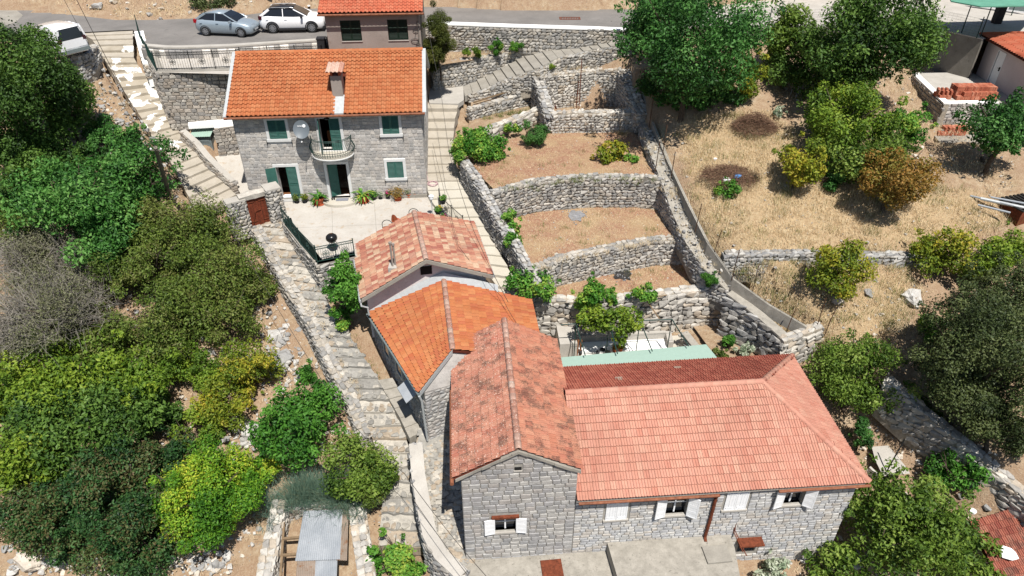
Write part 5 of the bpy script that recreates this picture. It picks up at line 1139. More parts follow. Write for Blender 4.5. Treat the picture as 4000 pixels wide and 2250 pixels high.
# ------------------------------------------------------------------ cars
def ring_loft(mb, rings, r=.5, cap=True):
    n = len(rings[0]); V = [p for q in rings for p in q]; F_ = []
    for i in range(len(rings)-1):
        for k in range(n): F_.append((i*n+k, (i+1)*n+k, (i+1)*n+(k+1)%n, i*n+(k+1)%n))
    if cap: F_.append(tuple(range(n))); F_.append(tuple((len(rings)-1)*n+k for k in range(n-1,-1,-1)))
    mb.add(V, F_, r=r)
def car(name, label, cat, loc, rz, body, st, gh, roofmat, wheels, wr, half, group=None, clad=None, spokes=8, lamp='red_lamp', van=False):
    """st: body stations (x, halfwidth, zbottom, zbelt, zcentre). gh: glasshouse stations (x, half_lo, z_lo, half_hi, z_hi)."""
    t = thing(name, label, cat, loc, rz, group)
    mb = MB(); rings = []
    for x,w,zb,zs,zc in st: rings.append([(x,0,zb),(x,-w*.86,zb),(x,-w*.98,zb+.14),(x,-w,lerp(zb,zs,.6)),(x,-w*.97,zs-.03),(x,-w*.86,zs+(zc-zs)*.55),(x,-w*.5,zc-.01),(x,0,zc),(x,w*.5,zc-.01),(x,w*.86,zs+(zc-zs)*.55),(x,w*.97,zs-.03),(x,w,lerp(zb,zs,.6)),(x,w*.98,zb+.14),(x,w*.86,zb)])
    ring_loft(mb, rings); b = mb.build('body', M[body], t, True)
    mb = MB(); rings = [[(x,-wl,zl),(x,-wh,zh-.06),(x,-wh*.9,zh),(x,wh*.9,zh),(x,wh,zh-.06),(x,wl,zl)] for x,wl,zl,wh,zh in gh]; ring_loft(mb, rings); mb.build('glasshouse', M['glass'], t)
    # roof skin and pillars just proud of the glass
    mb = MB(); rr = [g for g in gh if g[4] > max(q[4] for q in gh)-.14]
    rings = [[(x,-wh-.012,zh-.075),(x,-wh*.92-.01,zh+.012),(x,0,zh+.035),(x,wh*.92+.01,zh+.012),(x,wh+.012,zh-.075),(x,0,zh-.03)] for x,wl,zl,wh,zh in rr]; ring_loft(mb, rings); mb.build('roof', M[roofmat], t, True)
    for s in (-1,1):
        def side(x):
            for g,h in zip(gh, gh[1:]):
                if h[0] <= x <= g[0] or g[0] <= x <= h[0]:
                    k = (x-g[0])/(h[0]-g[0]+1e-9); return [lerp(g[i],h[i],k) for i in range(5)]
            return gh[-1]
        ps = MB()
        for x, wd_ in van or ((gh[0][0]+.02,.05), (lerp(gh[0][0],gh[-1][0],.52),.035), (gh[-1][0]-.02,.09)):
            g = side(x); q = 0
            if not van and x == gh[0][0]+.02:
                a_, c_ = gh[0], rr[0]; ps.tube([(a_[0],s*a_[1]*1.01,a_[2]),(c_[0],s*(c_[3]+.005),c_[4]-.06)],.045,5)
            elif not van and x == gh[-1][0]-.02:
                a_, c_ = gh[-1], rr[-1]; ps.tube([(a_[0],s*a_[1]*.99,a_[2]),(c_[0],s*(c_[3]),c_[4]-.05)],.085,5)
            else: ps.tube([(g[0],s*(g[1]+.003),g[2]),(g[0],s*(g[3]+.003),g[4]-.06)],wd_,4)
            ps.build('pillar', M[body], t); ps = MB()
        mb = MB(); g0 = gh[0]; mb.box((g0[0]-.38, s*(half+.10), g0[2]+.06), (.14,.2,.13)); o = mb.build('wing_mirror', M[body if clad is None and not van else 'blackp'], t)
        mb = MB(); mb.add([(st[0][0]-.02,s*.34,st[1][4]-.17),(st[0][0]-.02,s*.36,st[1][4]-.07),(st[1][0]-.12,s*half*.93,st[1][4]-.06),(st[1][0]-.10,s*half*.97,st[1][4]-.15)],[(0,1,2,3) if s<0 else (3,2,1,0)]) if False else mb.b2((st[1][0]-.16,s*half*.70-.14,st[1][3]-.14),(st[1][0]+.015,s*half*.70+.16,st[1][3]-.0)); mb.build('headlight', M['clear_lamp'], t)
        mb = MB(); xb = st[-1][0]; mb.b2((xb-.012,s*half*.83-.09,st[-2][3]-.16),(xb+.22,s*half*.83+.105,st[-2][3]+.07)) ; mb.build('tail_light', M[lamp], t)
        for xd in (lerp(gh[0][0],gh[-1][0],.47), lerp(gh[0][0],gh[-1][0],.86)): mb = MB(); mb.b2((xd-.09,s*(half+.005)-.02,st[4][3]-.13),(xd+.09,s*(half+.005)+.03,st[4][3]-.10)); mb.build('door_handle', M[body], t)
        for xw in wheels:
            mb = MB(); prof = [(wr*.62,-.1),(wr*.95,-.1),(wr,-.06),(wr,.06),(wr*.95,.1),(wr*.62,.1)]; Mw = Matrix.Translation((xw,s*(half-.085),wr)) @ Matrix.Rotation(R(90),4,'X'); mb.lathe(prof, 20, M=Mw); wo = mb.build('wheel', M['tyre'], t)
            mb = MB(); Mr = Matrix.Translation((xw,s*(half+.02),wr)) @ Matrix.Rotation(R(90),4,'X'); mb.lathe([(wr*.66,-.006),(wr*.66,.006),(wr*.58,.008)],18,M=Mr) if False else None
            for k in range(spokes):
                a = 2*math.pi*k/spokes; mb.tube([(xw,s*(half+.018),wr),(xw+math.cos(a)*wr*.6,s*(half+.012),wr+math.sin(a)*wr*.6)], [.05,.035], 4)
            mb.tube([(xw+math.cos(2*math.pi*k/20)*wr*.63,s*(half+.012),wr+math.sin(2*math.pi*k/20)*wr*.63) for k in range(21)], .02, 4, cap=False); mb.build('rim', M['alloy'], wo)
            mb = MB(); mb.lathe([(wr*.62,-.004),(wr*.62,.004)],18,M=Matrix.Translation((xw,s*(half-.02),wr)) @ Matrix.Rotation(R(90),4,'X')); mb.build('brake_shadow', M['blackp'], wo)
            mb = MB(); mb.tube([(xw+math.cos(math.pi*k/14)*(wr+.055),s*(half-.005),wr+.0+math.sin(math.pi*k/14)*(wr+.055)) for k in range(15)], .042 if clad else .022, 5); mb.build('wheel_arch', M['cladding' if clad else 'blackp'], t)
    if clad:
        mb = MB(); z = st[3][2]
        for s in (-1,1): mb.b2((wheels[1]+wr+.04, s*half*1.0-.035, z-.02),(wheels[0]-wr-.04, s*half*1.0+.03, z+.11))
        mb.b2((st[0][0]-.12,-half*.8,z),(st[0][0]+.02,half*.8,z+.14)); mb.b2((st[-1][0]-.02,-half*.8,z),(st[-1][0]+.12,half*.8,z+.16)); mb.build('sill_cladding', M['cladding'], t)
        mb = MB()
        for s in (-1,1): mb.tube([(rr[0][0],s*rr[0][3]*.93,rr[0][4]+.03),(rr[0][0]-.2,s*rr[0][3]*.95,rr[0][4]+.07),(rr[-1][0]+.2,s*rr[-1][3]*.95,rr[-1][4]+.07),(rr[-1][0],s*rr[-1][3]*.93,rr[-1][4]+.03)],.018,5)
        mb.build('roof_rail', M['alloy'], t)
    mb = MB(); x = st[0][0]; mb.b2((x-.05,-.42,st[0][2]+.1),(x+.012,.42,st[0][2]+.24)); mb.build('grille', M['blackp'], t)
    mb = MB(); mb.b2((x+.013,-.26,st[0][2]+.13),(x+.02,.26,st[0][2]+.23)); mb.build('number_plate', M['plate'], t)
    mb = MB(); x = st[-1][0]; zz = st[-1][2]+.22; mb.b2((x-.014,-.26,zz),(x-.004,.26,zz+.11)); mb.build('number_plate', M['plate'], t)
    return t
def car_at(pr, pf, half):
    a, b = W(pr[0],pr[1],ROADZ+.0), W(pf[0],pf[1],ROADZ+.0); d = (b-a); rz = math.atan2(d.y,d.x); n = Vector((-math.sin(rz),math.cos(rz),0)); return (a+b)/2 + n*(half-.08), rz
hatch = [(1.95,.62,.24,.60,.66),(1.82,.76,.2,.70,.80),(1.45,.84,.18,.80,.92),(1.0,.86,.18,.90,1.0),(.5,.86,.18,.96,1.02),(-.6,.86,.18,1.0,1.04),(-1.4,.86,.18,1.02,1.05),(-1.8,.82,.22,.98,1.02),(-1.98,.70,.3,.86,.92)]
ghh = [(1.05,.74,.93,.68,.96),(.62,.78,.95,.62,1.24),(.15,.79,.96,.56,1.43),(-.5,.79,.97,.56,1.48),(-1.2,.78,.99,.55,1.42),(-1.62,.74,1.0,.53,1.30),(-1.86,.68,1.0,.58,1.04)]
p_, z_ = car_at((810,140),(947,146),.86); car('hatchback', 'silver-blue small hatchback parked behind the white crossover', 'car', p_, z_, 'car_silver', hatch, ghh, 'car_silver', (1.24,-1.25), .31, .86, 'cars parked by the road')
suvb = [(2.1,.66,.3,.72,.78),(1.98,.80,.24,.84,.92),(1.6,.88,.22,.92,1.02),(1.1,.90,.22,.98,1.07),(.5,.90,.22,1.02,1.08),(-.6,.90,.22,1.05,1.1),(-1.5,.90,.22,1.08,1.12),(-1.9,.86,.26,1.04,1.08),(-2.12,.74,.34,.9,.98)]
ghs = [(1.12,.78,1.0,.7,1.03),(.62,.81,1.02,.64,1.33),(.2,.82,1.03,.6,1.52),(-.6,.82,1.04,.6,1.58),(-1.4,.81,1.05,.58,1.52),(-1.75,.76,1.07,.56,1.40),(-2.0,.70,1.07,.6,1.12)]
p_, z_ = car_at((1072,130),(1219,127),.9); car('crossover', 'white crossover with a black roof parked by the plaster house', 'car', p_, z_, 'car_white', suvb, ghs, 'car_black', (1.3,-1.29), .35, .9, 'cars parked by the road', clad=True, spokes=10, lamp='dark_lamp')
vanb = [(2.1,.64,.3,.72,.78),(1.95,.80,.24,.86,.94),(1.5,.88,.22,.98,1.08),(1.0,.89,.22,1.06,1.12),(.4,.89,.22,1.1,1.12),(-.8,.89,.22,1.12,1.14),(-1.6,.89,.22,1.12,1.14),(-2.0,.87,.26,1.12,1.14),(-2.08,.84,.3,1.0,1.04)]
ghv = [(1.15,.76,1.04,.7,1.07),(.7,.80,1.07,.68,1.55),(.3,.82,1.08,.68,1.74),(-.8,.83,1.09,.70,1.81),(-1.7,.83,1.09,.70,1.80),(-1.95,.82,1.09,.68,1.74),(-2.06,.80,1.09,.70,1.12)]
vp = W(298,205,16.1); vd = math.atan2(.56,-.83)
vt = car('panel_van', 'white compact van parked at the top of the whitewashed stairs', 'van', (vp.x + 2.0*math.cos(vd), vp.y + 2.0*math.sin(vd), ROADZ), vd, 'car_white', vanb, ghv, 'car_white', (1.35,-1.33), .32, .89, 'cars parked by the road', lamp='dark_lamp', van=((1.1,.05),(.35,.07),(-.35,.16),(-.7,.22),(-1.15,.22),(-1.6,.22),(-1.9,.14)))
mb = MB(); mb.b2((-2.1,-.86,.34),(-1.98,.86,.54)); mb.build('rear_bumper', M['door_grey'], vt)
mb = MB(); mb.b2((-2.09,-.76,.62),(-2.05,.76,1.09)); mb.build('tailgate', M['car_white'], vt)
# drain grate in the road
t = thing('drain_grate', 'rusty drain grate set in the asphalt road', 'grate', W(2226,72,ROADZ+.004)); mb = MB(); mb.b2((-.75,-.35,0),(.75,-.27,.02)); mb.b2((-.75,.27,0),(.75,.35,.02)); mb.b2((-.75,-.27,0),(-.67,.27,.02)); mb.b2((.67,-.27,0),(.75,.27,.02)); mb.build('grate_frame', M['rust'], t)
pieces('slat', 'box', [frame((-.6+.12*i,0,.012),(1,0,0),(0,1,0),(0,0,1),(.05,.52,.02)) for i in range(11)], M['rust'], t)

# ------------------------------------------------------------------ iron railings
def railing(name, label, pts, h=1.0, post=1.9, bal=.13, rosette='flower', every=1, mat='rail', group=None, scroll=True):
    pts = [Vector(p) for p in pts]; t = thing(name, label, 'railing', pts[0], 0, group); O = pts[0]; ro = 0; bp = []
    for i in range(len(pts)-1):
        a, b = pts[i]-O, pts[i+1]-O; d = b-a; n = max(1, round(d.length/post)); up = Vector((0,0,1)); ex = d.normalized()
        for z in ((h, h-.14, .1) if scroll else (h, .1)): mb = MB(); mb.tube([a+up*z, b+up*z], .02, 5); mb.build('rail', M[mat], t)
        for k in range(n+1):
            if k == n and i < len(pts)-2: continue
            p = a.lerp(b, k/n); mb = MB(); mb.tube([p, p+up*(h+.08)], .026, 6); mb.lathe([(.03,0),(.035,.03),(.0,.07)],6,tuple(p+up*(h+.06))); mb.build('post', M[mat], t)
        m = max(2, round(d.length/bal))
        for k in range(1, m): bp.append((a.lerp(b, k/m), ex))
        if scroll:
            for k in range(m): p = a.lerp(b,(k+.5)/m)+up*(h-.07); mb2 = MB()
        for k in range(0, n, every):
            p = a.lerp(b,(k+.5)/n)+up*(h*.48); mb = MB(); rr = .2
            for s in range(8):
                g = 2*math.pi*s/8; c_ = p + (ex*math.cos(g)+up*math.sin(g))*rr*.72; mb.tube([c_ + (ex*math.cos(q*.9)+up*math.sin(q*.9))*.065 for q in range(8)], .011, 4, cap=False)
            mb.tube([p-ex*.04, p+ex*.04], .05, 6); mb.tube([p-ex*rr, p+ex*rr],.01,4); mb.tube([p-up*rr, p+up*rr],.01,4); mb.build('rosette', M[mat], t)
        if scroll:
            mb = MB()
            for k in range(m):
                p = a.lerp(b,(k+.5)/m)+up*(h-.07); mb.tube([p+(ex*math.cos(q*1.05)+up*math.sin(q*1.05))*.05 for q in range(7)], .008, 3, cap=False)
            mb.build('scroll_band', M[mat], t)['kind'] = 'stuff'
    for p, ex in bp: mb = MB(); mb.tube([p+Vector((0,0,.1)), p+Vector((0,0,h-(.14 if scroll else 0)))], .0085, 4, cap=False); mb.build('baluster', M[mat], t)
    return t
railing('railing', 'dark iron railing with flower rosettes above the ashlar retaining wall', PX([(614,276),(750,273),(935,265),(948,258),(1265,246)], 15.33), 1.05, 1.85, .145, mat='iron')
railing('railing', 'dark green railing climbing beside the whitewashed stairs', run([(545,128,16.2),(556,180,15.4),(612,278,15.33)]), 1.0, 2.0, .1, every=9, mat='rail', scroll=False)
railing('railing', 'green railing with scrollwork along the left edge of the terrace', PX([(1108,868),(1175,956),(1240,1026)], 9.31), .95, 1.5, .12)
railing('railing', 'green railing in front of the kettle barbecue', PX([(1241,1028),(1316,1013),(1386,999)], 9.31), .95, 1.15, .12)
railing('railing', 'dark stair railing with flower boxes beside the cream stairs', run([(1718,800,9.35),(1722,826,9.32),(1810,905,8.95)]), .95, 1.1, .12, mat='iron', scroll=False)

# ------------------------------------------------------------------ gate in the stone wall
gl, gr_ = W(985,888,8.85), W(1057,868,8.85); gd = (gr_-gl); gz = math.atan2(gd.y, gd.x); gw = gd.length
gt = thing('gateway', 'stone gateway with rust-brown studded plank gate and thick lintel', 'gate', gl, gz)
pl = []
def rubble_box(lo, hi, out):
    x0,y0,z0 = lo; x1,y1,z1 = hi; z = z0
    while z < z1-.05:
        c = rnd.uniform(.15,.24); c = min(c, z1-z)
        for (ax, a0, a1, fy_, e1, e2) in (('x',x0,x1,y0,(1,0,0),(0,1,0)),('x',x0,x1,y1,(-1,0,0),(0,-1,0)),('y',y0,y1,x0,(0,-1,0),(1,0,0)),('y',y0,y1,x1,(0,1,0),(-1,0,0))):
            x = a0
            while x < a1-.03:
                w_ = min(rnd.uniform(.18,.36), a1-x); cx_ = x+w_/2; p = (cx_,fy_,z+c/2) if ax == 'x' else (fy_,cx_,z+c/2); out.append(frame(p,e1,e2,(0,0,1),(w_*1.02,.16,c*1.02))); x += w_
        z += c
for nm, lo, hi in (('pillar',(-1.05,-.15,-.5),(-.06,.45,1.78)),('pillar',(gw+.06,-.35,-.6),(gw+.85,.5,2.05))):
    mb = MB(); mb.b2((lo[0]+.05,lo[1]+.05,lo[2]),(hi[0]-.05,hi[1]-.05,hi[2]-.02),r=.5); o = mb.build(nm, M['gap2'], gt); pl = []; rubble_box(lo, hi, pl); pieces('stone','stone',pl,M['lime_stone'],o)
    mb = MB(); mb.b2((lo[0]-.03,lo[1]-.04,hi[2]+.0),(hi[0]+.03,hi[1]+.03,hi[2]+.1)); mb.build('coping', M['white_conc'], o)
mb = MB(); V = []
for i in range(9):
    x = lerp(-.35, gw+.3, i/8); j = lambda: rnd.uniform(-.03,.03); V.append([(x,-.1+j(),1.74+j()*.5),(x,.42+j(),1.74),(x,.45+j(),2.02+j()),(x,.15,2.1+j()),(x,-.12+j(),2.0+j())])
ring_loft(mb, V); mb.build('lintel', M['lime_stone'], gt)
gp = [frame((gw*(i+.5)/7, .02+.006*(i%2), .88),(1,0,0),(0,1,0),(0,0,1),(gw/7-.012,.04,1.72)) for i in range(7)]
mb = MB(); mb.b2((0,.045,.03),(gw,.06,1.74)); do = mb.build('door', M['wood_dark'], gt); pieces('plank','box',gp,M['wood_dark'],do)
mb = MB()
for zz in (.3,1.5): mb.b2((.02,-.03,zz),(.4,-.005,zz+.05)); mb.b2((gw-.42,-.03,zz),(gw-.02,-.005,zz+.05))
mb.tube([(.12,-.05,.2),(.38,-.05,.95),(.68,-.05,1.0)],.018,4); mb.build('strap_hinge', M['rust'], do)
mb = MB()
for x in (.3,.52,.74,.95,1.15):
    for k in range(14): mb.box((min(gw-.05,x),-.012,.2+.105*k),(.022,.018,.022))
mb.build('studs', M['rustp'], do)['kind'] = 'stuff'

# ------------------------------------------------------------------ terrace things
def at9(px, py): return W(px, py, 9.3)
def pot_plant(label, px, py, rp, hp, potmat, leafmat, pr_, ph, group='potted plants along the house wall', style='bush', z=9.3, flowers=None, name='potted_plant', saucer=True):
    p = W(px, py, z); t = thing(name, label, 'potted plant', p, rnd.random()*6, group)
    mb = MB(); mb.lathe([(rp*.7,0),(rp*.95,hp*.8),(rp*1.08,hp*.8),(rp*1.1,hp),(rp*.95,hp),(rp*.9,hp*.9)],14); mb.build('pot', M[potmat], t)
    if saucer: mb = MB(); mb.lathe([(rp*.95,.0),(rp*1.12,.03),(rp*1.05,.035)],14); mb.build('saucer', M[potmat], t)
    if style == 'cycad':
        mb = MB()
        for i in range(26):
            a = 2*math.pi*i/26+rnd.random()*.2; e = rnd.uniform(.2,1.2); r_ = pr_*rnd.uniform(.8,1.1); pts = [Vector((math.cos(a)*r_*q, math.sin(a)*r_*q, hp+ph*(e*q*1.1-(.75+.25*e)*q*q*.75))) for q in (0,.3,.6,.85,1)]
            for k in range(4):
                d = (pts[k+1]-pts[k]); s_ = Vector((-math.sin(a),math.cos(a),0))*(.05 if k < 3 else .03); mb.add([pts[k]-s_, pts[k]+s_, pts[k+1]+s_*.7, pts[k+1]-s_*.7],[(0,1,2,3)],r=rnd.random())
        mb.build('fronds', M[leafmat], t)
    else:
        leaves('foliage', [(rnd.uniform(-.4,.4)*pr_, rnd.uniform(-.4,.4)*pr_, hp+ph*rnd.uniform(.3,.8), pr_*.6, rnd.random()) for _ in range(7)], int(260*max(.5,pr_/.25)), .045, M[leafmat], t)
    if flowers: leaves('flowers', [(rnd.uniform(-.5,.5)*pr_, rnd.uniform(-.5,.5)*pr_, hp+ph*rnd.uniform(.5,1.0), pr_*.4, .5) for _ in range(5)], 70, .03, M[flowers], t)
    return t
pot_plant('cycad in big terracotta pot, left of the round doorstep', 1248, 797, .30, .42, 'terracotta', 'l_bright', .62, .75, style='cycad')
pot_plant('fan palm in big terracotta pot, right of the round doorstep', 1421, 788, .30, .42, 'terracotta', 'l_vine', .68, .8, style='cycad')
pot_plant('dark leafy plant in black pot at the left end of the row', 1161, 792, .12, .18, 'blackp', 'l_olive', .26, .35)
pot_plant('yellow-green plant in black pot beside the cycad', 1191, 791, .13, .2, 'blackp', 'l_gold', .24, .4)
pot_plant('bushy dark green plant in black pot beside the fan palm', 1459, 779, .14, .2, 'blackp', 'l_bright', .3, .35)
pot_plant('small greyish plant in low dark pot', 1487, 776, .12, .16, 'blackp', 'l_pale', .22, .25)
pot_plant('green plant with pink flowers in dark pot', 1516, 774, .14, .18, 'blackp', 'l_dark', .27, .3, flowers='pinkf')
pot_plant('wide straggling dry-leaved plant in orange pot', 1555, 781, .2, .2, 'terracotta', 'l_orange', .55, .5)
pot_plant('tall green sprig in small terracotta pot', 1597, 770, .14, .22, 'terracotta', 'l_olive', .26, .35)
pot_plant('almost bare small terracotta pot at the right end of the row', 1621, 767, .13, .22, 'terracotta', 'l_vine', .14, .12)
for lb, px, py, z, lm, fl in (('green plant on the top of the stair railing', 1730, 795, 10.1, 'l_vine', None), ('yellow flowers in dark box on the stair railing', 1712, 838, 9.85, 'l_vine', 'yelf'), ('pink flowers in yellow planter by the cottage roof', 1733, 868, 9.6, 'l_bright', 'pinkf')):
    pot_plant(lb, px, py, .18, .22, 'yellow' if fl == 'pinkf' else 'blackp', lm, .26, .28, 'flower boxes by the stair railing', z=z, flowers=fl, saucer=False)
# round doorstep with mat and slippers
dp = o1 + Matrix.Rotation(R(3.9),3,'Z') @ Vector((5.22,-.09,0)); ds = thing('doorstep', 'half-round pale stone doorstep below the front door', 'step', (dp.x,dp.y,9.3), R(3.9)); mb = MB(); mb.prism([(1.14*math.cos(t),-.95*math.sin(t)) for t in [math.pi*i/20 for i in range(21)]], -.05, .16); mb.build('tread', M['cream'], ds)
t = thing('doormat', 'grey rectangular doormat on the round doorstep', 'doormat', (dp.x,dp.y,9.465), R(3.9)); mb = MB(); mb.b2((-.25,-.42,0),(.47,-.08,.015)); mb.build('mat', M['mat_grey'], t)
t = thing('sandal_pair', 'dark sandals standing on the round doorstep', 'sandals', (dp.x-.42,dp.y-.18,9.46), .3); mb = MB()
for dx in (-.06,.06): mb.prism([(dx-.04,-.12),(dx+.04,-.12),(dx+.05,.05),(dx+.03,.13),(dx-.03,.13),(dx-.05,.05)],0,.03); mb.tube([(dx-.045,.04,.03),(dx,.04,.08),(dx+.045,.04,.03)],.012,4)
mb.build('soles', M['blackp'], t)
t = thing('water_bowl', 'flat dish at the left end of the round doorstep', 'bowl', (dp.x-.78,dp.y-.3,9.46)); mb = MB(); mb.lathe([(.1,0),(.16,.04),(.15,.05),(.09,.02)],14); mb.build('bowl', M['grey_conc'], t)
# kettle barbecue
kb = thing('kettle_barbecue', 'black kettle barbecue on three legs by the terrace railing', 'barbecue', at9(1303,977)); mb = MB(); mb.lathe([(.06,.5),(.2,.55),(.29,.68),(.3,.74)],18); mb.build('bowl', M['black'], kb)
mb = MB(); mb.lathe([(.305,.745),(.28,.86),(.18,.95),(.05,.98)],18); ld = mb.build('lid', M['black'], kb, True); mb = MB(); mb.tube([(-.06,0,.98),(-.05,0,1.03),(.05,0,1.03),(.06,0,.98)],.014,5); mb.build('handle', M['brown_wood'], ld)
for i in range(3): a = 2*math.pi*i/3+.5; mb = MB(); mb.tube([(.16*math.cos(a),.16*math.sin(a),.56),(.34*math.cos(a),.34*math.sin(a),0)],.014,5); mb.build('leg', M['iron'], kb)
mb = MB(); mb.lathe([(.2,.2),(.22,.22),(.1,.22)],14); mb.build('ash_pan', M['iron'], kb)
# lamp post, wheel, hose, chairs, meter cabinet
t = thing('garden_lamp', 'slim pale lamp post with round head at the terrace corner', 'lamp', at9(1690,847)); mb = MB(); mb.tube([(0,0,0),(0,0,1.15)],.028,7); mb.build('post', M['pipe'], t); mb = MB(); mb.lathe([(.1,1.12),(.12,1.18),(.12,1.3),(.15,1.33),(.05,1.4)],12); mb.build('lamp_head', M['white'], t)
t = thing('hose_coil', 'pale pink garden hose coiled on the cream stair', 'hose', W(1690,722,9.86)); mb = MB(); mb.tube([((.28+.05*math.sin(g*.7))*math.cos(g*.55), (.26+.04*math.cos(g*.9))*math.sin(g*.55), .02+.0022*g) for g in range(62)],.014,5); mb.tube([(-.2,0,.05),(-.32,.2,.5),(-.35,.1,1.1)],.014,5); mb.build('loops', M['hose'], t)
for lb, px, py in (('dark bow-armed chair half hidden behind the cottage ridge', 1620, 838), ('dark bow-armed chair beyond the cottage roof, its left neighbour', 1517, 884)):
    t = thing('patio_chair', lb, 'chair', at9(px, py+34), 0.4, 'patio chairs behind the cottage'); mb = MB(); mb.b2((-.24,-.24,.4),(.24,.24,.44)); mb.build('seat', M['brown_wood'], t); mb = MB(); mb.tube([(.27*math.cos(g),.25*math.sin(g),.66+.14*math.sin(g)) for g in [math.pi*i/12 for i in range(13)]],.02,5); mb.build('back_hoop', M['iron'], t)
    for sx in (-.2,.2):
        for sy in (-.2,.2): mb = MB(); mb.tube([(sx,sy,.42),(sx*1.1,sy*1.1,0)],.016,5); mb.build('leg', M['iron'], t)
    mb = MB()
    for sx in (-.26,.26): mb.tube([(sx,0,.44),(sx,0,.67)],.014,5)
    mb.build('arm_post', M['iron'], t)
t = thing('plastic_chair', 'terracotta orange moulded chair behind the cottage ridge', 'chair', at9(1556,888), 2.6); mb = MB(); mb.b2((-.24,-.22,.4),(.24,.24,.44)); mb.build('seat', M['terracotta'], t); mb = MB(); V = [(.26*math.cos(g)*k, .22+.06*(1-abs(math.cos(g))), .44+.5*math.sin(g)*k) for k in (0,1) for g in [math.pi*i/10 for i in range(11)]]; mb.add(V,[(i,i+1,12+i,11+i) for i in range(10)]); mb.build('backrest', M['terracotta'], t)
for sx in (-.2,.2):
    for sy in (-.18,.2): mb = MB(); mb.tube([(sx,sy,.42),(sx*1.1,sy*1.1,0)],.022,5); mb.build('leg', M['terracotta'], t)
mbp = W(765,606,10.42); mc = thing('meter_cabinet', 'grey louvred metal cabinet with pale roof sheet beside the side patio', 'cabinet', mbp, R(4)); mb = MB(); mb.b2((0,0,0),(.05,.8,1.25)); mb.b2((1.12,0,0),(1.17,.8,1.25)); mb.b2((0,.75,0),(1.17,.8,1.25)); mb.build('case', M['door_grey'], mc)
mb = MB(); mb.b2((.05,.0,.02),(1.12,.03,1.22)); d_ = mb.build('door', M['door_grey'], mc); pieces('slat','box',[frame((.585,-.012,.1+.085*i),(1,0,0),Vector((0,1,.5)).normalized(),Vector((0,-.5,1)).normalized(),(.98,.05,.03)) for i in range(13)],M['door_grey'],d_)
mb = MB()
for i in range(24): x = -.05+1.27*i/24; z = .02*(i%2); mb.add([(x,-.15,1.26+z),(x+1.27/24,-.15,1.28-z),(x+1.27/24,.85,1.44-z),(x,.85,1.42+z)],[(0,1,2,3)])
mb.build('roof_sheet', M['awning'], mc)
t = thing('black_bin', 'black plastic bin against the plaster house on the upper terrace', 'bin', W(1262,206,15.3), R(4)); mb = MB(); mb.prism([(-.25,-.25),(.25,-.25),(.25,.25),(-.25,.25)],0,.9); mb.b2((-.28,-.28,.9),(.28,.28,.97)); mb.build('body', M['blackp'], t)
t = thing('hand_wheel', 'green spoked iron wheel leaning on the house by the gate', 'wheel', o1 + Matrix.Rotation(R(3.9),3,'Z') @ Vector((1.2,-.2,.75)), R(3.9)); mb = MB(); mb.tube([(.3*math.cos(2*math.pi*i/18),0,.3*math.sin(2*math.pi*i/18)) for i in range(19)],.018,5)
for i in range(6): mb.tube([(0,0,0),(.3*math.cos(math.pi*i/3),0,.3*math.sin(math.pi*i/3))],.01,4)
mb.tube([(0,0,-.3),(0,0,-.8)],.02,5); mb.build('rim', M['rail'], t)

# ------------------------------------------------------------------ utility pole and wires
pb = W(668,790,9.4); pt_ = thing('utility_pole', 'leaning weathered wooden utility pole among the bushes', 'pole', pb); tp = W(607,576,14.6) - pb; mb = MB(); mb.tube([(0,0,-.4), tp*.5, tp],[.13,.115,.1],9); mb.build('shaft', M['pole'], pt_); mb = MB(); mb.tube([tp+Vector((-.3,0,-.15)), tp+Vector((.3,0,-.15))],.03,5); mb.build('crossarm', M['pole'], pt_)
for s_ in (-.25,.25): mb = MB(); mb.lathe([(.03,0),(.05,.05),(.03,.1)],8,tuple(tp+Vector((s_,0,-.13)))); mb.build('insulator', M['white'], pt_)
def cable(label, pts, r=.016, sag=.4, name='overhead_wire', group=None):
    t = thing(name, label, 'wire', pts[0], 0, group); O = Vector(pts[0]); mb = MB()
    for a, b in zip(pts, pts[1:]):
        a, b = Vector(a)-O, Vector(b)-O; mb.tube([a.lerp(b,i/12)-Vector((0,0,sag*4*(i/12)*(1-i/12))) for i in range(13)], r, 4)
    mb.build('strand', M['cable'], t); return t
ptop = pb + tp
cable('thin wire running up from the utility pole across the stairs', [ptop, W(285,-30,21.5)], .014)
cable('second thin wire from the utility pole beside the first', [ptop+Vector((-.25,0,-.1)), W(240,-20,21.3)], .01)
cable('wire falling from the utility pole towards the gate and on to the cobbled path', [ptop, W(870,840,11.4), W(1330,1600,8.3), W(1580,1850,7.4), W(1935,2290,6.2)], .012, .25)
cable('lower wire crossing the whitewashed alley wall', [W(1620,1960,6.6), W(1860,2290,5.6)], .012, .1)
cable('dark wire descending along the cream stairs past the house', [W(1655,45,18.2), W(1672,110,17.3), W(1720,340,14.5), W(1755,600,12.6), W(1850,900,10.6), W(1985,1180,9.6)], .014, .15)
cable('thin wire over the orange roof by the stairs', [W(1690,560,11.2), W(1790,960,10.6), W(1960,1160,9.4), W(2030,1280,8.9)], .011, .1)
t = thing('wooden_beam', 'grey plank lying along the rubble wall edge', 'plank', W(1850,400,12.15)); e_ = W(2025,345,12.3)-W(1850,400,12.15); mb = MB(); mb.tube([(0,0,0), e_],.06,4); mb.build('board', M['wood'], t)
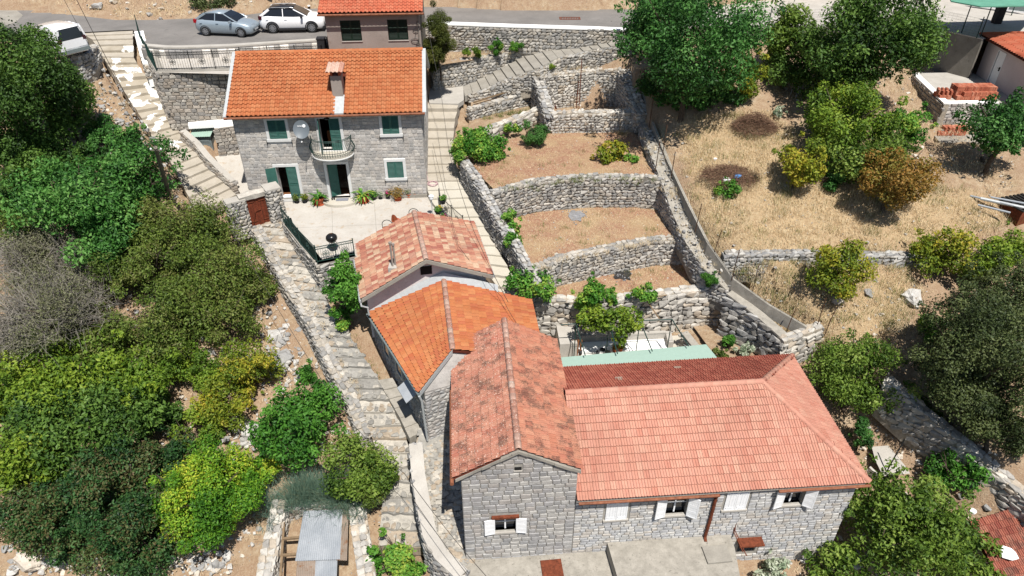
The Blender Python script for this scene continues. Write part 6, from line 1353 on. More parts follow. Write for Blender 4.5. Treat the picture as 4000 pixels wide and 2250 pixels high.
# ------------------------------------------------------------------ ruin details, posts, firewood, bricks
def post(label, px, py, z, h, mat='rustp', lean=(0,0), r=.028, group=None, name='post'):
    p = W(px, py, z); t = thing(name, label, 'post', p, 0, group); mb = MB(); mb.tube([(0,0,-.3),(lean[0]*.5,lean[1]*.5,h*.5),(lean[0],lean[1],h)], r, 6); mb.build('shaft', M[mat], t); return t
post('tall rusty pole standing inside the ruin', 2262, 420, 11.3, 3.3, 'rust'); post('shorter rusty pole leaning beside the tall one in the ruin', 2250, 425, 11.3, 1.9, 'rust', (.1,.1))
t = thing('rusty_board', 'rusty metal board leaning in the ruin doorway', 'board', W(2168,425,11.2)); mb = MB(); mb.add([(0,0,0),(.15,-.1,0),(-.45,.2,1.3),(-.6,.3,1.3),(0,.06,0),(.15,-.04,0),(-.45,.26,1.3),(-.6,.36,1.3)],[(0,1,2,3),(7,6,5,4),(0,4,5,1),(1,5,6,2),(2,6,7,3),(3,7,4,0)]); mb.build('sheet', M['rust'], t)
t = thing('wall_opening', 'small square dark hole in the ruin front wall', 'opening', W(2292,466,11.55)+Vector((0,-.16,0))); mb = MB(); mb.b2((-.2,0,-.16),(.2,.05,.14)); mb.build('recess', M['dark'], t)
fence_pts = [(2538,480,12.1,'mid'),(2590,590,11.7,''),(2562,650,11.3,''),(2622,690,11.1,''),(2718,888,10.2,''),(2788,986,9.5,''),(2862,1076,8.8,''),(2943,1125,8.4,''),(3072,1290,7.2,''),(3195,1262,7.4,''),(3226,1292,7.2,'')]
fl = ['beside the vine squash bed, topmost of the row','next below the topmost','on the boundary path','standing in the dry field edge','half way down the dry field kerb','beside the middle terrace wall','near the long wall end','in the low field, slim','at the lower bed corner, tall','above the pale corner wall, leaning','short one by the green bush']
for (px,py,z,_), lb in zip(fence_pts, fl): post('thin fence post ' + lb, px, py, z, rnd.uniform(1.25,1.6), 'rustp', (rnd.uniform(0,.22), rnd.uniform(0,.15)), .024, 'fence posts along the dry field', 'fence_post')
wf = thing('wire_fence', 'fine wire fence along the kerb between the garden beds and the dry field', 'fence', kp[0]); mb = MB()
for i in range(len(kp)-1):
    a, b = kp[i]-kp[0], kp[i+1]-kp[0]
    for k in range(7): mb.tube([a+Vector((0,0,.1+.19*k)), b+Vector((0,0,.1+.19*k))], .004, 3, cap=False)
    n = int((b-a).length/.22)
    for k in range(n): p = a.lerp(b,k/n); mb.tube([p, p+Vector((0,0,1.25))],.003,3,cap=False)
mb.build('mesh', M['rail'], wf)['kind'] = 'stuff'
fw = thing('firewood_heap', 'heap of pale split firewood beside the light steps', 'firewood', W(2115,172,14.35)); ps = []
for i in range(60):
    a = rnd.random()*3.14; rr = abs(rnd.gauss(0,.38)); g = rnd.random()*6.28; p = Vector((math.cos(g)*rr*1.5, math.sin(g)*rr, max(.04,.32-rr*.3)*rnd.random()+.04)); e1,e2,e3 = ortho((math.cos(a),math.sin(a),rnd.uniform(-.4,.4)),(rnd.uniform(-1,1),rnd.uniform(-1,1),1)); ps.append(frame(p,e1,e2,e3,(rnd.uniform(.3,.5),.1,.09)))
pieces('log','block',ps,M['firewood'],fw)
def bricks(label, o, ex, ey, nx, ny, nz, group, gaps=lambda i,j,k: False, dims=(.12,.26,.25)):
    t = thing('brick_stack', label, 'bricks', o, 0, group); ps = []
    for k in range(nz):
        for j in range(ny):
            for i in range(nx):
                if gaps(i,j,k): continue
                p = ex*(dims[0]*1.04*(i+.5)) + ey*(dims[1]*1.03*(j+.5)) + Vector((0,0,dims[2]*(k+.5))); ps.append(frame(p+Vector((rnd.uniform(-.006,.006),rnd.uniform(-.02,.02),0)), ex, ey, (0,0,1), (dims[0]*.97,dims[1]*.98,dims[2]*.98)))
    pieces('brick','box',ps,M['brick'],t); return t
a_, b_ = W(3735,392,13.3), W(3882,392,13.3); ex = (b_-a_).normalized(); ey = Vector((-ex.y,ex.x,0))
bricks('long neat stack of red clay bricks by the pink house', a_, ex, ey, 20, 4, 3, 'stacks of clay bricks', lambda i,j,k: (k == 2 and j == 0) or (k==1 and j==0 and i < 3))
a_ = W(3668,388,13.3); bricks('loose tumbled pile of red clay bricks at the terrace corner', a_, ex, ey, 7, 3, 2, 'stacks of clay bricks', lambda i,j,k: (k == 1 and (i+j)%2 == 0) or (i == 6 and j == 0))
a_ = W(3662,530,11.57); bricks('smaller stack of red clay bricks on the lower concrete pad', a_, ex, ey, 14, 2, 2, 'stacks of clay bricks', lambda i,j,k: k == 1 and (i in (0,1,2) or j == 0 and i%4==0))
# ------------------------------------------------------------------ pink house, carport
pc = W(3812,290,13.3); pe = W(3905,352,13.3); pd = (pe-pc).to_2d().normalized().to_3d(); pr_ = math.atan2(pd.y,pd.x); ph_ = thing('pink_house', 'small pale pink rendered house with white door and red roof', 'house', pc, pr_)
facade(ph_, 9, -1, 2.55, [(1.55,2.4,.02,2.05)], .3, 'pink'); mb = MB(); mb.b2((0,.3,-1),(.3,7,2.55)); mb.b2((.3,6.7,-1),(9,7,2.55)); mb.b2((8.7,.3,-1),(9,6.7,2.55)); mb.build('side_wall', M['pink'], ph_)
mb = MB(); mb.b2((1.56,.05,.03),(2.39,.1,2.04)); d_ = mb.build('door', M['white'], ph_); mb = MB(); mb.b2((2.24,-.03,.95),(2.3,.05,1.2)); mb.tube([(2.26,-.03,1.12),(2.14,-.05,1.12)],.015,5); mb.build('handle', M['iron'], d_); win_frame(ph_,1.55,2.4,.02,2.05,.05,'white',-.02,.1)
tile_roof(ph_, [(4.2,3.5,3.95),(9.3,3.5,3.95),(9.3,-.45,2.5),(-.5,-.45,2.5)], 10, 34, 'roman', 't_new2', limit=200); tile_roof(ph_, [(4.2,3.5,3.95),(4.2,3.48,3.95),(-.5,-.45,2.5),(-.5,7.4,2.5)], 10, 26, 'roman', 't_new2', limit=60); ridge_caps(ph_, (4.2,3.5,4.0),(-.45,-.4,2.56),'t_new2',.3,.36)
cpx = [W(3715,5,18.2), W(3830,26,18.2), W(4080,22,18.2), W(4150,-60,18.4), W(3700,-50,18.4)]; cp = thing('carport', 'green sheet carport roof on thin green posts above the driveway', 'carport', W(3760,70,ROADZ)); O = cp.location; mb = MB(); mb.prism([(p.x-O.x,p.y-O.y) for p in cpx], 2.35, 2.42); mb.build('roof_sheet', M['canopy'], cp)
for px,py in ((3755,130),(3828,148),(3950,60)): p = W(px,py,ROADZ)-O; mb = MB(); mb.tube([p, p+Vector((0,0,2.4))],.04,6); mb.build('post', M['rail'], cp)
t = thing('driveway_gate', 'white framed metal gate panel under the green carport', 'gate', W(3800,30,ROADZ), R(-38)); mb = MB(); mb.b2((0,-.03,.1),(3.4,.03,.2)); mb.b2((0,-.03,1.3),(3.4,.03,1.4))
for i in range(4): mb.b2((1.1*i,-.03,.2),(1.1*i+.08,.03,1.3))
mb.build('frame', M['white'], t); mb = MB(); mb.b2((.08,-.01,.2),(3.38,.01,1.3)); mb.build('panel', M['door_grey'], t)
t = thing('dark_pillar', 'thick dark gate pillar below the carport', 'pillar', W(3890,90,ROADZ)); mb = MB(); mb.b2((-.25,-.25,0),(.25,.25,1.9)); mb.build('shaft', M['char'], t)
df = thing('mesh_fence', 'green mesh fence on posts along the driveway edge', 'fence', W(3000,110,ROADZ)); mb = MB(); pts = [W(x,y,ROADZ+.08)-df.location for x,y in ((2560,111),(2800,111),(3000,110),(3104,110),(3216,109),(3380,104),(3480,102),(3640,110),(3814,149))]
for a,b in zip(pts,pts[1:]):
    for k in range(8): mb.tube([a+Vector((0,0,.08+.16*k)), b+Vector((0,0,.08+.16*k))],.005,3,cap=False)
    n = max(1,int((b-a).length/.25))
    for k in range(n): p = a.lerp(b,k/n); mb.tube([p,p+Vector((0,0,1.25))],.003,3,cap=False)
mb.build('mesh', M['rail'], df)['kind'] = 'stuff'
for p in pts[1:]: mb = MB(); mb.tube([p,p+Vector((0,0,1.35))],.035,6); mb.build('post', M['rail'], df)
# ------------------------------------------------------------------ pergola yard
Z5 = 5.02; tr = thing('trough_bench', 'long whitewashed masonry trough bench under the pergola frame', 'bench', W(2250,1388,Z5), 0); O = tr.location
a_, b_, c_, d_ = [W(*q)-O for q in ((2252,1390,Z5),(2605,1366,Z5),(2598,1330,Z5),(2240,1345,Z5))]
mb = MB(); mb.prism([(p.x,p.y) for p in (a_,b_,c_,d_)], 0, .12); mb.build('seat', M['whitewash'], tr)
mb = MB(); e_ = (c_-d_).normalized(); n_ = Vector((-e_.y,e_.x,0)); mb.prism([(p.x,p.y) for p in (d_, c_, c_+n_*.18, d_+n_*.18)], 0, .55); f_ = (b_-c_).normalized(); mb.prism([(p.x,p.y) for p in (b_, b_+e_*.3, c_+e_*.3+n_*.18, c_+n_*.18)], 0, .5); mb.build('back_wall', M['white_conc'], tr)
pg = thing('pergola', 'green metal pergola frame with vine growing over its left half', 'pergola', W(2480,1400,Z5)); O = pg.location
ztop = 7.35
bk = [W(x,y,ztop)-O for x,y in ((2190,1268),(2250,1268),(2380,1258),(2500,1252),(2625,1247))]; frn = [W(x,y,ztop-.15)-O for x,y in ((2200,1390),(2286,1388),(2412,1382),(2548,1372),(2690,1352))]
mb = MB(); mb.tube([bk[0],bk[-1]],.028,6); mb.build('beam', M['rail'], pg)
for a,b in zip(bk[1:],frn[1:]): mb = MB(); mb.tube([a,b],.028,6); mb.build('rafter', M['rail'], pg); mb = MB(); mb.tube([a, Vector((a.x,a.y,.0))],.026,6); mb.build('post', M['rail'], pg)
mb = MB()
for k in (.25,.5,.75): mb.tube([bk[1].lerp(frn[1],k), bk[-1].lerp(frn[-1],k)],.006,3)
mb.build('wires', M['rail'], pg)['kind'] = 'stuff'
aw = thing('awning_sheet', 'mint green sheet awning along the back eave of the long house', 'awning', oD + RD @ Vector((0,7.3,2.75)), rD); mb = MB(); mb.add([(-1.3,-.15,.1),(6.6,-.05,.1),(6.35,1.45,.0),(-1.05,1.0,.0),(-1.3,-.15,.06),(6.6,-.05,.06),(6.35,1.45,-.04),(-1.05,1.0,-.04)],[(0,1,2,3),(7,6,5,4),(0,4,5,1),(1,5,6,2),(2,6,7,3),(3,7,4,0)]); mb.build('sheet', M['awning'], aw)
mb = MB()
for x,y in ((-1.0,.95),(2.6,1.15),(6.3,1.4)): mb.tube([(x,y,-.02),(x,y,-1.95)],.03,6)
mb.build('support_posts', M['rail'], aw)
for lb,px,py,m_ in (('small terracotta pot hanging at the left end of the trough bench',2250,1345,'terracotta'),('round dark pan upright on the trough bench',2353,1362,'iron'),('round grey pan lying on the trough bench',2374,1372,'corr_rust'),('terracotta flower pot in the middle of the trough bench',2400,1367,'terracotta'),('yellow-leaved plant pot beside a rafter on the trough bench',2424,1364,'terracotta')):
    t = thing('cooking_pan' if 'pan' in lb and 'plant' not in lb else 'flower_pot', lb, 'pan' if 'pan' in lb and 'plant' not in lb else 'pot', W(px,py+6,Z5+.12))
    mb = MB(); mb.lathe([(.1,0),(.15,.04),(.15,.06),(.1,.03)] if 'pan' in lb and 'plant' not in lb else [(.09,0),(.13,.2),(.14,.22),(.11,.2)],12); mb.build('shell', M[m_], t)
    if 'plant' in lb or 'flower' in lb: leaves('foliage', [(0,0,.35,.18,.7),(.1,0,.3,.14,.3)], 160, .05, M['l_gold' if 'yellow' in lb else 'l_orange'], t)
t = thing('barbell', 'barbell with dark weight plates lying on the trough bench', 'barbell', W(2270,1376,Z5+.25), R(-2)); mb = MB(); mb.tube([(-.25,0,0),(1.1,.05,0)],.014,6); mb.build('bar', M['iron'], t)
for x in (-.02,.86): mb = MB(); mb.tube([(x-.06,.0,0),(x+.06,0,0)],.13,14); mb.build('weight', M['cladding'], t)
t = thing('folded_boards', 'brown wooden boards leaning together by the trough bench', 'boards', W(2225,1396,Z5)); 
for i in range(4): mb = MB(); mb.add([(.16*i,0,0),(.16*i+.1,0,0),(.16*i+.16,.25,.95),(.16*i+.06,.25,.95),(.16*i,.05,0),(.16*i+.1,.05,0),(.16*i+.16,.3,.95),(.16*i+.06,.3,.95)],[(0,1,2,3),(7,6,5,4),(0,4,5,1),(1,5,6,2),(2,6,7,3),(3,7,4,0)]); mb.build('board', M['brown_wood'], t)
t = thing('lean_pole', 'pale pole leaning on the rock wall above the pergola', 'pole', W(2575,1245,7.0)); e_ = W(2524,1170,7.6)-W(2575,1245,7.0); e2_ = W(2605,1152,7.6)-W(2575,1245,7.0); mb = MB(); mb.tube([(0,0,0),e_],.035,5); mb.tube([e_,e2_],.03,5); mb.build('shaft', M['wood'], t)
t = thing('small_block_wall', 'whitewashed block wall end between cottage roof and trough bench', 'wall', W(2185,1400,5.0), R(4)); mb = MB(); mb.b2((0,0,0),(.9,1.6,.95)); mb.build('block', M['white_conc'], t)
# small stone steps from the middle bed to the lower bed
L_ = run([(2172,990,9.0),(2140,1020,8.6),(2105,1055,7.9),(2085,1085,7.45)]); R_ = run([(2200,1008,9.0),(2172,1040,8.6),(2150,1070,7.9),(2140,1090,7.45)]); stairway('garden_steps', R_, L_, 5, 'cream', nose=.03)
# cement steps along the row house
L_ = run([(1478,1490,5.95),(1520,1560,5.7),(1560,1630,5.5),(1600,1715,5.3)]); R_ = run([(1535,1480,5.95),(1575,1545,5.7),(1612,1610,5.5),(1648,1690,5.3)]); stairway('cement_steps', L_, R_, 6, 'slab', nose=.02)
# ------------------------------------------------------------------ front slab things
t = thing('hatch_cover', 'rusty red flaking hatch cover on the lower slab', 'hatch', W(2156,2222,3.66), R(6)); mb = MB(); mb.b2((-.42,-.38,0),(.42,.38,.06)); mb.build('lid', M['rust'], t)
t = thing('hatch_cover', 'grey sheet-metal hatch cover on the raised slab', 'hatch', W(2800,2167,4.21), R(6)); mb = MB(); mb.b2((-.5,-.38,0),(.5,.38,.08)); mb.build('lid', M['grey_conc'], t)
t = thing('fallen_pipe', 'short brown pipe lying at the foot of the downpipe', 'pipe', W(2770,2086,4.24), R(3)); mb = MB(); mb.tube([(0,0,.02),(.8,.02,.02)],.05,7); mb.build('tube', M['brownpipe'], t)
t = thing('iron_handrail', 'bent rusty handrail at the end of the raised slab', 'handrail', W(2856,2082,4.2)); mb = MB(); mb.tube([(0,0,0),(-.05,.1,1.3),(-.08,.1,1.35),(.05,-.1,.2),(.25,-.9,0)],.02,5); mb.tube([(.02,.05,1.3),(.08,-.1,.3),(.38,-1.0,-.1)],.02,5); mb.build('bar', M['rust'], t)
# ------------------------------------------------------------------ roofed ruin at the bottom
t = thing('tin_roof', 'corrugated tin sheets laid over the little stone ruin', 'roof sheet', W(1250,2100,3.4)); O = t.location
def corr(name, q, n, mat):
    q = [Vector(p)-O for p in q]; mb = MB()
    for i in range(n):
        u0,u1 = i/n,(i+1)/n; z0,z1 = (.018 if i%2 else -.018),(-.018 if i%2 else .018); a,b,c,d = q[0].lerp(q[1],u0),q[0].lerp(q[1],u1),q[3].lerp(q[2],u1),q[3].lerp(q[2],u0); mb.add([a+Vector((0,0,z0)),b+Vector((0,0,z1)),c+Vector((0,0,z1)),d+Vector((0,0,z0))],[(0,1,2,3)],r=.5)
    o = mb.build(name, M[mat], t); return o
corr('sheet', [W(1186,1995,3.75),W(1338,1990,3.75),W(1328,2185,3.3),W(1152,2192,3.3)], 44, 'corr'); corr('sheet', [W(1320,1990,3.71),W(1362,1988,3.71),W(1355,2190,3.26),W(1312,2188,3.26)], 12, 'corr_rust'); corr('sheet', [W(1226,2190,3.22),W(1318,2180,3.22),W(1312,2330,2.9),W(1226,2330,2.9)], 26, 'corr'); corr('sheet', [W(1160,2192,3.25),W(1232,2190,3.25),W(1226,2330,2.92),W(1150,2330,2.92)], 20, 'corr_rust')
for lb, a, b in (('weathered beam along the left edge of the tin roof', (1112,2000,3.3),(1092,2320,2.75)), ('pale cross beam below the tin roof, upper one', (1105,2105,3.15),(1170,2100,3.2)), ('whitish cross beam below the tin roof, lower one', (1095,2170,3.0),(1165,2165,3.05))):
    a,b = W(*a),W(*b); t2 = thing('roof_beam', lb, 'beam', a, 0, 'beams of the roofed ruin'); mb = MB(); mb.tube([(0,0,0),b-a],.07,4); mb.build('timber', M['wood'], t2)
# ------------------------------------------------------------------ lower right roof
ro = W(3785,2040,2.6); lr = thing('low_outbuilding', 'low outbuilding with dusty red tile roof and a white patch at the lower right', 'shed', (ro.x,ro.y,.6)); O = lr.location; q = [W(3785,2040,3.2)-O, W(4060,1955,3.2)-O, W(4200,2250,2.3)-O, W(3905,2280,2.3)-O]
tile_roof(lr, [q[0],q[1],q[2],q[3]], 9, 17, 'flat', 't_low'); mb = MB(); c_ = [Vector((p.x,p.y,0)) for p in q]; tp_ = [p-Vector((0,0,.12)) for p in q]; mb.add(c_+tp_,[(0,1,5,4),(1,2,6,5),(2,3,7,6),(3,0,4,7),(4,5,6,7)]); mb.build('wall', M['oldwall'], lr)
t = thing('white_patch', 'torn white sheet lying on the dusty red roof', 'sheet', W(3935,2172,2.8)); O = t.location; pts = [W(x,y,z)-O for x,y,z in ((3895,2142,2.86),(3915,2140,2.86),(3945,2150,2.82),(3962,2165,2.77),(3975,2190,2.70),(3950,2197,2.68),(3910,2185,2.72),(3902,2165,2.79))]; mb = MB(); up = Vector((0,0,.12)); mb.add([p+up for p in pts]+[p+up*1.25 for p in pts],[tuple(range(8)),tuple(range(15,7,-1))]+[(i,(i+1)%8,8+(i+1)%8,8+i) for i in range(8)]); mb.build('sheet', M['bag'], t)
t = thing('white_bucket', 'small round white lid on the gravel beside the red roof', 'lid', W(3798,2000,3.0)); mb = MB(); mb.lathe([(.14,0),(.15,.1),(.13,.11)],14); mb.build('lid', M['bag'], t)
post('dark leaning post beside the concrete pad and hip roof', 3450, 1865, 3.0, 2.1, 'iron', (.5,.4), .03); post('short dark post between the citrus trees', 3690, 1960, 2.6, .9, 'iron', (.15,.2), .04)
plain_wall('low_wall', 'narrow whitewashed wall by the corner of the hip roof', run([(3395,1825,3.2),(3440,1870,3.05),(3490,1915,2.9)]), 2.2, .12, 'white_conc')
# ------------------------------------------------------------------ field litter
def heap(label, px, py, rx, h, n, mat='twig', name='brush_heap', cat='brush heap', group='brush heaps in the dry field'):
    p = on_ground(px, py, 0); t = thing(name, label, cat, p, 0, group); mb = MB()
    for i in range(n):
        a = rnd.random()*6.28; rr = rx*math.sqrt(rnd.random()); c = Vector((rr*math.cos(a), rr*math.sin(a)*.8, h*(1-(rr/rx)**2)*rnd.uniform(.2,1))); d = Vector((rnd.gauss(0,1),rnd.gauss(0,1),rnd.gauss(0,.25))).normalized()*rnd.uniform(.2,.55)*rx*.7; m = c+Vector((0,0,rnd.uniform(0,.1))); mb.tube([c-d, m, c+d],[.006,.011,.005],3,cap=False)
    mb.build('branches', M[mat], t)['kind'] = 'stuff'; return t
heap('dark brown heap of cut branches in the dry field', 2945, 500, 1.35, .95, 900); heap('flat heap of dead branches with plastic bags on it', 2850, 690, 1.6, .55, 700)
for nm, lb, px, py, m_ in (('plastic_bag','white plastic bag on the branch heap',2836,706,'bag'),('plastic_bag','blue plastic bag on the branch heap',2880,692,'blue'),('paper_scrap','white scrap lying in the dry grass',2793,622,'bag')):
    p = on_ground(px,py,.35 if 'heap' in lb else .05); t = thing(nm, lb, 'bag' if 'bag' in lb else 'scrap', p); k = .34 if 'heap' in lb else .18; mb = MB(); v,f = SHAPES['stone'][3]; mb.add([(x*k*1.3,y*k,z*k) for x,y,z in v], f); v,f = SHAPES['stone'][5]; mb.add([(x*k+.2*k,y*k+.3*k,z*k*.8) for x,y,z in v], f); mb.build('lump', M[m_], t)
p = on_ground(3125,378,0); t = thing('metal_frame', 'grey folding metal frame standing in the shade of the trees', 'frame', p, .5); mb = MB(); V = [(-.4,0,.02),(-.25,.05,.85),(.3,.05,.85),(.45,0,.02)]
for q_ in (0,.45): mb.tube([(x,y+q_,z) for x,y,z in V],.03,5)
mb.tube([(-.25,.05,.85),(-.25,.5,.85)],.03,5); mb.tube([(.3,.05,.85),(.3,.5,.85)],.03,5); mb.tube([(-.33,0,.4),(.38,.45,.4)],.03,5); mb.build('bars', M['pipe'], t)
p = on_ground(3190,318,0); t = thing('white_plastic_chair', 'white plastic garden chair under the big tree', 'chair', p, -.4); mb = MB(); mb.b2((-.22,-.22,.4),(.22,.22,.44)); mb.build('seat', M['bag'], t); mb = MB(); mb.b2((-.22,.2,.44),(.22,.24,.9)); mb.build('backrest', M['bag'], t)
for sx in (-.2,.2):
    for sy in (-.2,.2): mb = MB(); mb.tube([(sx,sy,.4),(sx*1.15,sy*1.15,0)],.022,5); mb.build('leg', M['bag'], t)
for lb, px, py, s in (('lone grey boulder on the lower dry field', 3567, 1172, .95), ('pale flat rock beside the yellow bush', 3270,1178,.5), ('small pale rock in the lower dry field', 3390,1150,.42), ('half buried rock by the road edge, left of the two cars', 382,32,.7), ('jagged white rock outcrop above the vivid green tree', 1100,1415,1.0), ('white rock outcrop at the top of the stony bank', 1085,1320,.8), ('pale rock beside the path, above the light green bush', 1300,1560,.6), ('pale rock at the left edge above the grey thicket', 75,935,.9), ('white rock at the bottom left corner of the slope', 120,2195,.9), ('grey rock between the ivy mound and the brownish shrub', 985,1690,.8)):
    p = on_ground(px,py,0); t = thing('boulder', lb, 'boulder', p, rnd.random()*6, 'boulders'); v,f = SHAPES['stone'][rnd.randrange(8)]; bm = bmesh.new(); vv = [bm.verts.new((x*s*1.2,y*s,z*s*.75+s*.15)) for x,y,z in v]; [bm.faces.new([vv[i] for i in q_]) for q_ in f]; bmesh.ops.subdivide_edges(bm, edges=bm.edges, cuts=2, use_grid_fill=True)
    for q_ in bm.verts: q_.co += Vector((rnd.gauss(0,1),rnd.gauss(0,1),rnd.gauss(0,1)))*s*.022
    me = bpy.data.meshes.new('rock'); bm.to_mesh(me); bm.free(); me.materials.append(M['rock']); o = bpy.data.objects.new('rock', me); COL.objects.link(o); o.parent = t
for i,(px,py,dx,dy) in enumerate(((3790,765,1.7,-1.25),(3830,775,1.9,-1.3),(3870,770,1.5,-.9),(3820,800,1.2,-1.0))):
    p = on_ground(px,py,.12+.08*i); t = thing('pipe_length', ['long grey pipe on top of the pile by the small roof','thick pale pipe in the pile by the small roof','short grey pipe at the far side of the pile','thin grey pipe at the near side of the pile'][i], 'pipe', p, 0, 'pipes piled by the small roof'); mb = MB(); mb.tube([(0,0,0),(dx,dy,.05)],[.09,.09] if i == 1 else [.055,.055],8); mb.build('tube', M['pipe' if i==1 else 'corr'], t)
p = on_ground(3985,880,0); t = thing('small_shed', 'small rusty shed with slatted dark top at the right edge', 'shed', p, .3); mb = MB(); mb.b2((-.3,0,-.3),(2,1.5,.9)); mb.build('wall', M['rust'], t); mb = MB()
for i in range(9): mb.b2((-.4+.28*i,-.1,.91),(-.25+.28*i,1.6,.97))
mb.build('roof_slats', M['iron'], t)
for i,(px,py) in enumerate(((3855,625),(3868,615),(3882,640),(3840,632))):
    p = on_ground(px,py,.08); t = thing('cut_log', ['bark-covered log at the left of the log group','short upright log in the log group','longest log on the right of the log group','thin log in front of the log group'][i], 'log', p, 0, 'logs under the right-hand tree'); a = rnd.random()*3; mb = MB(); mb.tube([(0,0,0),(math.cos(a)*.5,math.sin(a)*.5,.05 if i != 1 else .4)],.1,8); mb.build('trunk_piece', M['bark'], t)
for lb,px,py,z,m1 in (('grey ash patch of an old fire on the middle bed',2250,842,9.02,'ash'),('charred sticks and ash on the lower bed',2432,1072,7.42,'char')):
    t = thing('ash_patch', lb, 'ash', W(px,py,z), 0, 'old fire patches'); pts = [(.55*math.cos(g)*rnd.uniform(.6,1.2), .7*math.sin(g)*rnd.uniform(.6,1.2)) for g in [2*math.pi*i/16 for i in range(16)]]; mb = MB(); mb.prism(pts,0,.02); mb.build('ash', M[m1], t); rubble('cinders', [(t.location.x+rnd.gauss(0,.35),t.location.y+rnd.gauss(0,.4),z) for _ in range(90)], .03, .11, 'ash')
    o = bpy.data.objects['cinders'] if m1 == 'ash' else [q_ for q_ in bpy.data.objects if q_.name.startswith('cinders')][-1]; o.parent = t; o.matrix_basis = Matrix.Translation(-t.location)
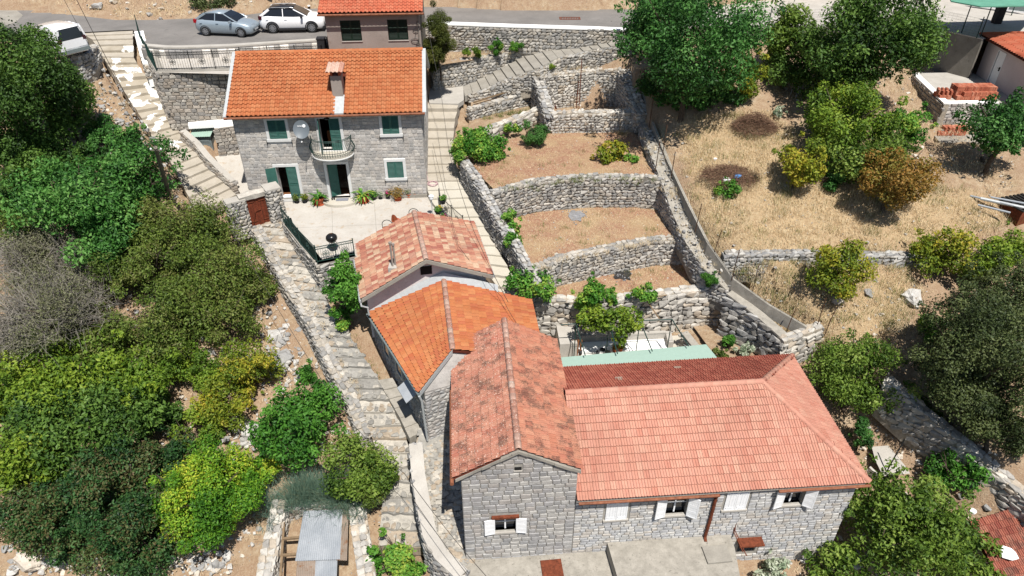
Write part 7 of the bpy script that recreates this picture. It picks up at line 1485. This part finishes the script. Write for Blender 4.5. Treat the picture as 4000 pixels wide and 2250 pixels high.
# ------------------------------------------------------------------ trees and bushes (photo position, half-width, half-height in photo px)
LB = 'trees and bushes on the left slope'; RB = 'trees and bushes on the right'
def many(rows, group):
    for r in rows:
        lb, cat, px, py, rx, ry, mat, kw = r; plant('tree' if cat == 'tree' else 'bush', lb, cat, px, py, rx, ry, mat, group=group, grow=1.1 if group == LB else 1.0, **kw)
many([
 ('dark fine-leaved tree between the corner tree and the rubble bank', 'tree', 245, 400, 95, 140, 'l_dark', dict(size=.10, hc=1.1, npuff=20, pr=.32, dens=1.1)),
 ('big dark fine-leaved tree at the upper left corner', 'tree', 85, 345, 170, 205, 'l_dark', dict(size=.10, hc=1.25, npuff=46, pr=.30, dens=1.1)),
 ('dark bush hugging the left edge below the big tree', 'tree', 60, 560, 110, 130, 'l_dark', dict(size=.10, hc=1.0, npuff=18)),
 ('small dark green bush on the rubble beside the stairs', 'bush', 395, 520, 65, 50, 'l_deep', dict(size=.09, hc=.9, npuff=10)),
 ('bright green bush at the bend of the whitewashed stairs', 'bush', 500, 540, 55, 65, 'l_fig', dict(size=.10, hc=.9, npuff=10)),
 ('low dark bush at the foot of the shady bank', 'bush', 370, 590, 45, 45, 'l_deep', dict(size=.09, hc=.8, npuff=8)),
 ('broad walnut tree with glossy leaves beside the utility pole', 'tree', 560, 680, 135, 105, 'l_fig', dict(size=.12, hc=1.2, npuff=26)),
 ('wide walnut crown in the middle of the left slope', 'tree', 290, 790, 240, 125, 'l_fig', dict(size=.12, hc=1.2, npuff=40, pr=.32)),
 ('drooping bright walnut branch below the wide crown', 'tree', 410, 960, 110, 130, 'l_fig', dict(size=.12, hc=1.1, npuff=18)),
 ('reddish green bush at the left edge below the walnut', 'bush', 30, 760, 80, 90, 'l_dark', dict(size=.12, hc=.9, npuff=12)),
 ('olive-green wispy tree below the gate', 'tree', 690, 880, 165, 105, 'l_olive', dict(size=.085, hc=1.1, npuff=28, dens=.75)),
 ('olive-green thicket left of the stony path', 'bush', 870, 1060, 140, 125, 'l_olive', dict(size=.085, hc=1.0, npuff=26, dens=.8)),
 ('pale olive bush in the middle of the slope', 'bush', 600, 1020, 130, 110, 'l_olive', dict(size=.085, hc=1.0, npuff=22, dens=.75)),
 ('olive bush above the yellow shrubs', 'bush', 880, 1240, 120, 100, 'l_olive', dict(size=.085, hc=1.0, npuff=20, dens=.8)),
 ('loose olive bush leaning over dry ground', 'bush', 620, 1270, 165, 115, 'l_olive', dict(size=.085, hc=1.0, npuff=28, dens=.8)),
 ('grey leafless thicket below the white rocks', 'bush', 150, 1010, 165, 90, 'l_grey', dict(size=.06, hc=.9, npuff=24, dens=.42, twigs=260)),
 ('big grey-brown half-bare thicket at the left edge', 'bush', 190, 1230, 205, 150, 'l_grey', dict(size=.06, hc=1.0, npuff=34, dens=.45, twigs=380)),
 ('yellow-green walnut tree at the middle left', 'tree', 230, 1480, 250, 115, 'l_yel', dict(size=.115, hc=1.2, npuff=40, pr=.32)),
 ('yellow-green walnut tree right of its twin', 'tree', 510, 1470, 150, 110, 'l_yel', dict(size=.115, hc=1.15, npuff=26)),
 ('mid-green tree below the yellow-green walnuts', 'tree', 340, 1650, 270, 120, 'l_dark', dict(size=.12, hc=1.1, npuff=38, pr=.32)),
 ('tall green tree at the left edge', 'tree', 110, 1780, 150, 130, 'l_yel', dict(size=.12, hc=1.1, npuff=24)),
 ('dark mastic tree with reddish sprays at the lower left', 'tree', 470, 1930, 220, 140, 'l_mastic', dict(size=.085, hc=1.1, npuff=40, pr=.3, dens=1.1)),
 ('dark mastic bush at the bottom left', 'bush', 190, 2010, 175, 105, 'l_mastic', dict(size=.085, hc=1.0, npuff=26, dens=1.1)),
 ('dark mastic bush at the bottom below the ivy mound', 'bush', 570, 2130, 190, 85, 'l_mastic', dict(size=.085, hc=1.0, npuff=24, dens=1.1)),
 ('bright ivy-covered mound by the roofed ruin', 'bush', 800, 1940, 195, 160, 'l_ivy', dict(size=.075, hc=.9, npuff=34, pr=.3, dens=1.35)),
 ('yellow ivy bush at the corner of the roofed ruin', 'bush', 1015, 1880, 60, 75, 'l_ivy', dict(size=.075, hc=.9, npuff=10, dens=1.2)),
 ('yellowing shrub on the rocky bank', 'bush', 985, 1440, 95, 95, 'l_gold', dict(size=.085, hc=.9, npuff=16, dens=.8)),
 ('olive shrub left of the yellowing one', 'bush', 830, 1450, 85, 70, 'l_yel', dict(size=.085, hc=.9, npuff=12, dens=.8)),
 ('brownish yellow shrub below the rocks', 'bush', 870, 1590, 105, 85, 'l_gold', dict(size=.085, hc=.9, npuff=14, dens=.7)),
 ('vivid green round tree below the path wall', 'tree', 1160, 1665, 140, 150, 'l_bright', dict(size=.11, hc=1.0, npuff=28, pr=.34, dens=1.15)),
 ('vivid green shoot rising behind the round tree', 'bush', 1245, 1560, 48, 85, 'l_bright', dict(size=.10, hc=1.0, npuff=9, dens=1.1)),
 ('light green bush overhanging the cobbled path', 'bush', 1400, 1830, 115, 105, 'l_citrus', dict(size=.085, hc=1.0, npuff=20)),
 ('feathery green bush beside the tin roof', 'bush', 1440, 1900, 90, 60, 'l_olive', dict(size=.07, hc=.8, npuff=12)),
 ('small green shrub on the bank by the path wall', 'bush', 1215, 1460, 38, 38, 'l_bright', dict(size=.08, hc=.8, npuff=7)),
 ('vine bush filling the bottom of the cobbled path', 'bush', 1540, 2190, 100, 80, 'l_vine', dict(size=.10, hc=.9, npuff=16, dens=1.2)),
 ('vine climbing between the cottage and the stony path', 'bush', 1350, 1140, 55, 110, 'l_bright', dict(size=.10, hc=.9, npuff=16, dens=1.3, z=7.2)),
 ('trailing tip of the vine above the stony path', 'bush', 1325, 1240, 30, 55, 'l_vine', dict(size=.09, hc=.7, npuff=7, dens=1.1, z=6.8)),
 ('dim green bush filling the shade right of the corner tree', 'bush', 300, 640, 75, 60, 'l_deep', dict(size=.09, hc=.8, npuff=12)),
 ('olive bush between the pale olive and the thicket', 'bush', 740, 1160, 95, 85, 'l_olive', dict(size=.085, hc=.9, npuff=14, dens=.8)),
 ('yellow-green bush between the ivy mound and the brownish shrub', 'bush', 760, 1690, 90, 70, 'l_yel', dict(size=.09, hc=.9, npuff=13)),
 ('grey scrub at the left edge above the walnuts', 'bush', 60, 1370, 90, 70, 'l_grey', dict(size=.06, hc=.9, npuff=14, dens=.6, twigs=120)),
 ('light olive bush at the left edge by the white rocks', 'bush', 70, 900, 100, 70, 'l_olive', dict(size=.085, hc=.9, npuff=14, dens=.6)),
 ('spindly olive bush between grey thicket and walnut', 'bush', 430, 1090, 110, 95, 'l_olive', dict(size=.08, hc=.9, npuff=16, dens=.6)),
 ('green bush joining olive thicket and yellow-green walnut', 'bush', 420, 1360, 120, 80, 'l_olive', dict(size=.085, hc=.9, npuff=16, dens=.8)),
 ('yellow-green bush under the loose olive bush', 'bush', 690, 1420, 100, 75, 'l_yel', dict(size=.09, hc=.9, npuff=14, dens=.8)),
 ('mid-green bush right of the yellow-green walnuts', 'bush', 610, 1620, 95, 80, 'l_dark', dict(size=.09, hc=.9, npuff=14)),
 ('dark scrub between walnut and ivy mound', 'bush', 640, 1780, 100, 80, 'l_mastic', dict(size=.085, hc=.9, npuff=14)),
 ('mastic scrub at the left end of the bottom row', 'bush', 330, 2110, 110, 70, 'l_mastic', dict(size=.085, hc=.9, npuff=14)),
 ('small green tree on the left edge above the mastic', 'bush', 40, 1650, 90, 100, 'l_yel', dict(size=.10, hc=.9, npuff=14)),
 ('olive scrub hanging over the path wall', 'bush', 985, 1130, 75, 80, 'l_olive', dict(size=.08, hc=.8, npuff=12, dens=.8)),
 ('olive scrub just below the gate', 'bush', 800, 960, 95, 85, 'l_olive', dict(size=.08, hc=.9, npuff=14, dens=.8)),
 ('brownish scrub between the yellow shrubs and the round tree', 'bush', 960, 1560, 60, 50, 'l_gold', dict(size=.08, hc=.8, npuff=8, dens=.6)),
 ('dark green bush under the big corner tree', 'bush', 190, 640, 120, 80, 'l_dark', dict(size=.10, hc=.9, npuff=16)),
 ('twiggy grey bush beside the white rocks', 'bush', 330, 1090, 90, 70, 'l_grey', dict(size=.06, hc=.9, npuff=14, dens=.5, twigs=140)),
], LB)
many([
 ('large deep green fig tree at the top right of the ruin', 'tree', 2700, 175, 285, 225, 'l_deep', dict(size=.13, hc=1.2, npuff=60, pr=.27, dens=1.15)),
 ('tall dark fig crown at the top edge of the road', 'tree', 2600, 30, 150, 90, 'l_deep', dict(size=.13, hc=1.5, npuff=22)),
 ('yellowing bush at the foot of the fig tree', 'bush', 2905, 300, 75, 85, 'l_gold', dict(size=.10, hc=1.0, npuff=14)),
 ('light green young tree between the two big trees', 'tree', 3050, 135, 90, 115, 'l_citrus', dict(size=.12, hc=1.2, npuff=16)),
 ('big loose-crowned tree in front of the driveway', 'tree', 3390, 170, 260, 205, 'l_dark', dict(size=.13, hc=1.15, npuff=48, pr=.28)),
 ('dark lower tree left of the brick terrace', 'tree', 3210, 255, 170, 125, 'l_dark', dict(size=.13, hc=1.0, npuff=20)),
 ('bright yellow-green tree in the middle of the dry field', 'tree', 3310, 460, 160, 130, 'l_yel', dict(size=.11, hc=1.1, npuff=34, pr=.3)),
 ('lower green tree under the bright one', 'tree', 3380, 600, 150, 105, 'l_citrus', dict(size=.11, hc=1.0, npuff=26)),
 ('round golden-green bush at the left of the field trees', 'bush', 3125, 640, 95, 90, 'l_gold', dict(size=.10, hc=1.0, npuff=16)),
 ('orange-brown autumnal bush in the dry field', 'bush', 3500, 700, 140, 120, 'l_orange', dict(size=.09, hc=1.0, npuff=28, pr=.3)),
 ('fresh green bush behind the orange one', 'bush', 3545, 490, 80, 75, 'l_vine', dict(size=.10, hc=1.0, npuff=14)),
 ('dark broad tree at the right edge by the bricks', 'tree', 3925, 495, 150, 125, 'l_deep', dict(size=.12, hc=1.35, npuff=34, pr=.3)),
 ('yellow-tipped bush astride the field wall', 'bush', 3283, 1050, 92, 115, 'l_gold', dict(size=.095, hc=1.0, npuff=20)),
 ('broad yellow-green bush at the right end of the field wall', 'bush', 3690, 990, 110, 90, 'l_gold', dict(size=.10, hc=1.0, npuff=22)),
 ('green bush right of the yellow-green one', 'bush', 3860, 1010, 105, 85, 'l_yel', dict(size=.10, hc=1.0, npuff=18)),
 ('green bush at the right edge below the small shed', 'bush', 3975, 960, 70, 80, 'l_yel', dict(size=.10, hc=1.0, npuff=12)),
 ('dusky fine-leaved tree filling the right edge', 'tree', 3830, 1400, 230, 290, 'l_night', dict(size=.075, hc=1.1, npuff=70, pr=.25, dens=1.0)),
 ('dusky fine-leaved tree in the right corner', 'tree', 3990, 1190, 170, 150, 'l_night', dict(size=.075, hc=1.0, npuff=34, pr=.28)),
 ('dusky bush at the foot of the right-edge trees', 'tree', 3930, 1650, 150, 130, 'l_night', dict(size=.075, hc=1.0, npuff=26, pr=.3)),
 ('green leafy shoot in front of the dusky trees', 'bush', 3640, 1290, 60, 65, 'l_vine', dict(size=.09, hc=.9, npuff=9)),
 ('bushy green thicket behind the hip roof', 'bush', 3345, 1470, 170, 155, 'l_citrus', dict(size=.085, hc=1.0, npuff=36, pr=.3)),
 ('dark green creeper beside the hip roof edge', 'bush', 3370, 1700, 40, 70, 'l_deep', dict(size=.07, hc=.9, npuff=9)),
 ('green scrub on the bank above the concrete pad', 'bush', 3560, 1600, 110, 55, 'l_citrus', dict(size=.085, hc=.8, npuff=16, dens=.8)),
 ('young glossy citrus tree by the broken wall', 'tree', 3730, 1830, 90, 95, 'l_bright', dict(size=.11, hc=1.1, npuff=16)),
 ('large citrus tree at the corner of the long house', 'tree', 3530, 2060, 215, 195, 'l_citrus', dict(size=.11, hc=1.1, npuff=60, pr=.27, dens=1.4)),
 ('citrus tree in the bottom right beside the red roof', 'tree', 3760, 2180, 130, 110, 'l_citrus', dict(size=.12, hc=1.0, npuff=22)),
 ('low citrus bush at the bottom edge', 'bush', 3260, 2215, 120, 75, 'l_citrus', dict(size=.11, hc=1.0, npuff=18)),
 ('variegated pale shrub at the bottom beside the slab', 'bush', 3010, 2225, 75, 50, 'l_pale', dict(size=.10, hc=.9, npuff=12, dens=1.2)),
 ('dark undergrowth at the foot of the fig tree', 'bush', 2620, 350, 110, 60, 'l_deep', dict(size=.11, hc=.8, npuff=14)),
 ('dark shrubbery below the light green young tree', 'bush', 3075, 270, 105, 75, 'l_dark', dict(size=.11, hc=.8, npuff=14)),
 ('dark undergrowth right of the fig tree foot', 'bush', 2790, 380, 110, 50, 'l_deep', dict(size=.11, hc=.7, npuff=14)),
 ('shady bush between the golden bush and the field trees', 'bush', 3235, 690, 60, 50, 'l_deep', dict(size=.09, hc=.7, npuff=9)),
], RB)
GB = 'garden plants on the terraces'
many([
 ('tall dark juniper beside the plaster house corner', 'bush', 1715, 160, 52, 115, 'l_juniper', dict(size=.10, hc=1.0, npuff=26, pr=.3, aspect=.16, up=1.0, z=14.0, depthk=.8, dens=1.5)),
 ('juniper foot drooping over the rubble wall', 'bush', 1690, 250, 30, 45, 'l_juniper', dict(size=.09, hc=.8, npuff=8, aspect=.16, up=1.0, z=13.6, dens=1.5)),
 ('small round shrub nearest the juniper', 'bush', 1823, 208, 18, 20, 'l_yel', dict(size=.08, hc=.9, npuff=7, aspect=.2, up=1.2, z=14.1, trunk=False, dens=1.5)),
 ('second small round shrub from the juniper', 'bush', 1862, 204, 21, 22, 'l_yel', dict(size=.08, hc=.9, npuff=7, aspect=.2, up=1.2, z=14.1, trunk=False, dens=1.5)),
 ('largest round shrub above the rubble wall', 'bush', 1938, 186, 29, 28, 'l_vine', dict(size=.08, hc=.9, npuff=9, aspect=.2, up=1.2, z=14.15, trunk=False, dens=1.5)),
 ('round shrub nearest the firewood heap', 'bush', 2014, 186, 28, 20, 'l_vine', dict(size=.08, hc=.9, npuff=8, aspect=.2, up=1.2, z=14.2, trunk=False, dens=1.5)),
 ('grassy shrub on the bank behind the ruin', 'bush', 2145, 262, 28, 22, 'l_yel', dict(size=.10, hc=.8, npuff=7, aspect=.16, up=1.3, z=13.5, trunk=False)),
 ('big spreading vine over the corner of the upper bed', 'vine', 1880, 565, 95, 62, 'l_vine', dict(size=.11, hc=.6, npuff=22, z=11.0, dens=1.3, trunk=False)),
 ('vine tongue hanging down to the stairs', 'vine', 1795, 590, 28, 80, 'l_vine', dict(size=.10, hc=.7, npuff=10, z=10.6, dens=1.1, trunk=False)),
 ('vine runner creeping over red soil', 'vine', 1955, 600, 45, 30, 'l_vine', dict(size=.09, hc=.4, npuff=8, z=10.85, dens=.9, trunk=False)),
 ('thin vine strip along the wire behind the vine', 'vine', 2010, 500, 45, 14, 'l_vine', dict(size=.09, hc=.8, npuff=7, z=11.0, dens=.9, trunk=False)),
 ('dark rosemary-like bush at the back of the upper bed', 'bush', 2078, 522, 52, 45, 'l_deep', dict(size=.10, hc=.85, npuff=14, aspect=.22, z=10.9, dens=1.2)),
 ('squash vine patch on the upper bed', 'vine', 2385, 600, 70, 38, 'l_gold', dict(size=.12, hc=.5, npuff=14, z=10.85, dens=1.0, trunk=False)),
 ('squash vine arm stretching to the right', 'vine', 2460, 618, 36, 20, 'l_vine', dict(size=.10, hc=.4, npuff=7, z=10.85, dens=.8, trunk=False)),
 ('grape vine on the stair wall, upper clump', 'vine', 1985, 870, 46, 48, 'l_vine', dict(size=.10, hc=.8, npuff=12, z=9.4, dens=1.0)),
 ('grape vine on the stair wall, lower clump', 'vine', 2005, 940, 42, 40, 'l_vine', dict(size=.10, hc=.8, npuff=10, z=9.0, dens=1.0)),
 ('grape vine spreading at the left end of the lower bed', 'vine', 2065, 1110, 100, 48, 'l_vine', dict(size=.11, hc=.8, npuff=18, z=7.9, dens=1.1)),
 ('tall vine column on the rock wall behind the pergola', 'vine', 2300, 1150, 58, 72, 'l_vine', dict(size=.11, hc=.8, npuff=16, z=7.2, dens=1.2, trunk=False)),
 ('vine canopy on the left of the pergola frame', 'vine', 2330, 1250, 78, 48, 'l_yel', dict(size=.11, hc=.4, npuff=18, z=7.25, dens=1.0, trunk=False)),
 ('vine canopy in the middle of the pergola frame', 'vine', 2430, 1245, 68, 62, 'l_yel', dict(size=.11, hc=.4, npuff=18, z=7.2, dens=1.0, trunk=False)),
 ('vine shoot running up to the lower bed edge', 'vine', 2510, 1145, 58, 36, 'l_vine', dict(size=.10, hc=.7, npuff=10, z=7.4, dens=1.0, trunk=False)),
 ('thin vine shoot between the two vine columns', 'vine', 2400, 1160, 22, 45, 'l_vine', dict(size=.10, hc=.7, npuff=7, z=7.3, dens=.9, trunk=False)),
 ('vine tail hanging down to the trough bench', 'vine', 2425, 1320, 26, 42, 'l_yel', dict(size=.10, hc=.8, npuff=8, z=6.2, dens=.6, trunk=False)),
 ('bright feathery bush at the end of the long wall', 'bush', 2783, 1098, 36, 44, 'l_bright', dict(size=.10, hc=.9, npuff=10, aspect=.2, up=.9, z=7.5, dens=1.3)),
 ('small green sapling in the wire-fenced bed', 'bush', 2850, 1340, 30, 28, 'l_bright', dict(size=.08, hc=.8, npuff=7, z=5.3)),
 ('grey-green clump in the wire-fenced bed', 'bush', 2905, 1370, 34, 26, 'l_pale', dict(size=.07, hc=.7, npuff=8, z=5.3)),
 ('small dark clump at the left of the wire-fenced bed', 'bush', 2810, 1385, 32, 30, 'l_olive', dict(size=.07, hc=.7, npuff=8, z=5.2)),
 ('green weed patch by the dead branches', 'bush', 2845, 745, 48, 36, 'l_vine', dict(size=.09, hc=.7, npuff=10)),
 ('tiny green bush in the dry strip beside the dark rock wall', 'bush', 3002, 1243, 20, 14, 'l_bright', dict(size=.06, hc=.6, npuff=5, trunk=False)),
 ('dark bush above the road at the top left', 'bush', 830, 10, 75, 30, 'l_night', dict(size=.10, hc=.6, npuff=14)),
 ('ivy bush behind the small shrub at the top of the brick heap', 'bush', 3045, 440, 26, 24, 'l_pale', dict(size=.08, hc=.8, npuff=6, trunk=False)),
], GB)
# blue-green reeds hanging over the roofed ruin
def reeds(label, px, py, z, rx, n, h):
    p = W(px,py,z); t = thing('reed_clump', label, 'reeds', p, 0, 'reeds over the roofed ruin'); pts = np.c_[RG.uniform(-rx,rx,n), RG.normal(size=n)*.35, np.zeros(n)]
    o = tufts('blades', pts, h, 'l_reed', 40, .22, .008, 1.3, t); return t
reeds('dense blue-green reed clump above the tin roof', 1265, 1930, 3.8, 1.35, 90, 1.05); reeds('narrow reed clump left of the tin roof', 1072, 1975, 3.5, .35, 14, .7); reeds('reed tuft drooping beside the light green bush', 1400, 1945, 3.7, .5, 30, .9)
leaves('x', [(0,0,0,.1,.5)], 3, .01, M['l_pale']) if False else None
# ------------------------------------------------------------------ ground cover
gz = lambda x, y: groundn(np.stack([x,y],1))
tufts('dry_grass', scatter_poly(FIELD, 5200, lambda x,y: gz(x,y)+.02), .22, 'straw', 16, .16, .009, .9); tufts('dry_grass', scatter_poly(FIELD2, 1900, lambda x,y: gz(x,y)+.02), .20, 'straw', 15, .16, .009, .9)
tufts('weeds', scatter_poly(FIELD, 300, lambda x,y: gz(x,y)), .35, 'weed', 34, .22, .007, .6); tufts('weeds', scatter_poly(FIELD2, 240, lambda x,y: gz(x,y)), .4, 'weed', 40, .25, .007, .6)
for T, z, n in ((T1,10.8,900),(T2,9.0,1100),(T3,7.4,800)):
    tufts('dry_straw', scatter_poly(T, n*2, lambda x,y: x*0+z), .09, 'straw', 11, .16, .006, 1.6); rubble('pebbles', scatter_poly(T, 260, lambda x,y: x*0+z), .03, .10, 'pale_stone')
def edge_tufts(pts, n, mat, h, sp=.12, name='wall_weeds'):
    q = [polyat(pts, rnd.random()) + Vector((rnd.gauss(0,sp),rnd.gauss(0,sp),0)) for _ in range(n)]; return tufts(name, np.array([tuple(p) for p in q]), h, mat, 22, .1, .007, .8)
edge_tufts(PX([(1960,745),(2300,697),(2600,710)],10.95), 40, 'weed', .25, .25); edge_tufts(PX([(2070,1045),(2400,972),(2660,935)],9.05), 40, 'straw', .22, .2); edge_tufts(PX([(2160,512),(2480,512)],10.82), 60, 'straw', .25, .2); edge_tufts(PX([(1990,810),(2300,782),(2590,792)],9.02), 60, 'straw', .22, .15); edge_tufts(PX([(1890,470),(2110,425)],11.2), 40, 'weed', .3, .2); edge_tufts(PX([(2130,280),(2420,245)],13.6), 60, 'straw', .3, .4); edge_tufts(PX([(1700,230),(2080,190)],14.15), 60, 'straw', .2, .4)
edge_tufts([p+Vector((.0,0,.05)) for p in PR[2:]], 60, 'weed', .16, .12); edge_tufts([p+Vector((.15,0,.05)) for p in PL[:6]], 40, 'straw', .16, .2)
LS = PX([(230,240,15.0),(520,450,12.3),(660,620,11.2),(800,860,9.2),(900,900,8.4),(1110,1250,6.2),(1250,1500,5.0),(1480,1850,3.8),(1080,1960,3.2),(900,2240,1.6),(-150,2240,1.2),(-200,900,10.0),(-100,300,14.5)])
tufts('dry_grass', scatter_poly(LS, 5200, lambda x,y: gz(x,y)+.03), .22, 'straw', 13, .18, .009, .9)
rubble('loose_rocks', scatter_poly(LS, 5200, gz), .06, .36, 'rock')
rubble('loose_rocks', scatter_poly(PX([(330,215,14.9),(400,215,14.8),(500,400,12.9),(640,600,11.2),(560,640,11.1),(430,520,12.2),(350,370,13.6)]), 700, lambda x,y: gz(x,y)+.05), .10, .42, 'dry_stone')
rubble('loose_rocks', scatter_poly(PX([(850,900,8.4),(960,930,8.0),(1240,1420,5.4),(1480,1800,4.0),(1300,1850,3.8),(1080,1420,5.2),(900,1250,6.2)]), 900, lambda x,y: gz(x,y)+.02), .08, .36, 'pale_stone')
rubble('loose_rocks', scatter_poly(FIELD, 420, gz), .05, .20, 'pale_stone'); rubble('loose_rocks', scatter_poly(FIELD2, 420, gz), .05, .24, 'rock')
RBK = PX([(3380,1480,6.2),(3600,1560,5.4),(3800,1760,4.0),(3900,1990,2.6),(3700,2250,1.8),(2900,2250,2.4),(3250,2050,2.6),(3360,1750,3.2)]); rubble('loose_rocks', scatter_poly(RBK, 900, gz), .06, .34, 'rock'); tufts('dry_grass', scatter_poly(RBK, 700, lambda x,y: gz(x,y)+.02), .18, 'straw', 12, .16, .009, .9)
VERGE = [W(-200,2,16.0), W(600,66,15.85), W(1270,28,15.9), W(1650,14,16), W(1650,-25,16.6), W(600,-10,16.5), W(-200,-40,16.5)]
tufts('dry_grass', scatter_poly(VERGE, 1400, lambda x,y: gz(x,y)+.02), .25, 'straw', 13, .2, .012, .9); rubble('loose_rocks', scatter_poly(VERGE, 500, gz), .1, .5, 'pale_stone')
UR = PX([(3100,250,13.9),(3500,250,13.6),(3640,330,12.6),(3700,520,11.6),(3960,640,11.2),(3960,740,10.6),(3600,720,10.8),(3300,520,12.0),(3000,380,13.0)]); tufts('dry_grass', scatter_poly(UR, 1300, lambda x,y: gz(x,y)+.02), .2, 'straw', 13, .18, .01, .9); rubble('loose_rocks', scatter_poly(UR, 500, gz), .06, .26, 'pale_stone')
rubble('loose_rocks', scatter_poly(PX([(1850,505,11.2),(2120,430,11.3),(2100,400,11.4),(1850,470,11.3)]), 260, lambda x,y: x*0+11.1), .06, .2, 'pale_stone')

_lw = run([(2510,480,11.72),(2560,605,11.5),(2606,715,10.85),(2650,830,10.15),(2706,950,9.55),(2775,1048,8.85),(2850,1125,8.05)])
rubble('loose_rocks', [tuple(polyat(_lw, rnd.random()) + Vector((rnd.gauss(0,.25)+.1, rnd.gauss(0,.1), 0))) for _ in range(260)], .05, .22, 'dry_stone'); edge_tufts(_lw, 60, 'straw', .2, .25)
_lk = [p + Vector((.25,0,.0)) for p in PL]; rubble('loose_rocks', [tuple(polyat(PL, rnd.random()) + Vector((rnd.gauss(.1,.2), 0, .03))) for _ in range(200)], .05, .16, 'lime_stone')

rubble('pale_gravel', [(W(1160+rnd.gauss(0,34), 16+rnd.gauss(0,5), 15.95)[:]) for _ in range(500)], .05, .2, 'whitewash')
rubble('loose_rocks', [tuple(on_ground(1100+rnd.gauss(0,45), 1420+rnd.gauss(0,70))) for _ in range(220)], .08, .4, 'rock')
rubble('loose_rocks', [tuple(on_ground(960+rnd.gauss(0,50), 1690+rnd.gauss(0,45))) for _ in range(160)], .08, .4, 'rock')
# the same scrub going on beyond both sides of the picture
for side, xs_, n_, mt in (('left', (-1000,-170), 17, 'l_olive'), ('right', (4190,4900), 13, 'l_night')):
    pf = []
    for i in range(n_):
        c = on_ground(rnd.uniform(*xs_), rnd.uniform(250, 2150) if side == 'left' else rnd.uniform(550, 1900), 0); r_ = rnd.uniform(1.2, 2.3); pf += puffset(c.x, c.y, c.z + r_*.8, r_, r_, r_*.85, 14)
    leaves('scrub', pf, 52000, .085, M[mt], None, .5, .35, 1.0, (0,0,0), .5)['kind'] = 'stuff'

_tr = bpy.data.objects['terrace']
for a, b in (((1296,795),(1302,1010)), ((1462,790),(1476,985)), ((1112,892),(1690,868))):
    p, q_ = W(*a,9.3), W(*b,9.3); d = (q_-p).normalized(); n_ = Vector((-d.y,d.x,0))*.012; mb = MB(); up = Vector((0,0,.004)); mb.add([p-n_+up, q_-n_+up, q_+n_+up, p+n_+up], [(0,1,2,3)]); mb.build('expansion_joint', M['grey_conc'], _tr)
rubble('loose_rocks', [tuple(on_ground(rnd.uniform(40,900), 2185+rnd.gauss(15,28))) for _ in range(520)], .1, .45, 'rock')
for w_, n_, mt in ((T1,26,'weed'),(T2,30,'weed'),(T3,30,'weed')): tufts('weeds', scatter_poly(w_, n_*2, lambda x,y: x*0+w_[0].z), .22, mt, 26, .16, .007, .9)
edge_tufts(PX([(2070,1060),(2400,968),(2672,936)],8.2), 50, 'weed', .3, .1); edge_tufts(PX([(2000,742),(2300,692),(2600,704)],9.9), 40, 'weed', .3, .06); edge_tufts(run([(2860,1030,8.5),(3300,1035,8.5),(3600,1040,8.5)]), 60, 'straw', .3, .12)
# ------------------------------------------------------------------ finish: terrain under everything
build_terrain()
